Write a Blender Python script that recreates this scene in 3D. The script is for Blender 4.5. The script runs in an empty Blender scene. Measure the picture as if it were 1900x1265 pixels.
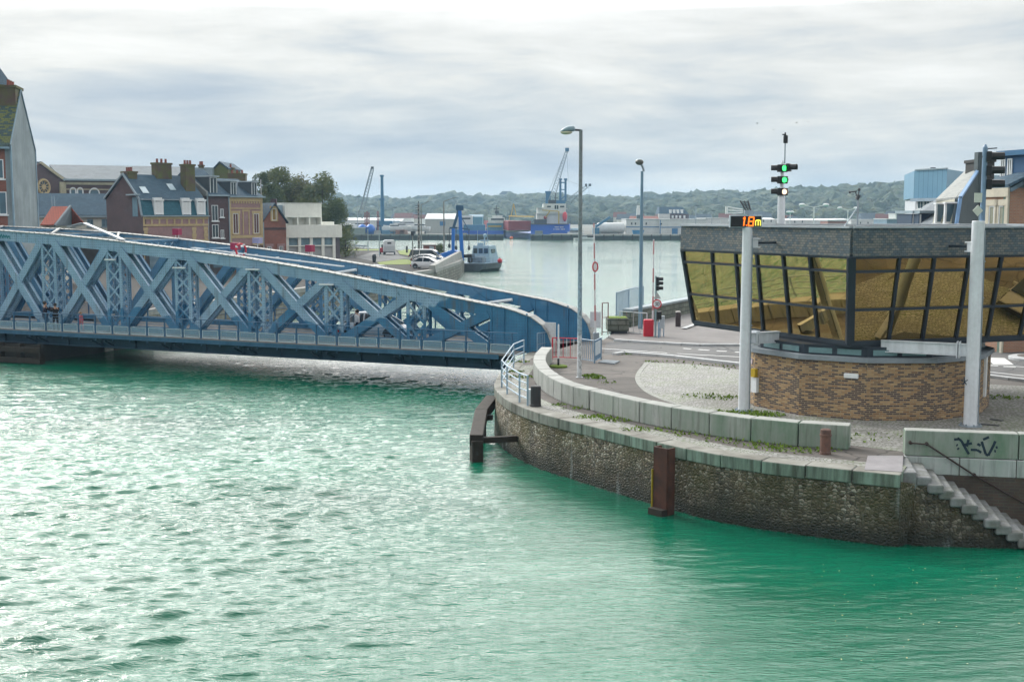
import bpy, math, random
import numpy as np
from mathutils import Vector, Matrix
random.seed(7)
RS = np.random.RandomState(11)
SC = bpy.context.scene
COL = SC.collection
PI = math.pi
R = math.radians

# ------------------------------------------------------------------ camera
F_PX, YH, H_CAM = 2200.0, 400.0, 7.0
PITCH = math.atan((632.5 - YH) / F_PX)
cam_d = bpy.data.cameras.new('camera')
cam = bpy.data.objects.new('camera', cam_d)
COL.objects.link(cam)
cam.location = (0, 0, H_CAM)
cam.rotation_euler = (PI / 2 - PITCH, 0, 0)
cam_d.sensor_width = 36
cam_d.lens = 36 * F_PX / 1900
cam_d.clip_start = 0.5
cam_d.clip_end = 9000
SC.camera = cam
CAM = Vector((0, 0, H_CAM))
FW = Vector((0, math.cos(PITCH), -math.sin(PITCH)))
UPV = Vector((0, math.sin(PITCH), math.cos(PITCH)))

# survey helpers: sight lines measured on the photograph, met with a real plane of the place
def sight(x, y):
    return FW + Vector((1, 0, 0)) * ((x - 950) / F_PX) - UPV * ((y - 632.5) / F_PX)
def P(x, y, z=0.0):
    r = sight(x, y)
    return CAM + r * ((z - H_CAM) / r.z)
def PD(x, y, d):
    r = sight(x, y)
    return CAM + r * (d / r.y)
def PP(x, y, p0, n):
    r = sight(x, y)
    return CAM + r * ((p0 - CAM).dot(n) / r.dot(n))
def X(px, d):
    return (px - 950) / F_PX * d * math.cos(PITCH)
def Z(py, d):
    return PD(950, py, d).z

# ------------------------------------------------------------------ mesh builder
class MB:
    def __init__(s, world=False):
        s.v = []; s.f = []; s.w = world; s.T = None
    def add(s, vs, fs):
        b = len(s.v)
        if s.T is not None:
            vs = [s.T @ Vector(q) for q in vs]
        s.v += [tuple(q) for q in vs]
        s.f += [tuple(b + i for i in f) for f in fs]
        return s
    def hexa(s, q):   # 8 corners: bottom 4 ccw, top 4 ccw
        return s.add(q, [(3, 2, 1, 0), (4, 5, 6, 7), (0, 1, 5, 4), (1, 2, 6, 5), (2, 3, 7, 6), (3, 0, 4, 7)])
    def box(s, c, d, rz=0.0, taper=1.0):
        x, y, z = d[0] / 2, d[1] / 2, d[2] / 2
        m = Matrix.Rotation(rz, 3, 'Z'); c = Vector(c)
        q = [c + m @ Vector((sx * x * (1 if k == 0 else taper), sy * y * (1 if k == 0 else taper), (-z, z)[k]))
             for k in (0, 1) for sx, sy in ((-1, -1), (1, -1), (1, 1), (-1, 1))]
        return s.hexa(q)
    def box2(s, a, b):
        a = Vector(a); b = Vector(b)
        return s.box((a + b) / 2, (abs(b.x - a.x), abs(b.y - a.y), abs(b.z - a.z)))
    def bar(s, p, q, w, h, up=(0, 0, 1), w2=None, h2=None):
        p = Vector(p); q = Vector(q); d = (q - p).normalized(); up = Vector(up)
        if abs(d.dot(up)) > .99: up = Vector((0, 1, 0))
        a = d.cross(up).normalized(); b = a.cross(d)
        w2 = w if w2 is None else w2; h2 = h if h2 is None else h2
        def ring(o, ww, hh): return [o - a * ww / 2 - b * hh / 2, o + a * ww / 2 - b * hh / 2, o + a * ww / 2 + b * hh / 2, o - a * ww / 2 + b * hh / 2]
        r0 = ring(p, w, h); r1 = ring(q, w2, h2)
        return s.add(r0 + r1, [(0, 1, 2, 3), (7, 6, 5, 4), (0, 4, 5, 1), (1, 5, 6, 2), (2, 6, 7, 3), (3, 7, 4, 0)])
    def tube(s, p, q, r0, r1=None, n=10, cap=True):
        r1 = r0 if r1 is None else r1
        p = Vector(p); q = Vector(q); d = (q - p).normalized()
        a = d.orthogonal().normalized(); b = d.cross(a)
        vs = []
        for o, r in ((p, r0), (q, r1)):
            for k in range(n):
                t = 2 * PI * k / n
                vs.append(o + a * (r * math.cos(t)) + b * (r * math.sin(t)))
        fs = [(k, (k + 1) % n, n + (k + 1) % n, n + k) for k in range(n)]
        if cap: fs += [tuple(range(n - 1, -1, -1)), tuple(range(n, 2 * n))]
        return s.add(vs, fs)
    def path(s, pts, r, n=6):
        for i in range(len(pts) - 1): s.tube(pts[i], pts[i + 1], r, n=n)
        return s
    def lathe(s, prof, c=(0, 0, 0), n=16, axis='Z'):
        vs = []; c = Vector(c)
        for r, h in prof:
            for k in range(n):
                t = 2 * PI * k / n
                v = Vector((r * math.cos(t), r * math.sin(t), h))
                if axis == 'X': v = Vector((v.z, v.x, v.y))
                if axis == 'Y': v = Vector((v.x, v.z, v.y))
                vs.append(c + v)
        m = len(prof)
        fs = [(i * n + k, i * n + (k + 1) % n, (i + 1) * n + (k + 1) % n, (i + 1) * n + k) for i in range(m - 1) for k in range(n)]
        fs += [tuple(range(n - 1, -1, -1)), tuple(range((m - 1) * n, m * n))]
        if axis == 'Y': fs = [f[::-1] for f in fs]
        return s.add(vs, fs)
    def poly(s, pts):
        return s.add(pts, [tuple(range(len(pts)))])
    def prism(s, pts, z0, z1):     # pts 2-D, ccw from above
        n = len(pts)
        ar = sum(pts[i][0] * pts[(i + 1) % n][1] - pts[(i + 1) % n][0] * pts[i][1] for i in range(n))
        if ar < 0: pts = pts[::-1]
        vs = [(p[0], p[1], z0) for p in pts] + [(p[0], p[1], z1) for p in pts]
        return s.add(vs, [tuple(range(n - 1, -1, -1)), tuple(range(n, 2 * n))] + [(k, (k + 1) % n, n + (k + 1) % n, n + k) for k in range(n)])
    def slab(s, pts, nrm, t):      # planar 3-D outline given thickness along nrm
        n = len(pts); pts = [Vector(p) for p in pts]; nr = Vector(nrm).normalized() * t
        c = sum(pts, Vector()) / n; a = Vector()
        for i in range(n): a += (pts[i] - c).cross(pts[(i + 1) % n] - c)
        if a.dot(nr) < 0: pts = pts[::-1]
        vs = pts + [p + nr for p in pts]
        return s.add(vs, [tuple(range(n - 1, -1, -1)), tuple(range(n, 2 * n))] + [(k, (k + 1) % n, n + (k + 1) % n, n + k) for k in range(n)])
    def loft(s, rings, cap=True, closed=True):
        n = len(rings[0]); vs = [p for r in rings for p in r]
        fs = [(i * n + k, i * n + (k + 1) % n, (i + 1) * n + (k + 1) % n, (i + 1) * n + k) for i in range(len(rings) - 1) for k in range(n if closed else n - 1)]
        if cap: fs += [tuple(range(n - 1, -1, -1)), tuple(range((len(rings) - 1) * n, len(rings) * n))]
        return s.add(vs, fs)
    def ball(s, c, r, n=10, sq=(1, 1, 1)):
        c = Vector(c); m = n // 2 + 1
        prof = [(max(1e-4, r * math.sin(PI * i / m)), -r * math.cos(PI * i / m)) for i in range(m + 1)]
        b = MB(); b.lathe(prof, n=n)
        return s.add([c + Vector((v[0] * sq[0], v[1] * sq[1], v[2] * sq[2])) for v in b.v], b.f)

def root_of(o):
    while o.parent: o = o.parent
    return o
def mat_of(o):
    return Matrix.Translation(o['_l']) @ Matrix.Rotation(o['_r'], 4, 'Z')

def part(name, mb, mat, parent=None, smooth=False, bevel=0, label=None, kind=None):
    me = bpy.data.meshes.new(name)
    vs = mb.v
    if mb.w and parent is not None:
        inv = mat_of(root_of(parent)).inverted()
        vs = [tuple(inv @ Vector(v)) for v in vs]
    me.from_pydata(vs, [], mb.f)
    me.update()
    uv = me.uv_layers.new(name='UVMap')
    nl = len(me.loops)
    vi = np.empty(nl, np.int32); me.loops.foreach_get('vertex_index', vi)
    co = np.array(vs, np.float64).reshape(-1, 3)[vi]
    npoly = len(me.polygons)
    nrm = np.empty(npoly * 3); me.polygons.foreach_get('normal', nrm); nrm = nrm.reshape(-1, 3)
    tot = np.empty(npoly, np.int32); me.polygons.foreach_get('loop_total', tot)
    nn = np.repeat(nrm, tot, axis=0)
    t = np.stack([-nn[:, 1], nn[:, 0], np.zeros(nl)], 1)
    ln = np.linalg.norm(t, axis=1)
    flat = ln < .12
    t[flat] = (1, 0, 0); ln[flat] = 1
    t /= ln[:, None]
    b = np.cross(nn, t)
    uvs = np.stack([(co * t).sum(1), (co * b).sum(1)], 1)
    uv.data.foreach_set('uv', uvs.astype(np.float32).ravel())
    if smooth: me.polygons.foreach_set('use_smooth', np.ones(npoly, bool))
    if mat is not None: me.materials.append(mat)
    o = bpy.data.objects.new(name, me)
    COL.objects.link(o)
    if parent is not None: o.parent = parent
    else: o['_l'] = (0., 0., 0.); o['_r'] = 0.
    if bevel:
        m = o.modifiers.new('edge', 'BEVEL'); m.width = bevel; m.segments = 2; m.limit_method = 'ANGLE'; m.angle_limit = R(40)
    if label: o['label'] = label
    if kind: o['kind'] = kind
    return o

def thing(name, label, cat, loc=(0, 0, 0), rz=0.0, group=None):
    o = bpy.data.objects.new(name, None)
    COL.objects.link(o)
    o.empty_display_size = .3
    o.location = loc; o.rotation_euler = (0, 0, rz)
    o['_l'] = tuple(float(c) for c in loc); o['_r'] = float(rz)
    o['label'] = label; o['category'] = cat
    if group: o['group'] = group
    return o
def tag(o, label, cat, group=None):
    o['label'] = label; o['category'] = cat
    if group: o['group'] = group
    return o
def struct(name, mb, mat, kind='structure', **k):
    o = part(name, mb, mat, None, **k); o['kind'] = kind
    return o
def dup(r, loc, rz=0.0, label=None, group=None, scale=None):
    def cp(o, parent):
        c = o.copy(); COL.objects.link(c); c.parent = parent
        for ch in o.children: cp(ch, c)
        return c
    c = cp(r, None)
    c.location = loc; c.rotation_euler = (0, 0, rz)
    c['_l'] = tuple(float(q) for q in loc); c['_r'] = float(rz)
    if scale: c.scale = scale
    if label: c['label'] = label
    if group: c['group'] = group
    return c

# ------------------------------------------------------------------ materials
def lin(r, g, b):
    f = lambda c: (c / 255 / 12.92) if c / 255 <= .04045 else ((c / 255 + .055) / 1.055) ** 2.4
    return (f(r), f(g), f(b))
def c4(c): return (c[0], c[1], c[2], 1)
class NT:
    def __init__(s, name):
        s.m = bpy.data.materials.new(name); s.m.use_nodes = True
        s.t = s.m.node_tree; s.t.nodes.clear()
        s.out = s.n('ShaderNodeOutputMaterial')
    def n(s, ty, **k):
        o = s.t.nodes.new(ty)
        for a, v in k.items():
            if a.startswith('i_'): s.set(o, a[2:].replace('_', ' '), v)
            else: setattr(o, a, v)
        return o
    def set(s, o, key, v):
        key = int(key) if key.isdigit() else key
        if isinstance(v, bpy.types.NodeSocket): s.t.links.new(v, o.inputs[key])
        else: o.inputs[key].default_value = v
    def pos(s): return s.n('ShaderNodeNewGeometry').outputs['Position']
    def uv(s): return s.n('ShaderNodeTexCoord').outputs['UV']
    def map(s, v, scale=(1, 1, 1), loc=(0, 0, 0), rot=(0, 0, 0)):
        o = s.n('ShaderNodeMapping'); s.set(o, 'Vector', v); s.set(o, 'Scale', scale); s.set(o, 'Location', loc); s.set(o, 'Rotation', rot)
        return o.outputs[0]
    def noise(s, v, scale=1., detail=4., rough=.55, dist=0.):
        o = s.n('ShaderNodeTexNoise'); s.set(o, 'Vector', v); s.set(o, 'Scale', scale); s.set(o, 'Detail', detail); s.set(o, 'Roughness', rough); s.set(o, 'Distortion', dist)
        return o.outputs[0]
    def ramp(s, f, stops):
        o = s.n('ShaderNodeValToRGB'); s.set(o, 'Fac', f); e = o.color_ramp.elements
        while len(e) < len(stops): e.new(.5)
        for i, (p, c) in enumerate(stops):
            e[i].position = p; e[i].color = c4(c) if not isinstance(c, (int, float)) else (c, c, c, 1)
        return o.outputs[0]
    def mix(s, f, a, b, mode='MIX'):
        o = s.n('ShaderNodeMix', data_type='RGBA', blend_type=mode)
        for k, v in ((0, f), (6, a), (7, b)):
            if isinstance(v, bpy.types.NodeSocket): s.t.links.new(v, o.inputs[k])
            elif k == 0: o.inputs[0].default_value = v
            else: o.inputs[k].default_value = c4(v)
        return o.outputs[2]
    def math(s, op, a, b=0.):
        o = s.n('ShaderNodeMath', operation=op); s.set(o, '0', a); s.set(o, '1', b)
        return o.outputs[0]
    def bump(s, h, strength=.3, dist=.02, nrm=None):
        o = s.n('ShaderNodeBump'); s.set(o, 'Height', h); s.set(o, 'Strength', strength); s.set(o, 'Distance', dist)
        if nrm is not None: s.set(o, 'Normal', nrm)
        return o.outputs[0]
    def bsdf(s, col, rough=.6, metal=0., spec=.5, nrm=None, **k):
        o = s.n('ShaderNodeBsdfPrincipled')
        s.set(o, 'Base Color', c4(col) if not isinstance(col, bpy.types.NodeSocket) else col)
        s.set(o, 'Roughness', rough); s.set(o, 'Metallic', metal); s.set(o, 'Specular IOR Level', spec)
        if nrm is not None: s.set(o, 'Normal', nrm)
        for a, v in k.items(): s.set(o, a.replace('_', ' '), v)
        s.t.links.new(o.outputs[0], s.out.inputs[0])
        return o
MATS = {}
def mat(name, col, rough=.6, metal=0., spec=.4, var=.25, vs=1.2, col2=None, bump=0., bs=18., streak=0., emit=0.):
    if name in MATS: return MATS[name]
    t = NT(name); p = t.pos()
    n1 = t.noise(p, vs, 6., .62)
    f = t.ramp(n1, [(.32, 0.), (.68, 1.)])
    dark = tuple(c * (1 - var) for c in col) if col2 is None else col2
    c = t.mix(f, dark, col)
    n2 = t.noise(p, vs * 9, 4., .6)
    c = t.mix(t.ramp(n2, [(.3, .35), (.6, 0.)]) if var > 0 else 0., c, tuple(q * .7 for q in col))
    if streak:
        st = t.noise(t.map(p, (2.2, 2.2, .12)), 1.6, 5., .65)
        c = t.mix(t.math('MULTIPLY', t.ramp(st, [(.42, 0.), (.72, 1.)]), streak), c, tuple(q * .38 for q in col))
    nr = t.bump(t.noise(p, bs, 5., .6), bump, .03) if bump else None
    b = t.bsdf(c, rough, metal, spec, nr)
    if emit:
        t.set(b, 'Emission Color', c4(col)); t.set(b, 'Emission Strength', emit)
    MATS[name] = t.m
    return t.m
def brickmat(name, c1, c2, mortar, w=.22, h=.075, m=.012, c3=None, bump=.4, dirt=.35, rough=.8, offs=.5):
    t = NT(name); uv = t.uv(); p = t.pos()
    b = t.n('ShaderNodeTexBrick', offset=offs)
    t.set(b, 'Vector', uv); t.set(b, 'Scale', 1.); t.set(b, 'Brick Width', w); t.set(b, 'Row Height', h); t.set(b, 'Mortar Size', m)
    t.set(b, 'Color1', c4(c1)); t.set(b, 'Color2', c4(c2)); t.set(b, 'Mortar', c4(mortar)); t.set(b, 'Mortar Smooth', .2)
    c = b.outputs[0]
    if c3 is not None:   # a third brick colour picked brick by brick
        b2 = t.n('ShaderNodeTexBrick', offset=offs)
        t.set(b2, 'Vector', uv); t.set(b2, 'Scale', 1.); t.set(b2, 'Brick Width', w); t.set(b2, 'Row Height', h); t.set(b2, 'Mortar Size', 0.)
        t.set(b2, 'Color1', (0, 0, 0, 1)); t.set(b2, 'Color2', (1, 1, 1, 1)); t.set(b2, 'Bias', 0.)
        vo = t.n('ShaderNodeTexWhiteNoise', noise_dimensions='3D')
        t.set(vo, 'Vector', b2.outputs[0])
        sel = t.ramp(vo.outputs[0], [(.52, 0.), (.56, 1.)])
        sel = t.math('MULTIPLY', sel, t.math('SUBTRACT', 1., b.outputs[1]))
        c = t.mix(sel, c, c3)
    n = t.noise(p, .7, 6., .6)
    c = t.mix(t.math('MULTIPLY', t.ramp(n, [(.4, 0.), (.7, 1.)]), dirt), c, tuple(q * .35 for q in c1))
    n2 = t.noise(p, 6., 5., .6)
    c = t.mix(t.ramp(n2, [(.35, .3), (.6, 0.)]), c, tuple(q * .6 for q in mortar))
    nr = t.bump(b.outputs[1], -bump, .01)
    t.bsdf(c, rough, 0., .3, nr)
    MATS[name] = t.m
    return t.m
def glassmat(name, col=(.02, .03, .035), rough=.06):
    t = NT(name)
    n = t.noise(t.pos(), .8, 2.)
    t.bsdf(t.mix(n, col, tuple(c * 2.2 for c in col)), rough, 0., .8)
    MATS[name] = t.m
    return t.m
# ------------------------------------------------------------------ sky, sun
SUN_AZ, SUN_EL = R(-38), R(34)
SUN_DIR = Vector((math.sin(SUN_AZ) * math.cos(SUN_EL), math.cos(SUN_AZ) * math.cos(SUN_EL), math.sin(SUN_EL)))
world = bpy.data.worlds.new('World'); SC.world = world; world.use_nodes = True
class WT(NT):
    def __init__(s, tree):
        s.t = tree; tree.nodes.clear(); s.out = s.n('ShaderNodeOutputWorld')
w = WT(world.node_tree)
sky = w.n('ShaderNodeTexSky', sky_type='NISHITA', sun_disc=False, sun_elevation=SUN_EL, sun_rotation=SUN_AZ, air_density=1., dust_density=1.5)
d = w.n('ShaderNodeTexCoord').outputs['Generated']
sp = w.n('ShaderNodeSeparateXYZ'); w.set(sp, '0', d)
zz = w.math('MAXIMUM', sp.outputs[2], 0.)
n1 = w.noise(w.map(d, (2.6, 2.6, 13.), (3.1, 1.7, .4), (R(3), R(2), 0)), 1.0, 8., .55, .5)
n2 = w.noise(w.map(d, (1.3, 1.3, 6.), (7.7, 2.2, 0)), 1.0, 5., .5, .3)
n3 = w.noise(w.map(d, (7., 7., 42.), (1.7, 9.2, 0)), 1.0, 6., .6, .6)
n4 = w.noise(w.map(d, (4.2, 4.2, 24.), (5.5, 3.1, 1.7), (0, R(3), 0)), 1.0, 7., .58, .7)
cl = w.math('ADD', w.math('ADD', w.math('MULTIPLY', n1, .62), w.math('MULTIPLY', n2, .50)), w.math('ADD', w.math('MULTIPLY', n3, .34), w.math('MULTIPLY', n4, .42)))
el = w.ramp(zz, [(0., .20), (.03, .19), (.07, .12), (.095, .17), (.13, .29), (.18, .34), (.5, .36)])
cl = w.math('ADD', cl, w.math('SUBTRACT', el, .58))
ccol = w.ramp(cl, [(.42, lin(168, 181, 196)), (.54, lin(197, 204, 209)), (.66, lin(228, 228, 224)), (.8, lin(250, 249, 245))])
lift = w.ramp(zz, [(0., .215), (.10, .215), (.165, .222), (.2, .85), (.26, 1.), (.5, .9), (1., .35)])
glow = w.n('ShaderNodeVectorMath', operation='DOT_PRODUCT'); w.set(glow, '0', d); w.set(glow, '1', tuple(SUN_DIR))
gl = w.math('POWER', w.math('MAXIMUM', glow.outputs['Value'], 0.), 5.)
fwd = w.ramp(sp.outputs[1], [(0., .38), (.35, .6), (.8, 1.)])
gmask = w.ramp(zz, [(.15, 0.), (.4, 1.)])
amp = w.math('MULTIPLY', w.math('ADD', w.math('MULTIPLY', w.math('MULTIPLY', lift, 3.3), fwd), w.math('MULTIPLY', w.math('MULTIPLY', gl, gmask), 2.3)), 10.)
cs = w.n('ShaderNodeVectorMath', operation='SCALE'); w.set(cs, '0', ccol); w.set(cs, 'Scale', amp)
mixd = w.mix(.94, sky.outputs[0], cs.outputs[0])
bg = w.n('ShaderNodeBackground'); w.set(bg, 'Color', mixd); w.set(bg, 'Strength', .1)
w.t.links.new(bg.outputs[0], w.out.inputs[0])

sun_d = bpy.data.lights.new('sun', 'SUN'); sun_d.energy = 1.5; sun_d.angle = R(10); sun_d.color = (1, .95, .86)
sun = bpy.data.objects.new('sun', sun_d); COL.objects.link(sun)
sun.rotation_euler = SUN_DIR.to_track_quat('Z', 'Y').to_euler()
sun.location = (-200, 150, 200)
SC.view_settings.view_transform = 'Standard'; SC.view_settings.look = 'None'
SC.view_settings.exposure = 0.58; SC.view_settings.gamma = 1.0
SC.cycles.max_bounces = 8; SC.cycles.glossy_bounces = 4; SC.cycles.transparent_max_bounces = 10
SC.cycles.diffuse_bounces = 3
SC.cycles.use_denoising = True
SC.cycles.caustics_reflective = False; SC.cycles.caustics_refractive = False
SC.cycles.sample_clamp_indirect = 6.0

# ------------------------------------------------------------------ common materials
white_paint = mat('white_paint', (.72, .76, .82), .38, var=.14, vs=.8, streak=.4)
white_metal = mat('white_metal', (.74, .77, .8), .35, var=.08)
grey_metal = mat('grey_metal', (.30, .36, .42), .4, .3, var=.25)
dark_metal = mat('dark_metal', (.035, .045, .06), .45, var=.3)
black_plastic = mat('black_plastic', (.012, .014, .018), .4, var=.2)
rail_blue = mat('rail_blue', (.22, .34, .47), .4, var=.25, vs=3)
red_paint = mat('red_paint', (.55, .02, .045), .35, var=.15)
blue_paint = mat('blue_paint', (.01, .14, .55), .4, var=.2)
rust = mat('rust', (.10, .035, .022), .8, var=.45, vs=2.5, col2=(.035, .018, .016), bump=.3, streak=.5)
def worn_asphalt(name, c1, c2):
    t = NT(name); p = t.pos(); c = t.mix(t.ramp(t.noise(p, .4, 6., .6), [(.35, 0.), (.65, 1.)]), c1, c2)
    pv = t.n('ShaderNodeTexVoronoi', distance='CHEBYCHEV'); t.set(pv, 'Vector', p); t.set(pv, 'Scale', .16); sc = t.n('ShaderNodeSeparateColor'); t.set(sc, '0', pv.outputs['Color'])
    c = t.mix(t.ramp(sc.outputs[0], [(.68, 0.), (.70, .45)]), c, tuple(q * .62 for q in c1))       # resurfaced patches
    wv = t.n('ShaderNodeVectorMath', operation='MULTIPLY_ADD'); nn = t.n('ShaderNodeTexNoise'); t.set(nn, 'Vector', p); t.set(nn, 'Scale', 1.3); t.set(wv, '0', nn.outputs[1]); t.set(wv, '1', (.7, .7, 0)); t.set(wv, '2', p)
    ve = t.n('ShaderNodeTexVoronoi', feature='DISTANCE_TO_EDGE'); t.set(ve, 'Vector', wv.outputs[0]); t.set(ve, 'Scale', .33)
    c = t.mix(t.ramp(ve.outputs[0], [(.004, .75), (.014, 0.)]), c, tuple(q * .35 for q in c1))      # cracks
    c = t.mix(t.ramp(t.noise(t.map(p, (.25, 1.4, 1.), rot=(0, 0, R(-4))), .9, 4.), [(.52, 0.), (.7, .4)]), c, tuple(q * .55 for q in c1))   # tyre wear along the road
    n2 = t.noise(p, 26., 4., .7); c = t.mix(t.ramp(n2, [(.35, .35), (.6, 0.)]), c, tuple(q * .5 for q in c1))
    t.bsdf(c, .88, 0., .3, t.bump(n2, .3, .02)); MATS[name] = t.m; return t.m
asphalt = worn_asphalt('asphalt', (.12, .124, .132), (.165, .163, .16))
pavement_m = worn_asphalt('pavement_asphalt', (.105, .098, .094), (.165, .15, .14))
marking = mat('road_marking', (.7, .71, .72), .7, var=.2, vs=4)
kerb_m = mat('kerb_stone', (.50, .52, .54), .75, var=.3, vs=1.4, bump=.2)
glass_dark = glassmat('window_glass')
glass_blue = glassmat('window_glass_blue', (.05, .09, .12))
rubber = mat('rubber', (.02, .02, .022), .8, var=.1)
concrete = mat('concrete', (.34, .34, .33), .85, var=.3, vs=.6, streak=.4, bump=.2)
timber = mat('wet_timber', (.034, .026, .02), .8, var=.5, vs=1.6, bump=.5, bs=9, streak=.6)
moss_m = mat('moss', (.14, .22, .02), .95, var=.45, vs=6, bump=.5)
# ------------------------------------------------------------------ water
WZ = -2.0
def water_material():
    t = NT('harbour_water'); p = t.pos()
    h2 = t.noise(t.map(p, (1.5, 5.4, 1.), rot=(0, 0, R(8))), 1.25, 4., .6, .5)
    h3 = t.noise(t.map(p, (3.6, 12., 1.), rot=(0, 0, R(-4))), 1., 4., .62, .4)
    h = t.math('ADD', t.math('MULTIPLY', h2, .35), t.math('MULTIPLY', h3, .14))
    sx = t.n('ShaderNodeSeparateXYZ'); t.set(sx, '0', p)
    calm = t.ramp(t.math('MULTIPLY', sx.outputs[1], .01), [(.3, .75), (.5, .7), (.64, .7), (.8, .95), (1., 1.3)])
    calm = t.math('MULTIPLY', calm, t.ramp(t.noise(t.map(p, (.07, .13, 1.), (5, 3, 0)), 1., 4., .6), [(.36, .5), (.62, 1.15)]))
    calm = t.math("MULTIPLY", calm, t.ramp(t.math('ADD', t.math('MULTIPLY', sx.outputs[0], .02), .5), [(.42, 1.), (.62, .4)]))
    nr = t.bump(h, calm, .26)
    big = t.noise(t.map(p, (.05, .09, 1.)), 1., 4., .6)
    c = t.mix(t.ramp(big, [(.35, 0.), (.65, 1.)]), (.0, .082, .048), (.0, .135, .075))
    b = t.bsdf(c, .04, 0., .5, nr, IOR=1.47)
    return t.m
def axis(spec):
    out = []
    for a, b, st in spec:
        n = max(1, int(round((b - a) / st))); out += [a + (b - a) * i / n for i in range(n)]
    return np.array(out + [spec[-1][1]])
def build_water():
    xs = axis([(-3000, -400, 650), (-400, -80, 40), (-80, -34, 1.), (-34, -22, .2), (-22, 16, .12), (16, 20, .2), (20, 60, 1.), (60, 400, 40), (400, 3000, 650)])
    ys = axis([(-60, 8, 4.), (8, 20, .5), (20, 44, .085), (44, 74, .12), (74, 130, .6), (130, 300, 3.), (300, 700, 20)])
    gx, gy = np.meshgrid(xs, ys)
    gz = np.zeros_like(gx)
    for i in range(120):
        lam = .25 * (5.6 ** RS.rand()); k = 2 * PI / lam
        a = R(90) + RS.randn() * R(19) + R(8)
        amp = .0047 * lam ** .8 * (.6 + .8 * RS.rand())
        ph = RS.rand() * 2 * PI
        th = k * (gx * math.cos(a) + gy * math.sin(a)) + ph + .8 * np.sin(gx * .11 + i) + .8 * np.sin(gy * .09 + 2 * i)
        s_ = .5 + .5 * np.sin(th); gz += 2. * amp * (s_ ** 3. - .31)
    # calmer in the lee of the quay wall, full chop out in the channel
    lee = np.clip((5 - gx) / 13, 0.16, 1) * np.clip((74 - gy) / 18, .25, 1) * np.clip((gx + 42) / 8, 0, 1) * np.clip((24 - gx) / 4, 0, 1)
    lee = lee * np.clip((82 - gy) / 8, 0, 1) * np.clip((gy - 12) / 6, 0, 1)
    gz = gz * lee + WZ
    ny, nx = gx.shape
    me = bpy.data.meshes.new('water')
    v = np.stack([gx, gy, gz], -1).reshape(-1, 3)
    idx = np.arange(nx * ny).reshape(ny, nx)
    q = np.stack([idx[:-1, :-1], idx[:-1, 1:], idx[1:, 1:], idx[1:, :-1]], -1).reshape(-1, 4)
    me.vertices.add(len(v)); me.vertices.foreach_set('co', v.ravel())
    me.loops.add(q.size); me.loops.foreach_set('vertex_index', q.ravel())
    me.polygons.add(len(q)); me.polygons.foreach_set('loop_start', np.arange(0, q.size, 4)); me.polygons.foreach_set('loop_total', np.full(len(q), 4))
    me.polygons.foreach_set('use_smooth', np.ones(len(q), bool))
    me.update(); me.validate()
    me.materials.append(water_material())
    o = bpy.data.objects.new('water', me); COL.objects.link(o); o['kind'] = 'structure'
build_water()
# ------------------------------------------------------------------ right-hand quay
def offs(pts, d):      # move an open 2-D polyline sideways: +d = to the right of travel
    out = []
    for i, p in enumerate(pts):
        a = Vector(pts[max(0, i - 1)][:2]); b = Vector(pts[min(len(pts) - 1, i + 1)][:2])
        t = (b - a).normalized()
        out.append((p[0] + t.y * d, p[1] - t.x * d))
    return out
def resample(pts, step):
    pts = [Vector(p[:2]) for p in pts]; out = [pts[0]]; acc = 0.
    L = sum((pts[i + 1] - pts[i]).length for i in range(len(pts) - 1)); n = max(1, round(L / step)); st = L / n
    need = st
    for i in range(len(pts) - 1):
        a, b = pts[i], pts[i + 1]; l = (b - a).length; pos = 0.
        while need <= l - pos + 1e-6:
            pos += need; out.append(a + (b - a) * (pos / l)); need = st
        need -= (l - pos)
    if len(out) < n + 1: out.append(pts[-1])
    return [(p.x, p.y) for p in out]
def smooth2(pts, it=2):
    for _ in range(it):
        q = [pts[0]]
        for i in range(len(pts) - 1):
            a, b = Vector(pts[i][:2]), Vector(pts[i + 1][:2])
            q += [tuple(a * .75 + b * .25), tuple(a * .25 + b * .75)]
        q.append(pts[-1]); pts = q
    return [tuple(p[:2]) for p in pts]
def g2(px, py, z=0.): q = P(px, py, z); return (q.x, q.y)

EDGE_PX = [(1012, 640), (968, 662), (934, 686), (918, 713), (930, 733), (959, 750), (986, 760), (1019, 771), (1064, 781), (1115, 794), (1169, 807), (1220, 819), (1249, 825), (1320, 841), (1422, 855), (1537, 867), (1604, 874), (1672, 880)]
EDGE = smooth2([g2(*q) for q in EDGE_PX], 2)
IN0 = Vector(g2(1677, 846)); IN1 = Vector((14.4, 33.55)); IND = (IN1 - IN0).normalized()
IN2 = IN0 + IND * 30
BACK = [g2(1120, 630), g2(1150, 611), g2(1290, 579), (26, 108), (58, 165), (120, 262), (300, 330)]
ground_poly = EDGE + [tuple(IN0), tuple(IN2), (300, 8), (300, 330)] + BACK[::-1][1:]
struct('quay_ground', MB().prism(ground_poly, -4, 0), pavement_m)

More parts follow.
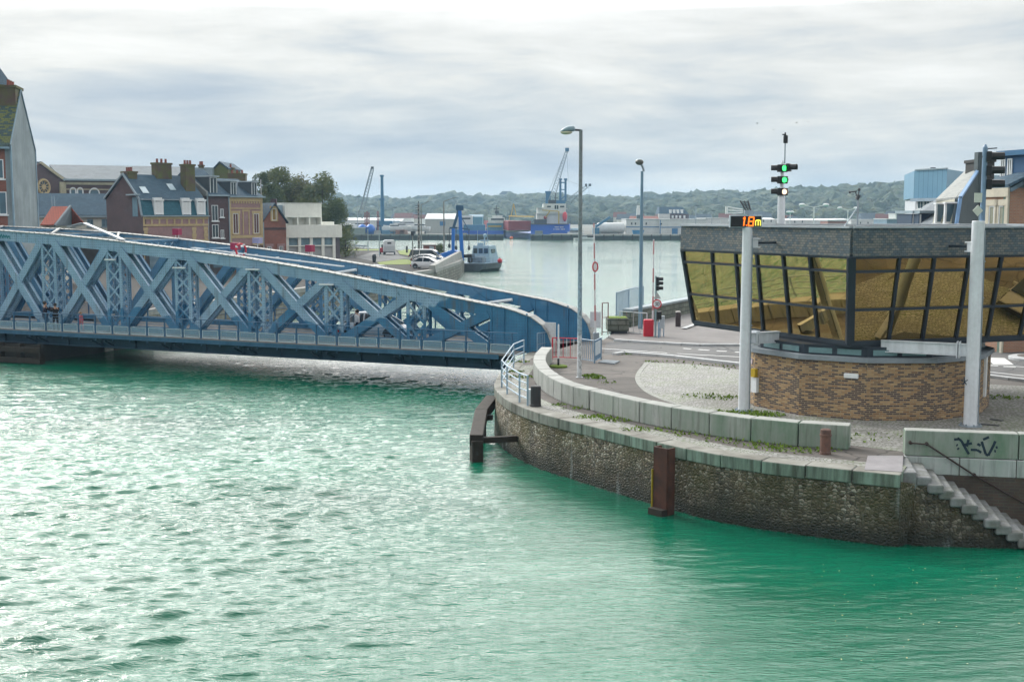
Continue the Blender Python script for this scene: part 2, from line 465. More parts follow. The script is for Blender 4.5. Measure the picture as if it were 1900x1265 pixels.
# quay wall material: flint and cobble masonry, wet and weedy towards the water, lime runs
def wall_material():
    t = NT('flint_masonry'); p = t.pos(); uv = t.uv()
    warp = t.noise(p, 2.2, 3.)
    wv = t.n('ShaderNodeVectorMath', operation='MULTIPLY_ADD'); t.set(wv, '0', t.n('ShaderNodeTexNoise').outputs[1]); t.set(wv, '1', (.05, .05, .05)); t.set(wv, '2', t.map(p, (1, 1, 1.25)))
    vo = t.n('ShaderNodeTexVoronoi', feature='F1'); t.set(vo, 'Vector', wv.outputs[0]); t.set(vo, 'Scale', 8.6); t.set(vo, 'Randomness', .72)
    ve = t.n('ShaderNodeTexVoronoi', feature='DISTANCE_TO_EDGE'); t.set(ve, 'Vector', wv.outputs[0]); t.set(ve, 'Scale', 8.6); t.set(ve, 'Randomness', .72)
    rnd = t.n('ShaderNodeSeparateColor'); t.set(rnd, '0', vo.outputs['Color'])
    stone = t.ramp(rnd.outputs[0], [(.0, (.045, .04, .033)), (.35, (.20, .165, .115)), (.7, (.38, .33, .25)), (1., (.72, .68, .60))])
    joint = t.ramp(ve.outputs[0], [(.02, 1.), (.09, 0.)])
    c = t.mix(joint, stone, (.045, .042, .034))
    sx = t.n('ShaderNodeSeparateXYZ'); t.set(sx, '0', p)
    n1 = t.noise(p, .55, 6., .6)
    # olive algae in large patches
    c = t.mix(t.math('MULTIPLY', t.ramp(t.noise(t.map(p, (1, 1, .5), (4, 2, 0)), .8, 6., .65), [(.42, 0.), (.60, 1.)]), .78), c, (.085, .075, .022))
    # black tide weed: a band of growth above the water line
    tide = t.math('ADD', t.math('MULTIPLY', sx.outputs[2], -.55), t.math('MULTIPLY', n1, 1.5))
    c = t.mix(t.math('MULTIPLY', t.ramp(tide, [(1.05 / 2, 0.), (1.75 / 2, 1.)]), .0), c, (.012, .012, .012))
    c = t.mix(t.ramp(t.math('MULTIPLY', tide, .5), [(.58, 0.), (.84, .85)]), c, (.016, .017, .016))
    c = t.mix(.28, c, t.mix(t.ramp(t.noise(p, 1.7, 5., .6), [(.4, 0.), (.6, 1.)]), (.12, .085, .05), (.085, .08, .05)))
    wet = t.math('ADD', sx.outputs[2], t.math('MULTIPLY', t.noise(t.map(p, (1, 1, .6), (7, 1, 2)), 1.1, 5., .6), 1.1))
    c = t.mix(t.math('SUBTRACT', 1., t.ramp(t.math('ADD', wet, 2.), [(.72, .12), (1., 1.)])), c, (.017, .020, .015))
    # pale lime runs
    run = t.noise(t.map(p, (1.7, 1.7, .16)), 1.15, 5., .6)
    c = t.mix(t.math('MULTIPLY', t.ramp(run, [(.60, 0.), (.72, 1.)]), .55), c, (.34, .40, .42))
    dk = t.noise(t.map(p, (1.2, 1.2, .2), (9, 4, 1)), .9, 5., .6)
    c = t.mix(t.math('MULTIPLY', t.ramp(dk, [(.5, 0.), (.68, 1.)]), .5), c, (.018, .02, .02))
    # further along, next to the stairs, the face is darker and greener
    gx = t.ramp(t.math('MULTIPLY', sx.outputs[0], .1), [(.25, 0.), (.75, 1.)])
    c = t.mix(t.math('MULTIPLY', gx, .32), c, (.016, .024, .020))
    nr = t.bump(ve.outputs[0], .9, .10)
    nr = t.bump(t.noise(p, 14., 4.), .5, .04, nr)
    t.bsdf(c, .72, 0., .35, nr)
    return t.m
flint = wall_material()
def coping_material():
    t = NT('coping_stone'); p = t.pos()
    n = t.noise(p, .9, 6., .6)
    c = t.ramp(n, [(.3, (.13, .125, .11)), (.55, (.24, .24, .22)), (.75, (.33, .34, .32))])
    geo = t.n('ShaderNodeNewGeometry'); sn = t.n('ShaderNodeSeparateXYZ'); t.set(sn, '0', geo.outputs['Normal'])
    side = t.ramp(t.math('ABSOLUTE', sn.outputs[2]), [(.3, 1.), (.7, 0.)])
    st = t.noise(t.map(p, (3.2, 3.2, .35)), 1.5, 5., .65)
    green = t.mix(t.ramp(st, [(.4, 0.), (.66, 1.)]), (.20, .30, .25), (.05, .075, .055))
    sx = t.n('ShaderNodeSeparateXYZ'); t.set(sx, '0', p)
    far = t.ramp(t.math('MULTIPLY', sx.outputs[0], .1), [(.12, .1), (.3, .8)])
    c = t.mix(t.math('MULTIPLY', side, far), c, green)
    c = t.mix(t.math('MULTIPLY', side, t.ramp(t.noise(t.map(p, (2, 2, .2), (3, 3, 3)), 1.2, 5.), [(.5, 0.), (.7, .75)])), c, (.035, .034, .026))
    t.bsdf(c, .85, 0., .3, t.bump(t.noise(p, 22., 5.), .35, .03))
    return t.m
coping_m = coping_material()

wall_line = EDGE[4:]
top = offs(wall_line, 0.04); bot = offs(wall_line, 0.16)
qw = thing('quay_wall', 'curved flint and cobble quay wall rising from the green water', 'quay wall', (top[6][0], top[6][1], WZ))
m = MB(True); rings = []
for a, b in zip(top, bot):
    n = 8
    rings.append([(a[0] + (b[0] - a[0]) * k / n, a[1] + (b[1] - a[1]) * k / n, -.28 - 3.4 * k / n) for k in range(n + 1)])
m.loft(rings, cap=False, closed=False)
m.f = [f[::-1] for f in m.f]
part('wall_face', m, flint, qw)
cop_pts = resample(EDGE[4:], 1.28)
for i in range(len(cop_pts) - 1):
    a, b = Vector(cop_pts[i]), Vector(cop_pts[i + 1])
    t_ = (b - a).normalized(); n_ = Vector((t_.y, -t_.x))
    g = .014; a2 = a + t_ * g; b2 = b - t_ * g
    ov = .10 + random.uniform(-.02, .015); dz = random.uniform(-.012, .008); dep = .62 + random.uniform(-.06, .05)
    q = [a2 + n_ * ov, b2 + n_ * ov, b2 - n_ * dep, a2 - n_ * dep]
    m = MB(True); m.hexa([(p.x, p.y, -.36 + dz) for p in q] + [(p.x, p.y, .012 + dz) for p in q])
    part('coping_stone', m, coping_m, qw, bevel=.03)

# other quay faces (under the bridge end and along the basin)
m = MB(True)
bl = [BACK[0], BACK[1], BACK[2], BACK[3], BACK[4], BACK[5]]
for a, b in zip(bl[:-1], bl[1:]):
    m.add([(a[0] - .05, a[1] + .02, -4), (b[0] - .05, b[1] + .02, -4), (b[0] - .05, b[1] + .02, -.05), (a[0] - .05, a[1] + .02, -.05)], [(0, 1, 2, 3)])
bw = thing('basin_wall', 'masonry face of the basin side quay behind the bridge', 'quay wall', (bl[1][0], bl[1][1], WZ))
part('wall_face', m, flint, bw)

# ------------------------------------------------------------------ ground sheets
def sheet(name, pts, z, m_, t=.06):
    return struct(name, MB().prism(pts, z - t, z), m_)
# cobbled areas
def setts_material():
    t = NT('granite_setts'); p = t.pos(); uv = t.uv()
    wn = t.n('ShaderNodeTexNoise'); t.set(wn, 'Vector', p); t.set(wn, 'Scale', .8)
    wv = t.n('ShaderNodeVectorMath', operation='MULTIPLY_ADD'); t.set(wv, '0', wn.outputs[1]); t.set(wv, '1', (.9, .9, 0)); t.set(wv, '2', t.map(uv, rot=(0, 0, R(-17))))
    b = t.n('ShaderNodeTexBrick'); t.set(b, 'Vector', wv.outputs[0]); t.set(b, 'Scale', 1.); t.set(b, 'Brick Width', .20); t.set(b, 'Row Height', .135); t.set(b, 'Mortar Size', .017); t.set(b, 'Mortar Smooth', .5)
    t.set(b, 'Color1', (.20, .20, .195, 1)); t.set(b, 'Color2', (.33, .33, .33, 1)); t.set(b, 'Mortar', (.05, .055, .035, 1))
    c = b.outputs[0]
    g = t.noise(p, .45, 6., .6)
    c = t.mix(t.math('MULTIPLY', b.outputs[1], t.ramp(g, [(.45, 0.), (.58, 1.)])), c, (.07, .12, .012))
    c = t.mix(t.math('MULTIPLY', t.ramp(t.noise(p, .6, 5., .6), [(.48, 0.), (.7, 1.)]), .35), c, (.12, .12, .10))
    t.bsdf(c, .7, 0., .4, t.bump(b.outputs[1], -.6, .03))
    return t.m
setts = setts_material()
cob = [g2(1196, 672), g2(1186, 686), g2(1180, 700), g2(1186, 714), g2(1202, 728), g2(1235, 742), g2(1290, 760), g2(1345, 778), g2(1420, 798), g2(1500, 812), g2(1580, 826), g2(1676, 838), g2(1900, 835), (24, 34), (30, 40), (30, 47)]
cob += [g2(1900, 716), g2(1640, 704), g2(1372, 686), g2(1290, 676)]
sheet('cobbled_paving', cob, .006, setts)
ring = smooth2([g2(1206, 670), g2(1190, 684), g2(1181, 700), g2(1187, 715), g2(1204, 730), g2(1240, 745), g2(1300, 763)], 2)
k = thing('kerb_ring', 'curved flush stone edging around the cobbled paving', 'kerb', (ring[8][0], ring[8][1], 0))
m = MB(True)
o1 = offs(ring, .10); o2 = offs(ring, -.10)
m.loft([[(a[0], a[1], -.05), (b[0], b[1], -.05), (b[0], b[1], .018), (a[0], a[1], .018)] for a, b in zip(o1, o2)])
part('edging', m, mat('edging_stone', (.30, .31, .29), .8, var=.35, vs=2), k)
# quay-side strip of old setts below the block wall
strip = EDGE[8:]
sheet('quay_side_setts', offs(strip, -.6) + offs(strip, -1.25)[::-1], .004, setts)
# worn flush slab and tram rail by the stairs
sl = [g2(1604, 872), g2(1610, 846), g2(1676, 846), g2(1674, 876)]
sheet('landing_slab', sl, .02, mat('slab', (.30, .29, .31), .7, var=.3))

# road
NK = [g2(1136, 660), g2(1160, 655.5), g2(1240, 664), g2(1376, 679.5), g2(1640, 697), g2(1836, 700), g2(1900, 712), (30, 44.5)]   # near kerb line
FK = [g2(1128, 637), g2(1140, 633), g2(1200, 637), g2(1290, 642), g2(1376, 642), g2(1470, 640)]
road = [g2(1122, 646), g2(1124, 636)] + FK[1:] + [(22, 68), (46, 74), (300, 130), (300, 50), (40, 41), (30, 43.5)] + [g2(1905, 706), g2(1836, 696), g2(1640, 692), g2(1376, 675), g2(1240, 660), g2(1150, 654), g2(1120, 660)]
sheet('road', road, .004, asphalt)
def line(pts, wd, name='road_marking', z=.0085):
    a = offs(pts, wd / 2); b = offs(pts, -wd / 2)
    m = MB()
    for i in range(len(pts) - 1):
        m.hexa([(a[i][0], a[i][1], z - .006), (b[i][0], b[i][1], z - .006), (b[i + 1][0], b[i + 1][1], z - .006), (a[i + 1][0], a[i + 1][1], z - .006),
                (a[i][0], a[i][1], z), (b[i][0], b[i][1], z), (b[i + 1][0], b[i + 1][1], z), (a[i + 1][0], a[i + 1][1], z)])
    return m
mk = MB()
for seg in ([(1116, 646.5), (1240, 655), (1376, 662.5)], [(1840, 676), (1900, 681)], [(1836, 690), (1900, 697)]):
    mk_ = line([g2(*q) for q in seg], .13); mk.add(mk_.v, mk_.f)
for a, b in (((1268, 646.5), (1282, 647.5)), ((1296, 648.5), (1316, 650)), ((1330, 651), (1348, 652)), ((1236, 655), (1256, 656)), ((1364, 653), (1380, 654)), ((1836, 678), (1852, 679)), ((1862, 680), (1885, 681.5))):
    mk_ = line([g2(*a), g2(*b)], .2); mk.add(mk_.v, mk_.f)
mk_ = line([g2(1846, 664), g2(1862, 676)], .9); mk.add(mk_.v, mk_.f)
struct('road_marking', mk, marking)

def kerb(name, pts, label, w=.28, h=.13, m_=kerb_m):
    k = thing(name, label, 'kerb', (pts[0][0], pts[0][1], 0))
    rs = resample(pts, 1.05)
    for i in range(len(rs) - 1):
        a, b = Vector(rs[i]), Vector(rs[i + 1]); t_ = (b - a).normalized(); n_ = Vector((t_.y, -t_.x)) * w / 2
        a2 = a + t_ * .008; b2 = b - t_ * .008
        mm = MB(True); q = [a2 + n_, b2 + n_, b2 - n_, a2 - n_]
        mm.hexa([(p.x, p.y, -.1) for p in q] + [(p.x, p.y, h) for p in q])
        part('kerbstone', mm, m_, k, bevel=.02)
    return k
kerb('kerb', [g2(1140, 659), g2(1152, 656), g2(1240, 662.5), g2(1376, 678)], 'pale raised kerb between the road and the cobbles, left of the glass building')
kerb('kerb', [g2(1834, 700), g2(1905, 709), (30, 44)], 'pale raised kerb by the road at the right edge of the picture')
kerb('kerb', FK[1:], 'weathered kerb along the far side of the road, by the red barrier box')
# far pavement, raised
fp = FK[1:] + [(22, 68), (26, 100)] + [g2(1290, 582), g2(1160, 614), g2(1130, 626)]
sheet('pavement', offs(FK[1:], -.14) + [(21, 68.2), (26, 100), g2(1290, 581), g2(1160, 613), g2(1128, 627)], .11, mat('far_pavement', (.19, .18, .18), .9, var=.3, vs=.4), t=.2)
m = MB(); mk_ = line([g2(1330, 592), g2(1268, 614)], .35, z=.18); m.add(mk_.v, mk_.f)
kk = thing('kerb', 'short pale kerb wedge beside the dark bollard', 'kerb', (g2(1300, 603)[0], g2(1300, 603)[1], 0))
m.w = True; part('kerbstone', m, kerb_m, kk)

# ------------------------------------------------------------------ block parapets
def block_material(name, base, green, gamt):
    t = NT(name); p = t.pos()
    n = t.noise(p, .8, 6., .6)
    c = t.mix(t.ramp(n, [(.3, 0.), (.7, 1.)]), tuple(q * .72 for q in base), base)
    geo = t.n('ShaderNodeNewGeometry'); sn = t.n('ShaderNodeSeparateXYZ'); t.set(sn, '0', geo.outputs['Normal'])
    side = t.ramp(t.math('ABSOLUTE', sn.outputs[2]), [(.4, 1.), (.8, .12)])
    sx = t.n('ShaderNodeSeparateXYZ'); t.set(sx, '0', p)
    far = t.ramp(t.math('MULTIPLY', sx.outputs[0], .1), [(.15, .12), (.75, 1.)])
    st = t.noise(t.map(p, (1.6, 1.6, .4)), 1.1, 6., .6)
    f = t.math('MULTIPLY', t.math('MULTIPLY', side, far), t.ramp(st, [(.30, .15), (.62, gamt)]))
    c = t.mix(f, c, green)
    st2 = t.noise(t.map(p, (4., 4., .3), (2, 6, 0)), 1.5, 5., .65)
    c = t.mix(t.math('MULTIPLY', side, t.ramp(st2, [(.52, 0.), (.72, .6)])), c, (.05, .06, .045))
    c = t.mix(t.ramp(t.noise(p, 11., 5., .6), [(.3, .35), (.5, 0.)]), c, tuple(q * .6 for q in base))
    t.bsdf(c, .85, 0., .3, t.bump(t.noise(p, 28., 5.), .25, .03))
    return t.m
block_m = block_material('parapet_concrete', (.40, .41, .40), (.12, .205, .14), .9)
def blocks(name, pts, step, label, depth=.55, h0=0., h=.74, mat_=block_m, nm='block', lean=0.):
    w_ = thing(name, label, 'low wall', (pts[0][0], pts[0][1], 0))
    rs = resample(pts, step)
    for i in range(len(rs) - 1):
        a, b = Vector(rs[i]), Vector(rs[i + 1]); t_ = (b - a).normalized(); n_ = Vector((t_.y, -t_.x))
        pa = Vector(rs[max(0, i - 1)]); pb = Vector(rs[min(len(rs) - 1, i + 2)])
        na = (b - pa).normalized(); na = Vector((na.y, -na.x)); nb = (pb - a).normalized(); nb = Vector((nb.y, -nb.x))
        g = .012 + random.uniform(0, .006); a2 = a + t_ * g; b2 = b - t_ * g; dz = random.uniform(-.008, .008)
        m = MB(True)
        m.hexa([(a2.x, a2.y, h0), (b2.x, b2.y, h0), *[(q.x, q.y, h0) for q in (b2 - nb * depth, a2 - na * depth)],
                (a2.x, a2.y, h + dz), (b2.x, b2.y, h + dz), *[(q.x, q.y, h + dz) for q in (b2 - nb * depth, a2 - na * depth)]])
        part(nm, m, mat_, w_, bevel=.035)
    return w_
WALL1 = smooth2([g2(1004, 672), g2(993, 684), g2(988, 699), g2(996, 716), g2(1010, 728), g2(1027, 739), g2(1051, 750), g2(1092, 760.5)], 1)
WALL2 = smooth2([g2(1094, 761), g2(1150, 776), g2(1213, 791), g2(1260, 799), g2(1316, 808), g2(1387, 819), g2(1480, 829), g2(1576, 835)], 1)
blocks('block_wall', WALL1, 1.0, 'low pale block wall curving round the bridge end of the quay')
blocks('block_wall', WALL2, 1.55, 'long low block wall with green algae in front of the glass building')

# parapet above the stairs
p0, p1 = IN0 + IND * .0, IN0 + IND * 22
par = blocks('stair_parapet', [tuple(p0), tuple(p1)], 3.15, 'low block wall with black graffiti above the stairs', depth=.45, h0=.02, h=.78)
par['category'] = 'low wall'
off_ = Vector((IND.y, -IND.x))
m = MB(True)
for i in range(6):
    a = p0 + IND * (i * 1.55 + .012); b = p0 + IND * ((i + 1) * 1.55 - .012)
    q = [a + off_ * .03, b + off_ * .03, b - off_ * .3, a - off_ * .3]
    mm = MB(True); mm.hexa([(v.x, v.y, -.5) for v in q] + [(v.x, v.y, .008) for v in q])
    part('base_stone', mm, block_material('parapet_base', (.5, .52, .54), (.2, .3, .25), .5) if 'parapet_base' not in bpy.data.materials else bpy.data.materials['parapet_base'], par, bevel=.02)
dark_brick = brickmat('dark_wet_brick', (.11, .075, .06), (.07, .06, .06), (.10, .10, .08), .28, .09, .012, bump=.8, dirt=.8)
mm = MB(True); a = p0 + off_ * .01; b = p0 + IND * 30 + off_ * .01
mm.add([(a.x, a.y, -4), (b.x, b.y, -4), (b.x, b.y, -.46), (a.x, a.y, -.46)], [(0, 1, 2, 3)])
part('brick_face', mm, dark_brick, par)
# graffiti strokes on the parapet face, in wall coordinates (along, up)
spray = mat('black_spray', (.012, .03, .05), .6, var=.1)
strokes = [[(1.82, .60), (1.95, .52), (2.12, .25), (2.2, .14)], [(1.72, .55), (1.90, .57)], [(2.0, .40), (2.28, .46)], [(2.17, .56), (2.12, .36)], [(2.25, .27), (2.45, .27), (2.58, .2)], [(2.45, .45), (2.55, .40)], [(2.58, .52), (2.72, .16), (2.80, .12), (2.95, .42), (3.0, .55)], [(1.8, .40), (1.84, .38)], [(1.84, .30), (1.88, .27)], [(3.02, .36), (3.08, .37)], [(2.98, .25), (3.03, .26)], [(2.62, .58), (2.8, .66)]]
m = MB(True)
for s_ in strokes:
    for (u0, z0), (u1, z1) in zip(s_[:-1], s_[1:]):
        u0 = u0 * .88 - .14; u1 = u1 * .88 - .14
        a = p0 + IND * u0 + off_ * .004; b = p0 + IND * u1 + off_ * .004
        m.bar((a.x, a.y, z0), (b.x, b.y, z1), 0.07, .008, up=(off_.x, off_.y, 0))
part('graffiti', m, spray, par)

# stairs
st = thing('stone_stairs', 'worn stone stairs going down to the green water beside the parapet', 'stairs', (IN0.x, IN0.y, WZ))
stone_m = mat('stair_stone', (.26, .27, .29), .75, var=.5, vs=2.2, col2=(.11, .12, .10), bump=.4, streak=.5)
OUT = 2.05
for i in range(13):
    z = -.16 - .17 * i
    u0 = .12 + .295 * i
    a = IN0 + IND * u0; wj = OUT + .05 + .05 * i * .6 + random.uniform(-.05, .08)
    q = [a + off_ * wj, a + IND * .42 + off_ * (wj - .02), a + IND * .42 + off_ * .02, a + off_ * .02]
    mm = MB(True); mm.hexa([(v.x, v.y, z - .26) for v in q] + [(v.x + random.uniform(-.012, .012), v.y, z + random.uniform(-.012, .012)) for v in q])
    part('step', mm, stone_m, st, bevel=.05)
m = MB(True); pr = []
for i in range(13):
    u0 = .0 + .295 * i; z = -.40 - .17 * i
    pr += [(u0 + .12, z), (u0 + .415, z)]
f0 = [IN0 + IND * u + off_ * (OUT - .05 - z * .05) for u, z in pr]
for i in range(len(pr) - 1):
    a, b = f0[i], f0[i + 1]; za, zb = pr[i][1], pr[i + 1][1]
    if abs(za - zb) > .01: continue
    ab, bb = IN0 + IND * pr[i][0] + off_ * (OUT + .95), IN0 + IND * pr[i + 1][0] + off_ * (OUT + .95)
    m.add([(ab.x, ab.y, -4), (bb.x, bb.y, -4), (b.x, b.y, zb), (a.x, a.y, za)], [(0, 1, 2, 3)])
a = IN0 + IND * .12 + off_ * (OUT - .02); e_ = Vector(EDGE[-1]); b = Vector(bot[-1])
m.add([(b.x, b.y, -4), (IN0.x + off_.x * (OUT + .95) + IND.x * .12, IN0.y + off_.y * (OUT + .95) + IND.y * .12, -4), (a.x, a.y, -.36), (e_.x, e_.y, -.2)], [(0, 1, 2, 3)])
part('flank_wall', m, flint, st)
m = MB(True); q = [IN0 - IND * .5 + off_ * (OUT + .1), IN0 + IND * .125 + off_ * (OUT + .02), IN0 + IND * .125 + off_ * .02, IN0 - IND * .5 + off_ * .02]
m.hexa([(v.x, v.y, -.75) for v in q] + [(v.x, v.y, -.03) for v in q]); part('landing_stone', m, stone_m, st, bevel=.04)
m = MB(True)
def inw(u, z, o=.12): q = IN0 + IND * u + off_ * o; return (q.x, q.y, z)
m.path([inw(.12, .42), inw(.62, .40)], .022); m.path([inw(.6, .41), inw(1.9, -.42), inw(3.4, -1.25), inw(5.2, -2.3)], .028)
for u, z in ((.16, .42), (.62, .40), (1.95, -.45), (3.5, -1.3)): m.tube(inw(u, z, .0), inw(u, z, .13), .05)
hr = thing('handrail', 'rusty slanting iron handrail fixed to the wall above the stairs', 'handrail', inw(.6, .4))
part('rail', m, mat('old_iron', (.045, .03, .028), .7, var=.3), hr)

# ------------------------------------------------------------------ bollards
def bollard(name, px, py, h, r, m_, label, cap=True, pale=None):
    q = P(px, py)
    t = thing(name, label, 'bollard', (q.x, q.y, 0))
    part('post', MB().lathe([(r * 1.08, 0), (r * 1.08, .06), (r, .1), (r, h - .1), (r * .98, h - .02), (r * .7, h)], n=20), m_, t, smooth=False)
    if cap: part('collar', MB().lathe([(r * 1.02, h - .22), (r * 1.12, h - .21), (r * 1.12, h - .16), (r * 1.02, h - .15)], n=20), m_, t)
    return t
iron = mat('bollard_iron', (.035, .035, .04), .6, var=.4, bump=.2)
bollard('bollard', 994, 754, .78, .19, iron, 'dark grey mooring bollard at the end of the blue railing', False)
q = P(984, 750)
t = thing('marker_post', 'short pale post beside the dark mooring bollard', 'post', (q.x, q.y, 0))
part('post', MB().lathe([(.12, 0), (.12, .5), (.10, .58)], n=14), white_metal, t)
bollard('bollard', 1531, 842, .75, .155, mat('rusty_bollard', (.16, .085, .065), .8, var=.45, vs=4, col2=(.07, .045, .04), bump=.3), 'rusty brown mooring bollard in front of the low block wall')
b3_ = bollard('bollard', 1258, 609, 1.0, .17, mat('brown_bollard', (.05, .035, .04), .6, var=.3), 'dark brown bollard with pale cap on the far pavement')
part('cap', MB().lathe([(.16, 1.0), (.17, 1.03), (.12, 1.08)], n=14), mat('cap_pale', (.5, .48, .46), .6), b3_)

# ------------------------------------------------------------------ timber fender and steel pile
def pw(px, py, z): q = P(px, py, z); return Vector(q)
a = pw(884, 856, WZ); topA = Vector((a.x, a.y, .0)); topA = PD(884, 812, a.y)
fd = thing('timber_fender', 'black wet timber fender frame leaning out from the quay corner', 'fender', (a.x, a.y, WZ))
m = MB(True); m.box((a.x, a.y + .1, (WZ - 1 + topA.z) / 2 - .1), (.42, .5, topA.z - WZ + 1), rz=.25)
part('pile', m, timber, fd, bevel=.03)
bk = PD(905, 748, a.y + 8.2)
m = MB(True); m.bar((a.x, a.y, topA.z - .1), PD(893, 768, a.y + 4.2), .5, .42); part('beam', m, timber, fd, bevel=.03)
m = MB(True); m.bar(PD(893, 768, a.y + 4.2), PD(913, 742, a.y + 6.5), .5, .42); part('beam', m, timber, fd, bevel=.03)
m = MB(True); m.bar((a.x, a.y + .2, WZ + .75), (a.x + 1.5, a.y + .6, WZ + .75), .22, .22); part('strut', m, timber, fd, bevel=.02)
m = MB(True); m.bar(PD(894, 775, a.y + 4.), PD(912, 774, a.y + 4.3), .22, .22); part('strut', m, timber, fd, bevel=.02)
m = MB(True); m.bar((a.x + .1, a.y + 4.2, WZ - 1), (a.x + .1, a.y + 4.2, -.9), .34, .34, up=(0, 1, 0)); part('pile', m, timber, fd, bevel=.03)
# steel pile
b = pw(1229, 826, 0); c = pw(1228, 953, WZ)
sp_ = thing('steel_pile', 'rusty steel channel pile fixed upright on the curved quay wall', 'pile', (c.x, c.y, WZ))
tdir = (Vector(g2(1256, 826)) - Vector(g2(1204, 816))).normalized(); nd = Vector((tdir.y, -tdir.x))
m = MB(True)
for s_, w_, d_, o_ in ((0, .54, .05, .34), (-.27, .05, .3, .18), (.27, .05, .3, .18)):
    cc = Vector((c.x, c.y)) + tdir * s_ + nd * (o_ - .26)
    m.box((cc.x, cc.y, -1.3), (w_, d_, 2.7), rz=math.atan2(tdir.y, tdir.x))
part('channel', m, rust, sp_)
m = MB(True)
cc = Vector((c.x, c.y)) + nd * .12
m.box((cc.x, cc.y, -2.2), (.56, .4, .8), rz=math.atan2(tdir.y, tdir.x)); part('foot_block', m, timber, sp_)
m = MB(True); cc = Vector((c.x, c.y)) - tdir * .305 + nd * .0; m.box((cc.x, cc.y, -1.45), (.018, .3, 1.6), rz=math.atan2(tdir.y, tdir.x))
part('yellow_edge', m, mat('yellow_paint', (.45, .32, .03), .6), sp_)

# moss and weeds (uncountable)
def weeds():
    m = MB(); rs = random.Random(3)
    spots = []
    def near(px, py, n, r, s=.06): 
        q = P(px, py); spots.append((q.x, q.y, n, r, s))
    for px, py, n, r in ((958, 672, 90, .5), (968, 700, 120, .6), (955, 690, 60, .4), (1096, 698, 230, .42), (1105, 702, 120, .4), (1075, 758, 60, .5), (1110, 775, 150, .7), (1145, 780, 100, .6), (1190, 797, 80, .6), (1125, 710, 30, .5), (1390, 768, 260, .9), (1425, 771, 160, .5), (1350, 765, 110, .5), (1165, 658, 20, .3), (1205, 671, 25, .3), (1340, 682, 40, 1.2), (1240, 673, 40, 1.), (1300, 678, 40, 1.), (1600, 812, 60, 1.2), (1720, 702, 90, 2.), (1860, 738, 110, .8), (1420, 826, 140, .9), (1360, 817, 90, .8), (1450, 834, 70, .6), (1300, 806, 80, .8), (1040, 752, 40, .3), (1250, 798, 60, .8), (1525, 835, 50, .5), (1480, 838, 70, .5), (1350, 740, 70, .7), (1310, 735, 80, .9)):
        near(px, py, n, r)
    for x, y, n, r, s in spots:
        for _ in range(int(n * .72)):
            a = rs.random() * 2 * PI; d = r * math.sqrt(rs.random()); cx, cy = x + d * math.cos(a) * 1.3, y + d * math.sin(a) * .7
            h = rs.uniform(.03, .15) * (1.1 - d / r * .6); b = rs.random() * PI; w_ = rs.uniform(.02, .06); lx, ly = rs.uniform(-.06, .06), rs.uniform(-.06, .06)
            m.add([(cx - w_ * math.cos(b), cy - w_ * math.sin(b), .015), (cx + w_ * math.cos(b), cy + w_ * math.sin(b), .015), (cx + lx + w_ * .5 * math.cos(b), cy + ly, h), (cx + lx - w_ * .5 * math.cos(b), cy + ly, h)], [(0, 1, 2, 3)])
    o = struct('grass_tufts', m, mat('weed_green', (.16, .27, .025), .8, var=.5, vs=8), kind='stuff')
    o['label'] = 'bright green moss and grass tufts growing between the quay stones'; o['category'] = 'grass'
    m = MB(); rs = random.Random(8)
    for _ in range(60):
        px = rs.uniform(1520, 1960); py = 1045 + rs.random() ** 1.8 * 190 + (px - 1600) * .05
        q = P(px, py, WZ + .012); s = rs.uniform(.01, .032); a = rs.random() * PI
        dx, dy = s * math.cos(a), s * math.sin(a)
        m.add([(q.x - dx, q.y - dy, q.z), (q.x + dy * .6, q.y - dx * .6, q.z + .006), (q.x + dx, q.y + dy, q.z), (q.x - dy * .6, q.y + dx * .6, q.z + .004)], [(0, 1, 2, 3)])
    o = struct('floating_leaves', m, mat('floating_leaf', (.42, .30, .06), .7, var=.6, vs=20, col2=(.5, .45, .35)), kind='stuff')
    o['label'] = 'small yellow leaves floating on the water near the stairs'; o['category'] = 'leaves'
weeds()
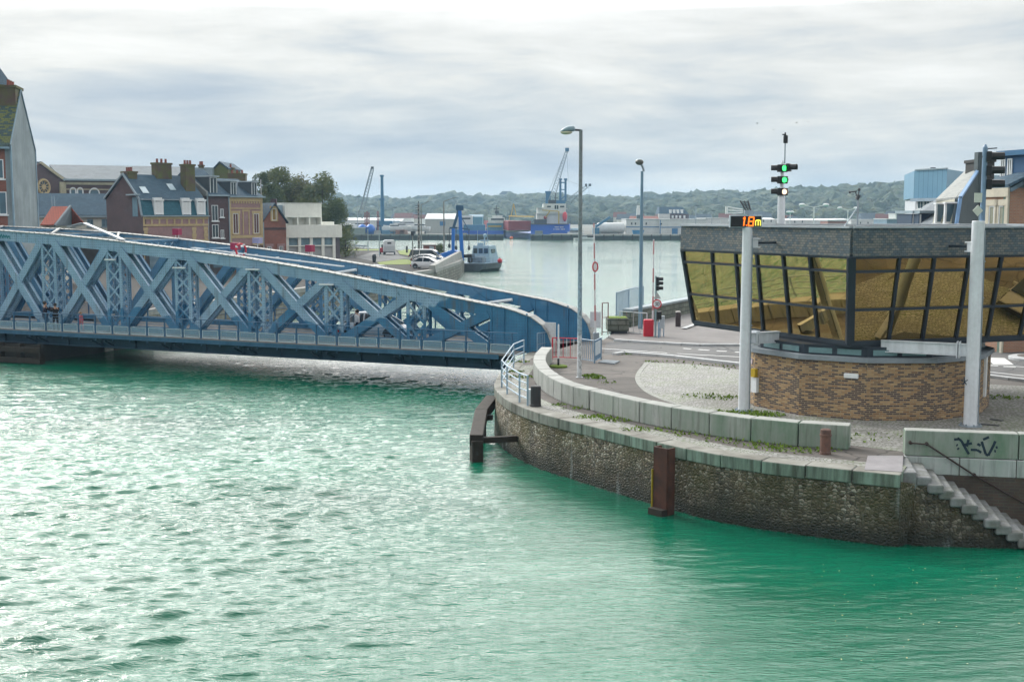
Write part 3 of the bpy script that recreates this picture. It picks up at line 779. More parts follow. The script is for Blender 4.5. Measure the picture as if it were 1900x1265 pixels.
# ------------------------------------------------------------------ the swing bridge
def bridge_paint():
    t = NT('bridge_paint'); p = t.pos(); uv = t.uv()
    n = t.noise(p, .6, 6., .6)
    pale = t.mix(t.ramp(n, [(.3, 0.), (.7, 1.)]), (.165, .285, .41), (.29, .44, .585))
    deep = t.mix(t.ramp(t.noise(p, 1.4, 6., .6), [(.3, 0.), (.7, 1.)]), (.025, .13, .26), (.045, .20, .36))
    sx = t.n('ShaderNodeSeparateXYZ'); t.set(sx, '0', p)
    # the lower members and the quay end were repainted a deeper blue; ragged edges
    patch = t.noise(t.map(p, (.7, .7, .6), (3, 1, 0)), .55, 3., .5)
    v = t.math('ADD', t.math('MULTIPLY', sx.outputs[2], -.30), t.math('MULTIPLY', sx.outputs[0], .017))
    v = t.math('ADD', v, t.math('ADD', t.math('MULTIPLY', patch, 2.2), -.40))
    c = t.mix(t.ramp(v, [(-.0, 0.), (.05, 1.)]), pale, deep)
    # far girders are in the deeper coat
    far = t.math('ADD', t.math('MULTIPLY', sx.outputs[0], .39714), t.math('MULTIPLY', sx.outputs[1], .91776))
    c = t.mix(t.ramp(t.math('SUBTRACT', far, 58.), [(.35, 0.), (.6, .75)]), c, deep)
    # rivet rows
    vo = t.n('ShaderNodeTexVoronoi', voronoi_dimensions='2D'); t.set(vo, 'Vector', uv); t.set(vo, 'Scale', 6.5); t.set(vo, 'Randomness', .0)
    riv = t.ramp(vo.outputs['Distance'], [(.16, 1.), (.24, 0.)])
    c = t.mix(t.math('MULTIPLY', riv, .6), c, (.03, .07, .11))
    # rust and grime runs
    st = t.noise(t.map(p, (2.2, 2.2, .22)), 1.3, 6., .65)
    c = t.mix(t.math('MULTIPLY', t.ramp(st, [(.54, 0.), (.72, 1.)]), .6), c, (.10, .085, .06))
    fl = t.noise(p, 3.2, 6., .7)
    c = t.mix(t.ramp(fl, [(.62, 0.), (.66, .65)]), c, (.05, .12, .17))
    nr = t.bump(riv, .4, .02)
    t.bsdf(c, .48, 0., .4, t.bump(t.noise(p, 9., 4.), .12, .03, nr))
    return t.m
bp = bridge_paint()
chord_top = mat('chord_top_plate', (.40, .40, .385), .7, var=.35, vs=3.5, col2=(.22, .24, .25))
girder_m = mat('girder_blue', (.013, .07, .135), .5, var=.35, vs=.7, streak=.35)
A2 = P(919, 656); B2 = P(0, 609.7)
bu = (B2 - A2).normalized(); bn = Vector((-bu.y, bu.x, 0)); bn = bn if bn.y > 0 else -bn
BRZ = math.atan2(bu.y, bu.x)
br = thing('swing_bridge', 'blue riveted steel swing bridge with arched lattice girders over the channel', 'bridge', (A2.x, A2.y, 0))
def bl_(u, v, z): q = A2 + bu * u + bn * v; return Vector((q.x, q.y, z))
TOPU = [-3, .25, 6.1, 11.3, 17.3, 21.4, 26.5, 31., 35.6, 41, 47, 53]; TOPZ = [1.55, 2.2, 3.1, 3.9, 4.66, 5.05, 5.5, 5.82, 6.05, 6.22, 6.28, 6.2]
def tz(u): return float(np.interp(u, TOPU, TOPZ))
PITCHB = 5.17; POSTS = [.25 + PITCHB * k for k in range(11)]
UEND = 55.
VN, VF = 2.0, 8.0       # near and far girder planes
DP = .62                # depth of a girder box
CH = .62                # chord depth
def curve_end():        # quay end of each girder: rounded nose, local (u,z)
    return [(.25, 2.2), (-.35, 2.05), (-1.25, 1.78), (-1.9, 1.36), (-2.22, .95), (-2.42, .4), (-2.44, -.1)]
lat_n = 0
for V, far in ((VN, False), (VF, True)):
    v0, v1 = V - DP / 2, V + DP / 2
    # top chord: two webs, plus the pale cover plate on top
    m = MB(True); mt = MB(True); us = list(np.arange(.25, UEND + .01, PITCHB / 4))
    for vv in (v0, v1):
        for a, b in zip(us[:-1], us[1:]):
            z0, z1 = tz(a), tz(b); w = .05
            q = [bl_(a, vv - w / 2, z0 - CH), bl_(b, vv - w / 2, z1 - CH), bl_(b, vv + w / 2, z1 - CH), bl_(a, vv + w / 2, z0 - CH),
                 bl_(a, vv - w / 2, z0), bl_(b, vv - w / 2, z1), bl_(b, vv + w / 2, z1), bl_(a, vv + w / 2, z0)]
            m.hexa(q)
    # splice plates and stiffeners
    for k, u in enumerate(us[::2]):
        m.hexa([bl_(u + du, v0 - .05, tz(u) - CH * (1.02) + e) for du, e in ((-.04, 0), (.04, 0))] + [bl_(u + .04, v0 - .02, tz(u) - CH), bl_(u - .04, v0 - .02, tz(u) - CH)] +
               [bl_(u - .04, v0 - .05, tz(u) - .01), bl_(u + .04, v0 - .05, tz(u) - .01), bl_(u + .04, v0 - .02, tz(u) - .01), bl_(u - .04, v0 - .02, tz(u) - .01)])
    part('top_chord', m, bp, br)
    for a, b in zip(us[:-1], us[1:]):
        z0, z1 = tz(a), tz(b); e = .09
        mt.hexa([bl_(a, v0 - e, z0), bl_(b, v0 - e, z1), bl_(b, v1 + e, z1), bl_(a, v1 + e, z0), bl_(a, v0 - e, z0 + .035), bl_(b, v0 - e, z1 + .035), bl_(b, v1 + e, z1 + .035), bl_(a, v1 + e, z0 + .035)])
    ce = curve_end()
    for (ua, za), (ub, zb) in zip(ce[:-1], ce[1:]):
        mt.hexa([bl_(ua, v0 - .09, za), bl_(ub, v0 - .09, zb), bl_(ub, v1 + .09, zb), bl_(ua, v1 + .09, za), bl_(ua, v0 - .09, za + .05), bl_(ub - .04, v0 - .09, zb + .03), bl_(ub - .04, v1 + .09, zb + .03), bl_(ua, v1 + .09, za + .05)])
    for u in np.arange(.4, UEND, .42):    # rivet heads along the cover plate
        for vv in (v0 - .05, v1 + .05):
            c_ = bl_(u, vv, tz(u) + .045); mt.box(c_, (.07, .07, .035))
    part('cover_plate', mt, chord_top, br)
    m = MB(True)
    for vv in (v0, v1): m.hexa([bl_(-2, vv - .03, -.1), bl_(UEND, vv - .03, -.1), bl_(UEND, vv + .03, -.1), bl_(-2, vv + .03, -.1), bl_(-2, vv - .03, .28), bl_(UEND, vv - .03, .28), bl_(UEND, vv + .03, .28), bl_(-2, vv + .03, .28)])
    part('bottom_chord', m, bp, br)
    # nose plate
    m = MB(True); out = [(1.05, -.1), (1.05, tz(1.05) - .02)] + [(u, z - .01) for u, z in ce]
    for vv in (v0, v1): m.slab([bl_(u, vv, z) for u, z in out], bn, .04)
    for (ua, za), (ub, zb) in zip(ce[:-1], ce[1:]):
        m.add([bl_(ua, v0, za), bl_(ub, v0, zb), bl_(ub, v1 + .04, zb), bl_(ua, v1 + .04, za)], [(0, 1, 2, 3)])
    for u in (-1.05, .28, .98): m.hexa([bl_(u + a, v0 - b, z) for z in (-.1, tz(max(u, .25)) - (.25 if u < 0 else .04)) for a, b in ((-.04, .06), (.04, .06), (.04, .0), (-.04, .0))])
    part('nose_plate', m, bp, br)
    # posts: lattice box columns
    for k, u in enumerate(POSTS):
        if k == 0: continue
        hw = .5; zt = tz(u) - .1; m = MB(True)
        for uu in (u - hw, u + hw):
            for vv in (v0 - .03, v1 + .03):
                sgn = 1 if vv > V else -1
                m.hexa([bl_(uu + a, vv + b, z) for z in (.0, zt) for a, b in ((-.10, -.015), (.10, -.015), (.10, .015), (-.10, .015))])
                m.hexa([bl_(uu + a, vv - sgn * .08 + b, z) for z in (.0, zt) for a, b in ((-.015, -.08), (.015, -.08), (.015, .08), (-.015, .08))])
        part('post', m, bp, br)
        m = MB(True); n = max(2, int(round((zt - CH) / .95))); hgt = (zt - CH + .1) / n
        for vv in (v0 - .05, v1 + .05):
            for i in range(n):
                za, zb = .0 + i * hgt, (i + 1) * hgt
                m.bar(bl_(u - hw, vv, za), bl_(u + hw, vv, zb), .11, .02, up=bn); m.bar(bl_(u + hw, vv + .022, za), bl_(u - hw, vv + .022, zb), .11, .02, up=bn)
        for uu in (u - hw, u + hw):
            n2 = n * 2
            for i in range(n2):
                za, zb = i * hgt / 2, (i + 1) * hgt / 2
                m.bar(bl_(uu, v0, za), bl_(uu, v1, zb), .07, .02, up=bu); m.bar(bl_(uu + .022, v1, za), bl_(uu + .022, v0, zb), .07, .02, up=bu)
        part('lacing', m, bp, br)
    # crossed diagonals, doubled webs, flat plates with edge flanges
    for k in range(len(POSTS) - 1):
        ua, ub = POSTS[k] + (.55 if k else .9), POSTS[k + 1] - .55
        za, zb = tz(ua) - CH * .75, tz(ub) - CH * .75
        for (p_, q_, dv) in (((ua, .15), (ub, zb), .05), ((ub, .15), (ua, za), 0.)):
            m = MB(True)
            for vv, s in ((v0 - .06 - dv, -1), (v1 + .06 - dv, 1)):
                m.bar(bl_(p_[0], vv, p_[1]), bl_(q_[0], vv, q_[1]), .46, .03, up=bn)
            for e_ in (-.20, .20):
                d_ = (Vector((q_[0] - p_[0], q_[1] - p_[1]))).normalized(); o_ = Vector((-d_.y, d_.x)) * e_
                for vv, s in ((v0 - .06 - dv, 1), (v1 + .06 - dv, -1)):
                    m.bar(bl_(p_[0] + o_.x, vv + s * .09, p_[1] + o_.y), bl_(q_[0] + o_.x, vv + s * .09, q_[1] + o_.y), .03, .16, up=bn)
            part('diagonal', m, bp, br)
    # gussets
# deck, girders
m = MB(True); m.hexa([bl_(u, v, z) for z in (-.16, 0) for u, v in ((-2.2, 2.5), (UEND, 2.5), (UEND, 7.5), (-2.2, 7.5))])
part('roadway', m, asphalt, br)
walk = mat('footway_boards', (.20, .19, .19), .75, var=.3, vs=1.)
for a, b in ((0., 1.62), (8.4, 9.3)):
    m = MB(True); m.hexa([bl_(u, v, z) for z in (-.10, .0) for u, v in ((-1., a), (UEND, a), (UEND, b), (-1., b))]); part('footway', m, walk, br)
for v in (.02, 9.28):
    m = MB(True); m.hexa([bl_(u, v + e, z) for z in (-.26, -.05) for u, e in ((-.2, -.04), (UEND, -.04), (UEND, .04), (-.2, .04))])
    m.hexa([bl_(u, v + e, z) for z in (-.28, -.25) for u, e in ((-.2, -.10), (UEND, -.10), (UEND, .10), (-.2, .10))])
    part('fascia', m, mat('fascia_blue', (.022, .09, .17), .5, var=.4, vs=1.2, col2=(.04, .13, .22), streak=.3), br)
for v in (.9, 2.0, 8.0):
    m = MB(True); m.hexa([bl_(u, v + e, z) for z in (-.9 if v < 1 else -.5, -.12) for u, e in ((-.2, -.05), (UEND, -.05), (UEND, .05), (-.2, .05))])
    m.hexa([bl_(u, v + e, z) for z in ((-.92, -.87) if v < 1 else (-.53, -.5)) for u, e in ((-.2, -.2), (UEND, -.2), (UEND, .2), (-.2, .2))])
    for u in np.arange(.6, UEND, PITCHB / 2): m.hexa([bl_(u + a, v + e, z) for z in (-.87 if v < 1 else -.5, -.12) for a, e in ((-.02, -.18), (.02, -.18), (.02, .18), (-.02, .18))])
    part('girder', m, girder_m, br)
for k, u in enumerate(POSTS):
    m = MB(True); m.hexa([bl_(u + a, v, z) for z in (-.42, -.14) for a, v in ((-.1, .3), (.1, .3), (.1, 9.1), (-.1, 9.1))]); part('cross_beam', m, girder_m, br)
    m = MB(True)
    for s in (-.5, .5):
        m.bar(bl_(u + s, .05, -.42), bl_(u + s, 1.0, -.85), .1, .08)
    part('bracket', m, girder_m, br)
# railings of both footways
RP = 1.292
mesh_m = None
def panel_mat():
    t = NT('railing_mesh'); 
    a = t.bsdf((.24, .34, .43), .5)
    tr = t.n('ShaderNodeBsdfTransparent'); mx = t.n('ShaderNodeMixShader'); t.set(mx, '0', .46)
    t.t.links.new(tr.outputs[0], mx.inputs[1]); t.t.links.new(a.outputs[0], mx.inputs[2]); t.t.links.new(mx.outputs[0], t.out.inputs[0])
    return t.m
mesh_m = panel_mat()
frame_m = mat('panel_frame', (.52, .60, .66), .5, var=.15)
NP = 41
for v, near in ((.06, True), (9.24, False)):
    for z, r in ((1.08, .026), (.88, .014), (.72, .014), (.56, .012)):
        m = MB(True); m.tube(bl_(-1.2, v, z), bl_(UEND, v, z), r, n=6); part('handrail' if z > 1 else 'rail', m, rail_deep if 'rail_deep' in globals() else mat('rail_deep', (.05, .14, .26), .45, var=.3), br)
    for i in range(NP + 1):
        u = -.9 + i * RP
        m = MB(True); m.hexa([bl_(u + a, v + e, z) for z in (-.42, 1.08) for a, e in ((-.03, -.04), (.03, -.04), (.03, .04), (-.03, .04))]); part('railing_post', m, mat('rail_deep', (.05, .14, .26), .45, var=.3), br)
        if i == NP or not near: continue
        a, b = u + .11, u + RP - .11
        m = MB(True); m.hexa([bl_(q, v + e, z) for z in (.07, .47) for q, e in ((a, -.004), (b, -.004), (b, .004), (a, .004))]); pn = part('mesh_panel', m, mesh_m, br)
        m = MB(True)
        for z in (.06, .48): m.bar(bl_(a, v, z), bl_(b, v, z), .028, .028)
        for q in (a, b): m.bar(bl_(q, v, .06), bl_(q, v, .48), .028, .028, up=bn)
        part('panel_frame', m, frame_m, pn)
# overhead sway bracing between the girders: lattice beams and diagonals
for k in (4, 5, 6, 7, 8, 9, 10):
    u = POSTS[k]; z = tz(u) - .02
    m = MB(True)
    for zz in (z - .02, z - .62): m.bar(bl_(u, VN, zz), bl_(u, VF, zz), .22, .1)
    n = 9
    for i in range(n):
        a, b = VN + (VF - VN) * i / n, VN + (VF - VN) * (i + 1) / n
        m.bar(bl_(u, a, z - .6), bl_(u, b, z - .04), .05, .05); m.bar(bl_(u, b, z - .6), bl_(u, a, z - .04), .05, .05)
    part('sway_beam', m, bp, br)
for k in (5, 6, 7, 8, 9):
    m = MB(True); ua, ub = POSTS[k], POSTS[k + 1]
    m.bar(bl_(ua, VN, tz(ua) + .04), bl_(ub, VF, tz(ub) + .04), .14, .1); m.bar(bl_(ua, VF, tz(ua) - .08), bl_(ub, VN, tz(ub) - .08), .14, .1)
    part('wind_brace', m, chord_top, br)
# raised pale cover above the pivot end
q = PP(157, 414, bl_(0, VF, 0), bn); m = MB(True); m.bar(bl_(25.6, VN, tz(25.6) + .12), q, .26, .06); m.bar(q, q + bu * 1.2 - Vector((0, 0, .25)), .9, .06)
part('walkway_plate', m, mat('walk_plate', (.42, .47, .52), .5), br)
# cables along the chord, pale tubes
m = MB(True)
for (ua, ub, v) in ((12.5, 22., 5.6),):
    for dv in (0, .35): m.tube(bl_(ua, v + dv, tz(ua) - .05), bl_(ub, v + dv - 1.8, tz(ub) - .05), 0.03, n=6)
    for u in np.linspace(ua, ub, 8): m.bar(bl_(u, v - 1.8 * (u - ua) / (ub - ua), tz(u) - .05), bl_(u, v + .35 - 1.8 * (u - ua) / (ub - ua), tz(u) - .05), .04, .04)
part('cable_tray', m, white_metal, br)
# lamp fittings under the chord and on the posts, bird boxes of signal lamps on the chord
for u, z, v, L_ in ((26.2, 4.35, VN - .55, .8), (15.8, 3.95, VN - .6, .9), (10.9, 3.2, VN - .6, .9), (21.0, 3.95, VN - .6, .9)):
    m = MB(True); m.bar(bl_(u - L_ / 2, v, z), bl_(u + L_ / 2, v, z), .12, .08); m.bar(bl_(u, v, z + .02), bl_(u, VN, z + .05), .05, .05); part('strip_light', m, white_metal, br)
for u, v in ((3.2, VF), (13.5, VF)):
    m = MB(True); m.tube(bl_(u - .9, v - .5, tz(u) - .45), bl_(u + .9, v - .5, tz(u) - .72), .09, n=8); part('strip_light', m, white_metal, br)
magenta = mat('signal_red', (.30, .015, .07), .4, var=.2)
for px, py, V in ((329, 445, VF), (437, 463, VN + 1.2), (575, 455, VF)):
    q = PP(px, py, bl_(0, V, 0), bn); u = (q - A2).dot(bu)
    if V == VF or True:
        z = tz(u)
        m = MB(True); m.box((q.x, q.y, z + .45), (.46, .4, .42), rz=BRZ)
        o = part('signal_box', m, magenta, br)
        m = MB(True)
        for s in (-.12, .12): m.tube(bl_(u + s, V, z), bl_(u + s, V, z + .28), .025, n=6)
        if abs(V - VN) > .5 and V != VF: m.bar(bl_(u, VN, z - .02), bl_(u, V + .2, z - .02), .2, .06)
        part('bracket', m, white_metal, o)
q = PP(478, 452, bl_(0, VF, 0), bn); u = (q - A2).dot(bu)
m = MB(True); m.box((q.x, q.y, tz(u) + .5), (.5, .4, .36), rz=BRZ); o = part('signal_box', m, mat('signal_lilac', (.3, .3, .5), .5), br)
m = MB(True); m.tube(bl_(u, VF, tz(u)), bl_(u, VF, tz(u) + .32), .03, n=6); part('bracket', m, white_metal, o)
# notice plates on the noses
for V, u, z in ((VN, -2.3, 1.05), (VF, -2.65, 1.1)):
    m = MB(True); c_ = bl_(u, V - .2, z + .1); m.box(c_, (.62, .05, .9 if V == VF else .75), rz=BRZ + (.0 if V == VF else -.1)); part('notice_plate', m, mat('notice_plate', (.60, .62, .66), .5, var=.2, vs=8), br)
# graffiti tag on the chord
m = MB(True); g = [(0, .1), (.12, .3), (.2, .1), (.3, .32), (.42, .08), (.5, .3), (.62, .12), (.72, .3), (.8, .1), (.95, .26), (1.05, .05)]
for (a, za), (b, zb) in zip(g[:-1], g[1:]):
    ua, ub = 35.4 - a, 35.4 - b
    m.bar(bl_(ua, VN - DP / 2 - .045, tz(ua) - .52 + za), bl_(ub, VN - DP / 2 - .045, tz(ub) - .52 + zb), .05, .012, up=bn)
part('graffiti', m, mat('teal_spray', (.0, .19, .22), .6), br)

# lifebuoy ring on the bridge
q = PP(447, 464, bl_(0, VN + 1.0, 0), bn)
lb = thing('lifebuoy', 'red and white ring hanging beside the red box on top of the bridge', 'lifebuoy', q)
m = MB(True); n = 20; rr = []
for i in range(n + 1):
    a = 2 * PI * i / n; rr.append(q + bu * (.36 * math.cos(a)) + Vector((0, 0, .36 * math.sin(a))))
m.path(rr, .06); part('ring', m, red_paint, lb)
m = MB(True)
for a in (.6, 2.2, 3.7, 5.3): c_ = q + bu * (.36 * math.cos(a)) + Vector((0, 0, .36 * math.sin(a))); m.box(c_, (.12, .14, .12))
part('band', m, white_metal, lb)

# pivot pier and timber fendering under the left half
pr_ = thing('bridge_pier', 'dark timber and masonry pier standing in the water under the bridge', 'pier', bl_(33, 4, WZ))
m = MB(True); m.hexa([bl_(u, v, z) for z in (-4, -.95) for u, v in ((31.2, .3), (60, .3), (60, 11), (31.2, 11))]); part('masonry', m, mat('dark_stone', (.035, .034, .03), .9, var=.4, bump=.4), pr_)
for i in range(7):
    m = MB(True); u = 30.3 + i * 1.5; c_ = bl_(u, -.3 - .1 * i, 0); m.box((c_.x, c_.y, -2.1), (.34, .34, 2.6), rz=BRZ); part('pile', m, timber, pr_)
m = MB(True); m.bar(bl_(30, -.5, -1.15), bl_(42, -1.2, -1.15), .3, .3); m.bar(bl_(30, -.5, -1.8), bl_(42, -1.2, -1.8), .3, .3); part('waling', m, timber, pr_)
# ------------------------------------------------------------------ bridge control building
slate_m = brickmat('slate_shingles', (.085, .115, .14), (.12, .145, .165), (.05, .07, .085), .16, .085, .008, c3=(.18, .18, .17), bump=.5, dirt=.3)
cab_frame = mat('cabin_frame', (.030, .042, .06), .4, .2, var=.25)
multi_brick = brickmat('multi_brick', (.22, .11, .052), (.45, .30, .15), (.32, .265, .18), .23, .068, .011, c3=(.06, .04, .05), bump=.5, dirt=.22)
def gold_glass():
    t = NT('gold_glass'); p = t.pos()
    g = t.n('ShaderNodeBsdfGlossy'); t.set(g, 'Color', (.92, .66, .29, 1)); t.set(g, 'Roughness', .015)
    t.set(g, 'Normal', t.bump(t.noise(p, .9, 2.), .02, .05))
    tr = t.n('ShaderNodeBsdfTransparent'); t.set(tr, 'Color', (.50, .54, .22, 1))
    mx = t.n('ShaderNodeMixShader'); t.set(mx, '0', .52)
    t.t.links.new(tr.outputs[0], mx.inputs[1]); t.t.links.new(g.outputs[0], mx.inputs[2]); t.t.links.new(mx.outputs[0], t.out.inputs[0])
    return t.m
gold = gold_glass()
D0 = 39.5
T0 = PD(1580, 476.5, D0); T1 = PD(1266, 459.5, 48.3)
T1.z = T0.z
C0 = PD(1580, 424, D0)
ZB, ZS = T0.z, C0.z            # underside and top of the slate band
TR = T0 + (PD(1900, 475.4, 41.6) - T0).normalized() * 12.5; TR.z = ZB
B0 = PD(1577, 637, 40.35); ZF = B0.z
ld = (T1 - T0); ld.z = 0; ld.normalize(); rd = (TR - T0); rd.z = 0; rd.normalize()
ln_ = Vector((ld.y, -ld.x, 0)); ln_ = ln_ if ln_.x < 0 else -ln_
rn_ = Vector((rd.y, -rd.x, 0)); rn_ = rn_ if rn_.y < 0 else -rn_
B1 = T1 - ln_ * 0 + Vector((B0.x - T0.x, B0.y - T0.y, ZF - ZB)) ; 
# bottom line of the left face, parallel to its top line
b1 = PD(1293, 597, 46.); r_ = sight(1293, 597)
B1 = PP(1293, 597, Vector((0, 0, ZF)), Vector((0, 0, 1)))
B1 = B0 + ld * ((B1 - B0).dot(ld))
BR = B0 + rd * 11.9
cb_ = thing('control_building', 'glazed bridge control building with slate band on a round brick base', 'building', (13.3, 44.4, 0))
back = (ld * .55 + rd * .35).normalized()
TB = TR + Vector((-.25, .97, 0)) * 8.; TL = T1 + Vector((.85, .52, 0)) * 5.
poly_t = [T0, TR, TB, TL, T1]
def inset(pts, d):
    c = sum(pts, Vector()) / len(pts); return [p + (c - p).normalized() * d for p in pts]
# slate fascia ring
for i in range(5):
    a, b = poly_t[i], poly_t[(i + 1) % 5]; e = (b - a).normalized(); n = Vector((e.y, -e.x, 0)); m = MB(True)
    c = sum(poly_t, Vector()) / 5
    if n.dot(a - c) < 0: n = -n
    A_, B_ = a + n * .10, b + n * .10
    m.hexa([(A_ - n * .3).to_3d()[:2] + (ZB,) if False else (A_.x - n.x * .3, A_.y - n.y * .3, ZB), (B_.x - n.x * .3, B_.y - n.y * .3, ZB), (B_.x, B_.y, ZB), (A_.x, A_.y, ZB),
            (A_.x - n.x * .36, A_.y - n.y * .36, ZS), (B_.x - n.x * .36, B_.y - n.y * .36, ZS), (B_.x - n.x * .03, B_.y - n.y * .03, ZS), (A_.x - n.x * .03, A_.y - n.y * .03, ZS)])
    part('slate_band', m, slate_m, cb_)
    m = MB(True)
    m.hexa([(q.x, q.y, z) for z in (ZS + .004, ZS + .075) for q in (a + n * .14, b + n * .14, b - n * .2, a - n * .2)]); part('roof_edge', m, mat('zinc_edge', (.42, .47, .52), .4, .3), cb_)
m = MB(True); m.prism([(p.x, p.y) for p in inset(poly_t, .25)], ZS - .25, ZS - .02); part('roof', m, concrete, cb_)
m = MB(True); m.prism([(p.x, p.y) for p in inset(poly_t, .3)], ZB - .02, ZB + .03); part('ceiling', m, mat('cabin_ceiling', (.25, .24, .2), .8), cb_)
BB = BR + Vector((-.25, .97, 0)) * 6.4; BL = B1 + Vector((.85, .52, 0)) * 4.3
poly_b = [B0, BR, BB, BL, B1]
m = MB(True); m.prism([(p.x, p.y) for p in poly_b], ZF - .14, ZF - .02); part('floor', m, cab_frame, cb_)
# glazed faces: mullion feet and heads
def face(tp, bp_, tops, bots, n, bars=(.17, .61), thick=.10):
    cols = [(a, b) for a, b in zip(tops, bots)]
    m = MB(True)
    up = n
    for a, b in cols: m.bar(a, b, thick if a not in (tops[0], tops[-1]) else thick * 1.35, .13, up=up)
    part('mullion', m, cab_frame, cb_)
    m = MB(True)
    for f in (0, *bars, 1):
        a = tops[0].lerp(bots[0], f); b = tops[-1].lerp(bots[-1], f); m.bar(a, b, .10 if 0 < f < 1 else .14, .12, up=up) if False else m.bar(a, b, .12, .09 if 0 < f < 1 else .15, up=Vector((0, 0, 1)))
    part('transom', m, cab_frame, cb_)
    for (a, b), (c, d) in zip(cols[:-1], cols[1:]):
        fs = [0, *bars, 1]
        for f0, f1 in zip(fs[:-1], fs[1:]):
            m = MB(True); q = [a.lerp(b, f0), c.lerp(d, f0), c.lerp(d, f1), a.lerp(b, f1)]
            nr = (q[1] - q[0]).cross(q[3] - q[0]).normalized()
            if nr.dot(n) < 0: nr = -nr
            m.slab([v + nr * (random.uniform(-.012, .004) - .012) for v in q], nr, .012); part('pane', m, gold, cb_)
tl_px = [1578, 1502.6, 1453, 1404, 1365, 1321, 1267]; bl_px = [1577, 1518, 1467, 1417, 1375, 1332, 1293]
def online(px, p, d):   # point of the line p + t d seen on the sight column px
    k = (px - 950) / F_PX
    # X = k * depth, depth measured along FW
    f = lambda t: (p + d * t).x - k * ((p + d * t) - CAM).dot(FW)
    t0, t1 = f(0), f(1); return p + d * (-t0 / (t1 - t0))
lt = [online(x, T0, ld) for x in tl_px]; lb_ = [online(x, B0, ld) for x in bl_px]; lb_[0] = B0; lt[0] = T0; lt[-1] = T1; lb_[-1] = B1
face(T0, B0, lt, lb_, (ln_ * .95 - Vector((0, 0, .3))).normalized())
tr_px = [1669, 1734, 1799, 1859, 1925, 1990, 2055]; br_px = [1648, 1711, 1773, 1831, 1891, 1955, 2015]
rt = [T0] + [online(x, T0, rd) for x in tr_px] + [TR]; rb_ = [B0] + [online(x, B0, rd) for x in br_px] + [BR]
face(T0, B0, rt, rb_, (rn_ * .95 - Vector((0, 0, .3))).normalized())
m = MB(True); m.bar(T0 + (ln_ + rn_) * .03, B0 + (ln_ + rn_) * .03, .26, .2, up=(0, -1, 0)); part('corner_post', m, cab_frame, cb_)
for (a, b, c, d) in ((TR, TB, BB, BR), (TB, TL, BL, BB), (TL, T1, B1, BL)):
    n = (b - a).cross(c - b).normalized(); cen = sum(poly_t, Vector()) / 5
    if n.dot(a - cen) < 0: n = -n
    k = 5; face(a, d, [a.lerp(b, i / k) for i in range(k + 1)], [d.lerp(c, i / k) for i in range(k + 1)], n)
# curtains inside the left end
cur = mat('curtain', (.62, .55, .22), .8, var=.3, vs=5)
m = MB(True)
cen = sum(poly_b, Vector()) / 5
for (p_, q_) in ((TL, T1), (T1, T0)):
    L_ = 4.2 if q_ is T1 else 2.4
    base = q_ if q_ is T1 else p_; dr = (p_ - q_).normalized() if q_ is T1 else (q_ - p_).normalized()
    inn = (cen - base); inn.z = 0; inn.normalize()
    k = 26; pts = []
    for i in range(k + 1):
        o = base + dr * (.9 + L_ * i / k) + inn * (1.1 + .07 * math.sin(i * 2.2)); pts.append(o)
    for i, (a, b) in enumerate(zip(pts[:-1], pts[1:])):
        if i % 9 > 5: continue
        m.add([(a.x, a.y, ZF + .9), (b.x, b.y, ZF + .9), (b.x, b.y, ZB - .05), (a.x, a.y, ZB - .05)], [(0, 1, 2, 3)])
part('curtain', m, cur, cb_)
ck = thing('cupboard', 'dark cabinet standing behind the glass at the left end of the control room', 'cupboard', (0, 0, 0))
q = B1.lerp(cen, .22); ck.location = (q.x, q.y, ZF); ck['_l'] = (q.x, q.y, ZF)
part('body', MB().box((0, 0, .75), (1.1, .6, 1.5), rz=.4), mat('cabinet_green', (.02, .05, .045), .5), ck, bevel=.02)
part('door', MB().box((-.12, -.30, .75), (.9, .03, 1.3), rz=.4), mat('cabinet_door', (.03, .06, .055), .5), ck)
for i, t_ in enumerate((.45, .6, .75)):
    q = B1.lerp(B0, t_).lerp(cen, .35)
    dk = thing('control_desk', ['dark control desk behind the third bay of the glass left face', 'dark control desk in the middle of the glazed left face', 'dark control desk just left of the glass corner'][i], 'desk', (q.x, q.y, ZF), math.atan2(ld.y, ld.x), 'control desks behind the gold glass')
    part('cabinet', MB().box((0, 0, .4), (1.5, .7, .8)), mat('desk_grey', (.05, .06, .06), .5), dk, bevel=.02)
    part('top', MB().bar((-.8, 0, .86), (.8, 0, .9), .85, .05), mat('desk_top', (.1, .1, .09), .4), dk)
# clerestory and brick drum
BC = Vector((13.3, 44.55, 0)); NB = 12; RB = 4.5; ZBR = 2.0
def ngon(r, rot=R(-90 + 15), c=BC): return [(c.x + r * math.cos(rot + 2 * PI * i / NB), c.y + r * math.sin(rot + 2 * PI * i / NB)) for i in range(NB)]
m = MB(True); m.prism(ngon(RB), -.1, ZBR); part('brick_base', m, multi_brick, cb_)
m = MB(True); m.prism(ngon(RB + .12), ZBR + .002, ZBR + .16); part('base_coping', m, mat('base_coping', (.24, .28, .32), .6, var=.3), cb_)
m = MB(True); m.prism(ngon(RB - .22), ZBR + .16, ZF - .142); part('window_band', m, cab_frame, cb_)
pts = ngon(RB - .20)
for i in range(NB):
    a, b = Vector(pts[i]), Vector(pts[(i + 1) % NB]); n = Vector((a.x + b.x - 2 * BC.x, a.y + b.y - 2 * BC.y)).normalized() * .015
    for f0, f1 in ((.09, .46), (.54, .91)):
        p_, q_ = a.lerp(b, f0) + n, a.lerp(b, f1) + n; m = MB(True)
        m.hexa([(v.x, v.y, z) for z in (ZBR + .22, ZF - .24) for v in (p_, q_, q_ - n * 1.5, p_ - n * 1.5)]); part('clerestory_pane', m, mat('clerestory_glass', (.16, .27, .30), .08, spec=.8, var=.3, vs=2), cb_)
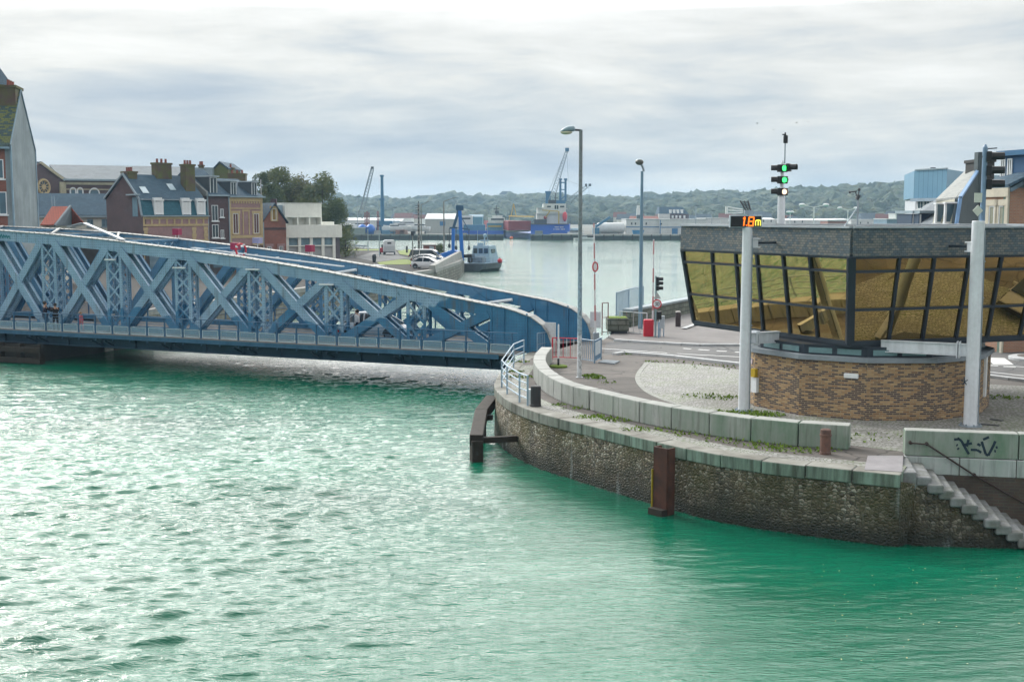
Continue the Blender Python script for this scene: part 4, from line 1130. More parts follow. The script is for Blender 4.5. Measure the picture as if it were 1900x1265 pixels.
# white wall lamp and cable cover on the drum
pb = ngon(RB)
def onbrick(px, z):
    best = None
    for i in range(NB):
        a, b = Vector((*pb[i], 0)), Vector((*pb[(i + 1) % NB], 0)); e = (b - a).normalized(); n = Vector((e.y, -e.x, 0))
        r = sight(px, 700); dn = r.dot(n)
        if dn >= 0: continue
        q = CAM + r * ((a - CAM).dot(n) / dn); s = (q - a).dot(e)
        if 0 <= s <= (b - a).length: best = (Vector((q.x, q.y, z)), e, n)
    return best
q, e, n = onbrick(1580, 1.52)
m = MB(True); m.box(q + n * .05, (.5, .10, .17), rz=math.atan2(e.y, e.x)); part('wall_lamp', m, white_metal, cb_, bevel=.03)
q, e, n = onbrick(1826, 1.2)
m = MB(True); m.box((q.x + n.x * .04, q.y + n.y * .04, 1.3), (.28, .08, 1.5), rz=math.atan2(e.y, e.x)); part('cable_cover', m, white_metal, cb_)
q, e, n = onbrick(1403, 1.)
m = MB(True); m.box((q.x + n.x * .06, q.y + n.y * .06, .8), (.3, .12, .55), rz=math.atan2(e.y, e.x)); part('meter_box', m, white_metal, cb_)
m = MB(True); m.box((q.x + n.x * .1, q.y + n.y * .1, 1.25), (.22, .14, .3), rz=math.atan2(e.y, e.x)); part('call_box', m, mat('yellow_box', (.55, .38, .02), .5), cb_)
q, e, n = onbrick(1395, 1.)
m = MB(True); m.box((q.x + n.x * .03, q.y + n.y * .03, 1.62), (.4, .03, .2), rz=math.atan2(e.y, e.x)); part('notice', m, mat('pink_notice', (.5, .42, .45), .5), cb_)
m = MB(True); q_ = PD(1608, 434, 39.9); m.box(q_, (.13, .2, .1)); part('camera_housing', m, white_metal, cb_)
# manhole strips beside the drum
for px0, px1, py in ((1838, 1860, 778), (1818, 1854, 787)):
    a, b = P(px0, py), P(px1, py + 3); t = thing('drain_cover', 'dark drain grating in the cobbles %s' % ('furthest from the post' if py < 780 else 'nearest the right white post'), 'drain cover', tuple(a))
    m = MB(True); m.bar(a + Vector((0, 0, .01)), b + Vector((0, 0, .01)), .16, .03); part('grating', m, dark_metal, t)

# ------------------------------------------------------------------ white support masts
def mast(name, label, bx, by, top, r0, r1, armto, zarm, bracket_z):
    t = thing(name, label, 'mast', (bx, by, 0))
    part('pole', MB().lathe([(r0 * 1.02, 0), (r0, .05), (r1, top - .02), (r1 * .9, top)], n=24), white_paint, t, smooth=False)
    m = MB(); m.lathe([(r0 * 1.7, 0.008), (r0 * 1.7, .035), (r0 * 1.05, .04)], n=24)
    for k in range(8): m.tube((r0 * 1.42 * math.cos(k * PI / 4), r0 * 1.42 * math.sin(k * PI / 4), .03), (r0 * 1.42 * math.cos(k * PI / 4), r0 * 1.42 * math.sin(k * PI / 4), .09), .03, n=6)
    part('base_plate', m, grey_metal, t)
    m = MB(); m.tube((r0 * .9, -r0 * .62, .1), (r1 * .9, -r1 * .62, top - .3), .018, n=6)
    for k in range(5): m.box((r0 * .88, -r0 * .6, .7 + 1.2 * k), (.06, .06, .04))
    part('conduit', m, grey_metal, t)
    m = MB(True); a = Vector((bx, by, zarm)); b = Vector((armto.x, armto.y, zarm)); d = (b - a).normalized()
    m.bar(a + d * r0 * .8, b, .10, .34); m.bar(a + d * r0 * .8 + Vector((0, 0, .19)), b + Vector((0, 0, .19)), .22, .03); m.bar(a + d * r0 * .8 - Vector((0, 0, .19)), b - Vector((0, 0, .19)), .22, .03)
    for k_ in (.42, .50): m.bar(a + d * k_ - Vector((0, 0, .27)), a + d * k_ + Vector((0, 0, .27)), .03, .34, up=d.cross(Vector((0, 0, 1))))
    part('arm', m, white_paint, t)
    return t
ml = P(1380, 762); mr = P(1800, 790)
arml = Vector((BC.x - 3.6, BC.y - 1.6, 0)); armr = Vector((BC.x - .6, BC.y - 4.0, 0))
MLt = mast('support_mast', 'white round support mast carrying the illuminated height sign', ml.x, ml.y, Z(421, ml.y), .205, .175, arml, 2.62, 6)
MRt = mast('support_mast', 'white round support mast with signs and black signal heads, at the right', mr.x, mr.y, Z(410, mr.y), .225, .205, armr, 2.55, 6)
for M_, z0, n in ((MLt, ZB + .18, ln_), (MRt, ZB + .12, rn_)):
    m = MB(True); p_ = Vector(M_['_l']); 
    base = T0; dist = (p_ - base).dot(n) - .12
    for dz in (.06, .36): m.bar(Vector((p_.x, p_.y, z0 + dz)), Vector((p_.x, p_.y, z0 + dz)) - n * min(dist, .5), .22, .04)
    m.bar(Vector((p_.x, p_.y, z0 + .21)), Vector((p_.x, p_.y, z0 + .21)) - n * min(dist, .42), .16, .26)
    part('bracket', m, white_paint, M_)
    m = MB(True); m.bar(Vector((p_.x, p_.y, z0 + .21)) - n * .4, Vector((p_.x, p_.y, z0 + .21)) - n * dist, .08, .08); part('tie_bar', m, cab_frame, M_)
# small star sprayed on the right mast
m = MB(True); c = PD(1790, 708, mr.y - .24)
for a in range(5):
    an = a * 1.25 + .4; m.bar(c, c + Vector((math.cos(an) * .11, .02, math.sin(an) * .14)), .03, .012, up=(0, 1, 0))
part('graffiti', m, spray, MRt)
# illuminated height sign
sz = Z(411, ml.y - .1); sc_ = PD(1384, 411, ml.y - .1)
sg = thing('height_sign', 'black display board reading 1.8 m in orange and yellow digits', 'sign', tuple(sc_))
part('housing', MB().box((0, .08, 0), (1.14, .26, .44)), mat('sign_housing', (.35, .42, .48), .4), sg, bevel=.02)
part('face', MB().box((-.01, -.055, 0), (1.06, .02, .37)), black_plastic, sg)
def glow(name, col, e):
    t = NT(name); b = t.bsdf(col, .5); t.set(b, 'Emission Color', c4(col)); t.set(b, 'Emission Strength', e); MATS[name] = t.m; return t.m
orange = glow('lamp_orange', (1., .17, .01), 1.3); yellow = glow('lamp_yellow', (.85, .72, .08), .8)
def strokes3(ss, w, y=-.072):
    m = MB()
    for (a, b, c, d) in ss: m.bar((a, y, b), (c, y, d), w, .012, up=(0, 1, 0))
    return m
h = .15
part('digits', strokes3([(-.09, -h, -.05, h), (-.11, h * .6, -.05, h), (.0, -h, .015, -h + .03)] +
     [(.07, -h, .25, -h), (.08, 0, .26, 0), (.10, h, .27, h), (.07, -h, .10, h), (.24, -h, .27, h)], .042), orange, sg)
part('unit_letter', strokes3([(.33, -h, .33, .03), (.33, .03, .42, .05), (.42, .05, .42, -h), (.42, .05, .50, .03), (.50, .03, .50, -h)], .036), yellow, sg)
# aerials on the roof behind the sign
ar = PD(1387, 396, ml.y + .5)
at = thing('aerial', 'roof aerial of white rods behind the height sign', 'aerial', tuple(ar))
m = MB(True); m.tube(PD(1388, 404, ar.y), PD(1388, 392, ar.y), .05); m.box(PD(1389, 394, ar.y), (.3, .2, .14)); part('mount', m, grey_metal, at)
m = MB(True)
for y0, y1 in ((388, 384), (391, 390), (394, 396)): m.tube(PD(1378, y0 + 1, ar.y), PD(1349, y1, ar.y), .022, n=6)
m.tube(PD(1348.5, 383, ar.y), PD(1348, 397, ar.y), .05, n=6); part('boom', m, white_metal, at)
m = MB(True)
for k in range(3): m.tube(PD(1384 + 4.5 * k, 391, ar.y), PD(1374 + 7 * k, 373, ar.y + .2), .03 if k != 1 else .02, n=6)
for k in range(6): m.tube(PD(1375.5 + 1.4 * k, 375 + 2.8 * k, ar.y + .2), PD(1389 + .5 * k, 374 + 2.8 * k, ar.y + .2), .012, n=5)
part('panel_aerial', m, dark_metal, at)
# signal lights
def signal_head(parent, c, yaw, lit=None, s=.30, visor=.32, back_m=None):
    m = MB(True); f = Vector((math.sin(yaw), -math.cos(yaw), 0)); r = Vector((math.cos(yaw), math.sin(yaw), 0))
    m.bar(c - f * .14, c + f * .02, s, s); o = part('signal_head', m, black_plastic, parent, bevel=.02)
    m = MB(True); m.tube(c + f * .02, c + f * .035, s * .36, n=16); part('lens', m, lit or mat('dead_lens', (.02, .03, .03), .15), o)
    m = MB(True); k = 12; p0 = []; p1 = []
    for i in range(k + 1):
        a = R(-40) + R(260) * i / k
        v = r * (math.cos(a) * s * .44) + Vector((0, 0, math.sin(a) * s * .44)); p0.append(c + f * .02 + v); p1.append(c + f * visor + v * .98)
    m.loft([p0, p1], cap=False, closed=False); part('visor', m, black_plastic, o)
    return o
green = glow('lamp_green', (.05, .9, .18), 1.6); warmw = glow('lamp_white', (1., .72, .5), 1.2)
mb = PD(1449, 413, 52.); zt = Z(303, 52.)
M3 = thing('signal_mast', 'mast behind the roof with two green lamps and one white lamp lit', 'mast', (mb.x, mb.y, 0))
part('pole', MB().lathe([(.17, 0), (.16, Z(366, 52.)), (.075, Z(362, 52.)), (.07, zt), (.03, zt + .12)], n=18), white_paint, M3)
for py, lit in ((312.5, green), (334, green), (356, warmw)):
    c = PD(1455, py, 51.85); signal_head(M3, c, 0.0, lit, .32, .22)
    c = PD(1443, py, 52.); signal_head(M3, c, R(-100), None, .32, .28)
c = PD(1466, 311, 51.9); signal_head(M3, c, R(60), None, .34, .3)
m = MB(True)
for py in (312.5, 334, 356): m.bar(PD(1442, py, 52.), PD(1456, py, 52.), .06, .08)
part('crossarm', m, dark_metal, M3)
m = MB(True); m.tube(PD(1456, 304, 52.), PD(1457, 262, 52.), .028, n=8); o = part('whip', m, grey_metal, M3)
m = MB(True); m.lathe([(.09, 0), (.10, .03), (.10, .3), (.08, .34)], PD(1457.5, 266, 52.), n=12); m.tube(PD(1457, 252, 52.), PD(1457, 246, 52.), .03, n=6); m.box(PD(1455, 250, 52.), (.16, .08, .05)); part('camera', m, black_plastic, o)
# upper pole on the right mast with three black heads facing right, and two signs
zr = mr.y; z0 = Z(410, zr); z1 = Z(268, zr); xo = X(1823, zr)
m = MB(True); m.lathe([(.085, 0), (.08, z1 - z0 - .1), (.03, z1 - z0)], (xo, zr, z0), n=14); up_ = part('upper_pole', m, mat('pole_blue', (.18, .28, .42), .45, var=.25), MRt)
for py in (291, 317, 342):
    c = PD(1838, py, zr); signal_head(MRt, c, R(78), None, .34, .42)
m = MB(True)
for py in (291, 317, 342): m.bar(PD(1823, py, zr), PD(1838, py, zr), .05, .06)
m.tube(PD(1824, 277, zr), PD(1850, 275, zr), .02, n=6)
part('crossarm', m, dark_metal, MRt, kind='stuff')
m = MB(True); q = PD(1815, 367, zr - .1); m.box(q, (.25, .02, .31)); part('square_sign', m, mat('cream_sign', (.62, .66, .60), .5), MRt)
m = MB(True); q = PD(1814.5, 391, zr - .1); s = .17; m.slab([q + Vector((s, 0, 0)), q + Vector((0, 0, s * 1.1)), q - Vector((s, 0, 0)), q - Vector((0, 0, s * 1.1))], (0, 1, 0), .02); part('diamond_sign', m, mat('cream_sign', (.62, .66, .60), .5), MRt)
# weather mast on the roof corner
wq = PD(1591, 413, 44.5)
wm = thing('weather_mast', 'thin weather mast with instruments on the roof of the control building', 'mast', (wq.x, wq.y, ZS - .02))
m = MB(True); m.tube((wq.x, wq.y, ZS - .02), PD(1592, 372, 44.5), .035, n=8); m.tube((wq.x - .5, wq.y, ZS), PD(1591, 385, 44.5), .018, n=6); m.box((wq.x, wq.y, ZS + .02), (.5, .3, .04)); part('pole', m, grey_metal, wm)
m = MB(True); m.tube(PD(1592, 372, 44.5), PD(1587, 355, 44.5), .02, n=6); m.tube(PD(1592, 372, 44.5), PD(1594, 352, 44.5), .02, n=6); m.tube(PD(1577, 357, 44.5), PD(1590, 355, 44.5), .025, n=6); m.ball(PD(1594, 352, 44.5), .06); m.ball(PD(1577, 357, 44.5), .05); m.tube(PD(1594, 362, 44.5), PD(1590, 370, 44.5), .07, n=8); part('instruments', m, dark_metal, wm)
# ------------------------------------------------------------------ lamps, barriers, fences
def lamp_post(name, label, q, top, r0, r1, head, m_=None, group=None, arm_r=.04):
    t = thing(name, label, 'street lamp', (q.x, q.y, 0), 0, group)
    m = MB().lathe([(r0 * 1.5, 0), (r0 * 1.5, .02), (r0, .03), (r1, top)], n=14); part('post', m, m_, t)
    return t
def post_paint_shade():
    t = NT('lamp_post_paint_shade'); p = t.pos(); sx = t.n('ShaderNodeSeparateXYZ'); t.set(sx, '0', p)
    n = t.noise(p, 2., 5.)
    v = t.math('ADD', t.math('MULTIPLY', sx.outputs[2], .1), t.math('MULTIPLY', n, .03))
    c = t.ramp(v, [(.0, (.62, .66, .70)), (.19, (.62, .66, .70)), (.21, (.30, .42, .52)), (.46, (.28, .40, .50)), (.52, (.19, .24, .27)), (1., (.17, .20, .22))])  # white foot and blue are paint; darker upper part is backlit shade in the colour
    c = t.mix(t.ramp(t.noise(p, 9., 5.), [(.4, .5), (.55, 0.)]), c, (.09, .10, .10))
    t.bsdf(c, .5)
    return t.m
ltm = post_paint_shade()
q = P(1075, 700); zt = Z(241, q.y)
L1 = lamp_post('street_lamp', 'tall street lamp with flat head near the bridge end, white at its foot', q, zt, .105, .075, None, ltm)
m = MB(True); m.tube(PD(1077.5, 242, q.y), PD(1062, 241, q.y), .045); part('arm', m, dark_metal, L1)
a, b = PD(1067, 242, q.y), PD(1040, 243, q.y)
rings = []
for f, w, h_, dz in ((0, .10, .12, .02), (.12, .16, .17, .03), (.5, .19, .17, .02), (.85, .15, .10, -.01), (1., .05, .03, -.03)):
    c = a.lerp(b, f); rings.append([c + Vector((0, w * math.cos(t), dz + h_ * math.sin(t) * (1 if math.sin(t) > 0 else .45))) for t in [2 * PI * i / 12 for i in range(12)]])
m = MB(True); m.loft(rings); hd = part('lamp_head', m, mat('lamp_head_grey', (.20, .30, .36), .4), L1, smooth=True)
m = MB(True); m.ball(a.lerp(b, .6) - Vector((0, 0, .07)), .2, 12, (1.3, .8, .5)); part('diffuser', m, mat('lamp_diffuser', (.6, .58, .45), .3), hd, smooth=True)
q = P(1188, 613); zt = Z(318, q.y)
L2 = lamp_post('street_lamp', 'slim blue street lamp with bent neck behind the red barrier box', q, zt, .13, .085, None, mat('lamp_blue', (.16, .28, .38), .45, var=.3))
m = MB(True); m.path([PD(1194.5, 318, q.y), PD(1194, 314, q.y), PD(1191, 307, q.y), PD(1188, 303, q.y)], .07); part('arm', m, grey_metal, L2)
m = MB(True); m.ball(PD(1186.5, 301, q.y), .30, 12, (.85, .8, .62)); hd = part('lamp_head', m, mat('lamp_head_dark', (.11, .12, .11), .4), L2, smooth=True)
m = MB(True); m.ball(PD(1186, 298.5, q.y), .22, 12, (.9, .8, .6)); part('cap', m, mat('lamp_cap', (.45, .55, .62), .4), hd, smooth=True)
m = MB(True); m.box(PD(1190, 385, q.y), (.3, .3, .5)); part('junction_box', m, grey_metal, L2) if False else None

# raised barrier arms
def striped(name, c1, c2, per, wid=.5):
    t = NT(name); sx = t.n('ShaderNodeSeparateXYZ'); t.set(sx, '0', t.pos())
    v = t.math('FRACT', t.math('DIVIDE', sx.outputs[2], per)); v = t.math('GREATER_THAN', v, wid)
    t.bsdf(t.mix(v, c1, c2), .45); MATS[name] = t.m; return t.m
stripe = striped('barrier_stripes', (.46, .20, .21), (.62, .62, .65), 1.6)
def barrier(label, base, toppx, housing, ring=None):
    t = thing('road_barrier', label, 'barrier', (base.x, base.y, 0), 0, 'raised road barriers')
    if housing: 
        part('housing', MB().box((0, 0, .55), (.56, .45, 1.05)), red_paint, t, bevel=.06); part('plinth', MB().box((0, 0, .03), (.75, .6, .08)), concrete, t)
    else:
        part('housing', MB().box((0, 0, .5), (.3, .3, 1.0)), grey_metal, t, bevel=.03)
    xt = PD(toppx[0], toppx[1], base.y)
    m = MB(True); xb = PD(toppx[2], toppx[3], base.y); m.bar(xb, xt, .10, .06, up=(0, 1, 0), w2=.06); part('arm', m, stripe, t)
    if ring:
        c = PD(ring[0], ring[1], base.y - .08); m = MB(True)
        pts = [c + Vector((.13 * math.cos(a), 0, .24 * math.sin(a))) for a in [2 * PI * i / 18 for i in range(19)]]
        m.path(pts, .035); m2 = MB(True); m2.slab([p + (c - p) * .15 for p in pts[:-1]], (0, 1, 0), .02)
        o = part('sign_rim', m, red_paint, t); part('sign_face', m2, white_metal, o)
    return t
B1_ = barrier('red and white barrier arm raised upright with a round sign, beside the bridge nose', P(1106, 652), (1102, 414, 1105, 640), False, (1104.5, 495))
b2 = P(1203, 627)
B2_ = barrier('raised pale barrier arm above a bright red housing', b2, (1213, 444, 1211, 600), True)
# traffic light with signs
q = P(1216, 629)
tl = thing('traffic_light', 'traffic light post with round speed limit sign beside the red barrier box', 'traffic light', (q.x, q.y, 0))
part('post', MB().tube((0, 0, 0), (0, 0, Z(512, q.y)), .055), mat('post_green', (.22, .32, .36), .5), tl)
for py in (518, 526, 535):
    c = PD(1222.5, py, q.y); signal_head(tl, c, R(75), None, .26, .24)
c = PD(1219, 564, q.y - .09)
m = MB(True); m.tube(c, c + Vector((0, .03, 0)), .27, n=24); o = part('sign_disc', m, red_paint, tl)
m = MB(True); m.tube(c - Vector((0, .006, 0)), c + Vector((0, .0, 0)), .20, n=24); part('sign_centre', m, white_metal, o)
m = MB(True); w = .034
def seg(m, pts, c, w):
    for (a, b), (d, e) in zip(pts[:-1], pts[1:]): m.bar(c + Vector((a, -.012, b)), c + Vector((d, -.012, e)), w, .006, up=(0, 1, 0))
seg(m, [(-.12, .09), (-.03, .09), (-.06, .01), (-.02, -.04), (-.05, -.09), (-.12, -.09)], c, w); seg(m, [(.03, .09), (.12, .09), (.12, -.09), (.03, -.09), (.03, .09)], c, w)
part('numerals', m, black_plastic, o)
c = PD(1219.5, 549, q.y - .08); s = .22
m = MB(True); m.slab([c + Vector((-s, 0, -s * .75)), c + Vector((s, 0, -s * .75)), c + Vector((0, 0, s))], (0, 1, 0), .02); o2 = part('triangle_sign', m, mat('sign_grey', (.45, .47, .48), .5), tl)
m = MB(True); m.box(PD(1223, 585, q.y), (.26, .2, .45)); part('control_box', m, black_plastic, tl)
q = P(1228, 628); cbx = thing('control_cabinet', 'pale grey cabinet on two blue legs beside the traffic light', 'cabinet', (q.x, q.y, 0))
part('body', MB().box((0, 0, .95), (.28, .25, .72)), mat('cab_grey', (.50, .56, .62), .5), cbx, bevel=.02)
for s in (-.1, .1):
    part('leg', MB().box((s, 0, .3), (.05, .06, .6)), rail_blue, cbx)
q = P(1222, 630); cp = thing('sign_post', 'short blue post between the traffic light and the pale cabinet', 'post', (q.x, q.y, 0)); part('post', MB().tube((0, 0, 0), (0, 0, 1.0), .05), rail_blue, cp)

# railings made of posts, rails and bars
def railing(name, label, pts, h, m_, bars=True, rails=(1.,), bar_st=.12, post_st=None, group=None, z0=0., r=.022, pr=.035, colors=None):
    t = thing(name, label, 'railing', (pts[0][0], pts[0][1], z0), 0, group)
    for i in range(len(pts) - 1):
        a, b = Vector((*pts[i][:2], z0)), Vector((*pts[i + 1][:2], z0)); L = (b - a).length
        for f in rails:
            m = MB(True); m.tube(a + Vector((0, 0, h * f)), b + Vector((0, 0, h * f)), r if f < 1 else r * 1.2, n=7); part('rail', m, m_, t)
        n = max(1, round(L / (post_st or L)))
        for k in range(n + (1 if i == len(pts) - 2 else 0)):
            m = MB(True); c = a.lerp(b, k / n); m.bar(c, c + Vector((0, 0, h)), pr * 2, pr * 1.2); part('post', m, m_, t)
        if bars:
            nb = int(L / bar_st); mm = {}
            for k in range(1, nb):
                c = a.lerp(b, k / nb); mk_ = m_ if not colors else colors[k % len(colors)]
                mm.setdefault(mk_.name, (MB(True), mk_))[0].bar(c + Vector((0, 0, .1)), c + Vector((0, 0, h)), .03, .02)
            for mb_, q_ in mm.values(): part('bars', mb_, q_, t)
    return t
pt = [g2(*q) for q in ((972, 674), (953, 683), (931, 719), (941, 731), (964, 747), (979, 753))]
railing('quay_railing', 'curved pale blue railing on the quay edge by the bridge end', pt, 1.12, mat('rail_pale', (.34, .46, .58), .4, var=.3, vs=3), False, (1., .75, .5, .25), r=.024, pr=.035)
bar_r = railing('crowd_barrier', 'red and white barred barrier standing behind the tall street lamp', [g2(1025, 666), g2(1078, 668)], 1.05, red_paint, True, (1., .1), .17, colors=[white_metal, red_paint])
bar_b = railing('crowd_barrier', 'blue grey barred barrier with a plate, beside the red and white one', [g2(1078, 670), g2(1103, 674), g2(1115, 667)], 1.08, rail_blue, True, (1., .1), .14)
m = MB(True); a, b = Vector(g2(1104, 674)), Vector(g2(1114, 668)); m.hexa([(p.x, p.y - e, z) for z in (.35, 1.0) for p, e in ((a, .03), (b, .03), (b, -.0), (a, .0))]); part('plate', m, frame_m, bar_b)
q = P(1118, 672); ft = thing('barrier_foot', 'flat grey rubber foot lying on the pavement beside the blue barrier', 'foot plate', (q.x, q.y, 0)); m = MB(True); m.hexa([(p.x, p.y, z) for z in (.0, .05) for p in (P(1110, 673), P(1140, 676), P(1150, 671), P(1120, 669))]); part('plate', m, mat('foot_grey', (.2, .24, .28), .7), ft); ft['category'] = 'barrier foot'
railing('bridge_gate', 'pale blue hooped railing with a plate at the start of the block wall', [g2(997, 655), g2(1020, 652)], 1.02, rail_blue, True, (1., .45), .13)
q = P(1036, 681); mp = thing('marker_post', 'white marker post on a round mossy foot beside the block wall', 'post', (q.x, q.y, 0))
part('post', MB().lathe([(.035, .05), (.035, 1.95), (.02, 2.0)], n=10), white_metal, mp); part('sleeve', MB().lathe([(.05, .05), (.05, .4)], n=10), black_plastic, mp)
part('foot', MB().lathe([(.42, 0), (.42, .07), (.3, .1)], n=16), moss_m, mp)
# far side: blue fence, basin wall with low block
railing('fence', 'blue grey barred fence on the basin edge behind the red barrier box', [g2(1143, 612), g2(1166, 602), g2(1193, 594)], 2.3, mat('fence_blue', (.30, .42, .55), .5), True, (1., .08), .2)
railing('fence', 'low pale barred fence left of the red barrier box', [g2(1150, 620), g2(1200, 624)], 1.35, mat('fence_pale', (.48, .53, .56), .5), True, (1., .1), .42, colors=[mat('fence_pale', (.48, .53, .56), .5), mat('fence_rust', (.25, .12, .12), .6), mat('fence_pale', (.48, .53, .56), .5)])
bw2 = thing('basin_parapet', 'long low stone parapet along the basin beside the bollard', 'low wall', (g2(1160, 606)[0], g2(1160, 606)[1], 0))
a, b = Vector(g2(1163, 607)), Vector(g2(1300, 577)); d = (b - a).normalized(); n = Vector((d.y, -d.x)) * .3
pm = brickmat('parapet_stone', (.14, .16, .13), (.22, .24, .21), (.05, .06, .05), .9, .3, .03, dirt=.6)
m = MB(True); m.hexa([(p.x, p.y, z) for z in (.0, 1.02) for p in (a + n, b + n, b - n, a - n)]); part('wall', m, pm, bw2)
m = MB(True); m.hexa([(p.x, p.y, z) for z in (1.022, 1.15) for p in (a + n * 1.2, b + n * 1.2, b - n * 1.2, a - n * 1.2)]); part('coping', m, mat('parapet_cap', (.32, .38, .42), .7, var=.3), bw2)
q = Vector(g2(1146, 621)); pl_ = thing('stone_block', 'thick mossy stone block with dark hollow base at the quay corner', 'block', (q.x, q.y, 0))
part('body', MB().box((0, .3, .62), (1.25, 1.5, .75)), pm, pl_, bevel=.04); part('base', MB().box((.05, .3, .14), (.95, 1.3, .3)), dark_metal, pl_)
m = MB(True); m.box((q.x, q.y + .3, 1.01), (1.1, 1.35, .04)); part('moss', m, moss_m, pl_)
railing('fence', 'thin rusty red fence on the water side of the bridge nose', [g2(1117, 622), g2(1128, 621)], 1.9, mat('fence_rust2', (.2, .06, .06), .6), False, (1., .55, .1), r=.02, pr=.03)
# ------------------------------------------------------------------ left bank ground
LB = [(-300, 95), (-46, 86), (-31, 80), (-27, 78), (-9.4, 147), (-7.6, 172), (-7.7, 190), (-13.8, 200), (-14.5, 226), (-21, 238), (-39, 272), (-150, 300), (-300, 300)]
tarmac = mat('left_bank_ground', (.085, .082, .08), 1., spec=.1, var=.25, vs=.05)
struct('left_bank', MB().prism(LB, -4, 0), tarmac)
lw = thing('left_quay_wall', 'curved grey stone quay wall of the left bank beyond the bridge', 'quay wall', (-9, 150, WZ))
m = MB(True); seq = LB[1:10]
for a, b in zip(seq[:-1], seq[1:]): m.add([(a[0] + .06, a[1] - .03, -4), (b[0] + .06, b[1] - .03, -4), (b[0] + .06, b[1] - .03, .0), (a[0] + .06, a[1] - .03, .0)], [(0, 1, 2, 3)])
part('wall_face', m, brickmat('left_quay_masonry', (.20, .20, .18), (.28, .27, .24), (.08, .08, .07), 1.1, .4, .04, dirt=.7), lw)
m = MB(True)
for a, b in ((LB[3], LB[4]), (LB[4], LB[5]), (LB[5], LB[6])):
    m.bar((a[0] - .3, a[1], .15), (b[0] - .3, b[1], .15), .7, .5)
a, b = Vector((-9.6, 150)), Vector((-8.0, 186)); pts = []
part('coping', m, concrete, lw)
m = MB(True); m.hexa([(-10.2, 146, 0), (-9.3, 146, 0), (-7.7, 186, 0), (-8.4, 186, 0), (-10.2, 146, .9), (-9.5, 146, .9), (-7.9, 186, 1.5), (-8.4, 186, 1.5)]); part('breast_wall', m, concrete, lw)
# verge and car park sheets
grass = mat('grass_verge', (.13, .20, .035), .95, var=.4, vs=.5, col2=(.19, .20, .06))
def far_sheet(name, pxs, z, m_):
    return sheet(name, [g2(*q) for q in pxs], z, m_)
far_sheet('grass_verge', [(735, 482), (775, 476), (838, 474), (846, 470), (780, 463), (755, 463), (738, 466), (742, 472), (770, 476)], .03, grass)
far_sheet('grass_verge', [(700, 487), (740, 482), (778, 481), (775, 490), (740, 491), (705, 491)], .03, grass)
far_sheet('grass_verge', [(632, 462.5), (690, 462.5), (735, 461.5), (730, 465), (690, 465), (632, 465)], .03, grass)
far_sheet('yard_road', [(690, 468), (735, 466), (742, 474), (760, 479), (700, 486), (660, 478)], .02, asphalt)

# ------------------------------------------------------------------ houses
slate_roof = brickmat('slate_roof', (.035, .08, .13), (.06, .115, .17), (.03, .045, .06), .3, .2, .012, bump=.3, dirt=.3)
slate_pale = brickmat('slate_roof_pale', (.14, .17, .20), (.19, .22, .24), (.09, .10, .12), .3, .2, .012, bump=.3, dirt=.3)
slate_moss = brickmat('slate_roof_moss', (.03, .06, .07), (.05, .09, .09), (.02, .03, .03), .3, .2, .012, c3=(.13, .15, .04), bump=.3, dirt=.3)
mansard_m = brickmat('mansard_slate', (.02, .10, .15), (.03, .13, .18), (.015, .06, .08), .3, .2, .012, bump=.3, dirt=.2)
red_brick = brickmat('red_brick', (.24, .065, .045), (.32, .09, .06), (.20, .15, .13), .22, .075, .012, dirt=.35)
dark_brick2 = brickmat('dark_brick', (.075, .04, .05), (.11, .06, .065), (.09, .075, .08), .22, .075, .012, dirt=.35)
mauve_brick = brickmat('mauve_brick', (.30, .17, .17), (.36, .20, .20), (.26, .2, .2), .22, .075, .012, dirt=.25)
yellow_brick = brickmat('yellow_brick', (.46, .34, .16), (.52, .40, .21), (.42, .34, .22), .22, .075, .012, dirt=.25)
render_grey = mat('grey_render', (.27, .325, .355), .9, var=.45, vs=.4, streak=.55, bump=.1)
render_white = mat('white_render', (.80, .81, .76), .8, var=.08, vs=.2, streak=.12)
render_cream = mat('cream_render', (.56, .56, .50), .8, var=.15, vs=.3, streak=.2)
wframe = mat('window_white', (.72, .75, .78), .5, var=.08)
zinc = mat('zinc', (.30, .38, .44), .4, .2, var=.2)
pot_m = mat('chimney_pot', (.26, .08, .06), .8, var=.3)
mossy_brick = mat('mossy_chimney', (.10, .06, .055), .9, var=.6, vs=1.2, col2=(.10, .12, .03))
class Fac:
    """facade frame: u to the right along the wall, v outwards, z up, in world space"""
    def __init__(s, a, b):
        s.a = Vector((a[0], a[1], 0)); d = Vector((b[0] - a[0], b[1] - a[1], 0)); s.L = d.length; s.u = d.normalized(); s.n = Vector((s.u.y, -s.u.x, 0))
    def p(s, u, z, v=0.): q = s.a + s.u * u + s.n * v; return Vector((q.x, q.y, z))
    def box(s, m, u0, u1, z0, z1, v0, v1): return m.hexa([s.p(u, z, v) for z in (z0, z1) for u, v in ((u0, v1), (u1, v1), (u1, v0), (u0, v0))])
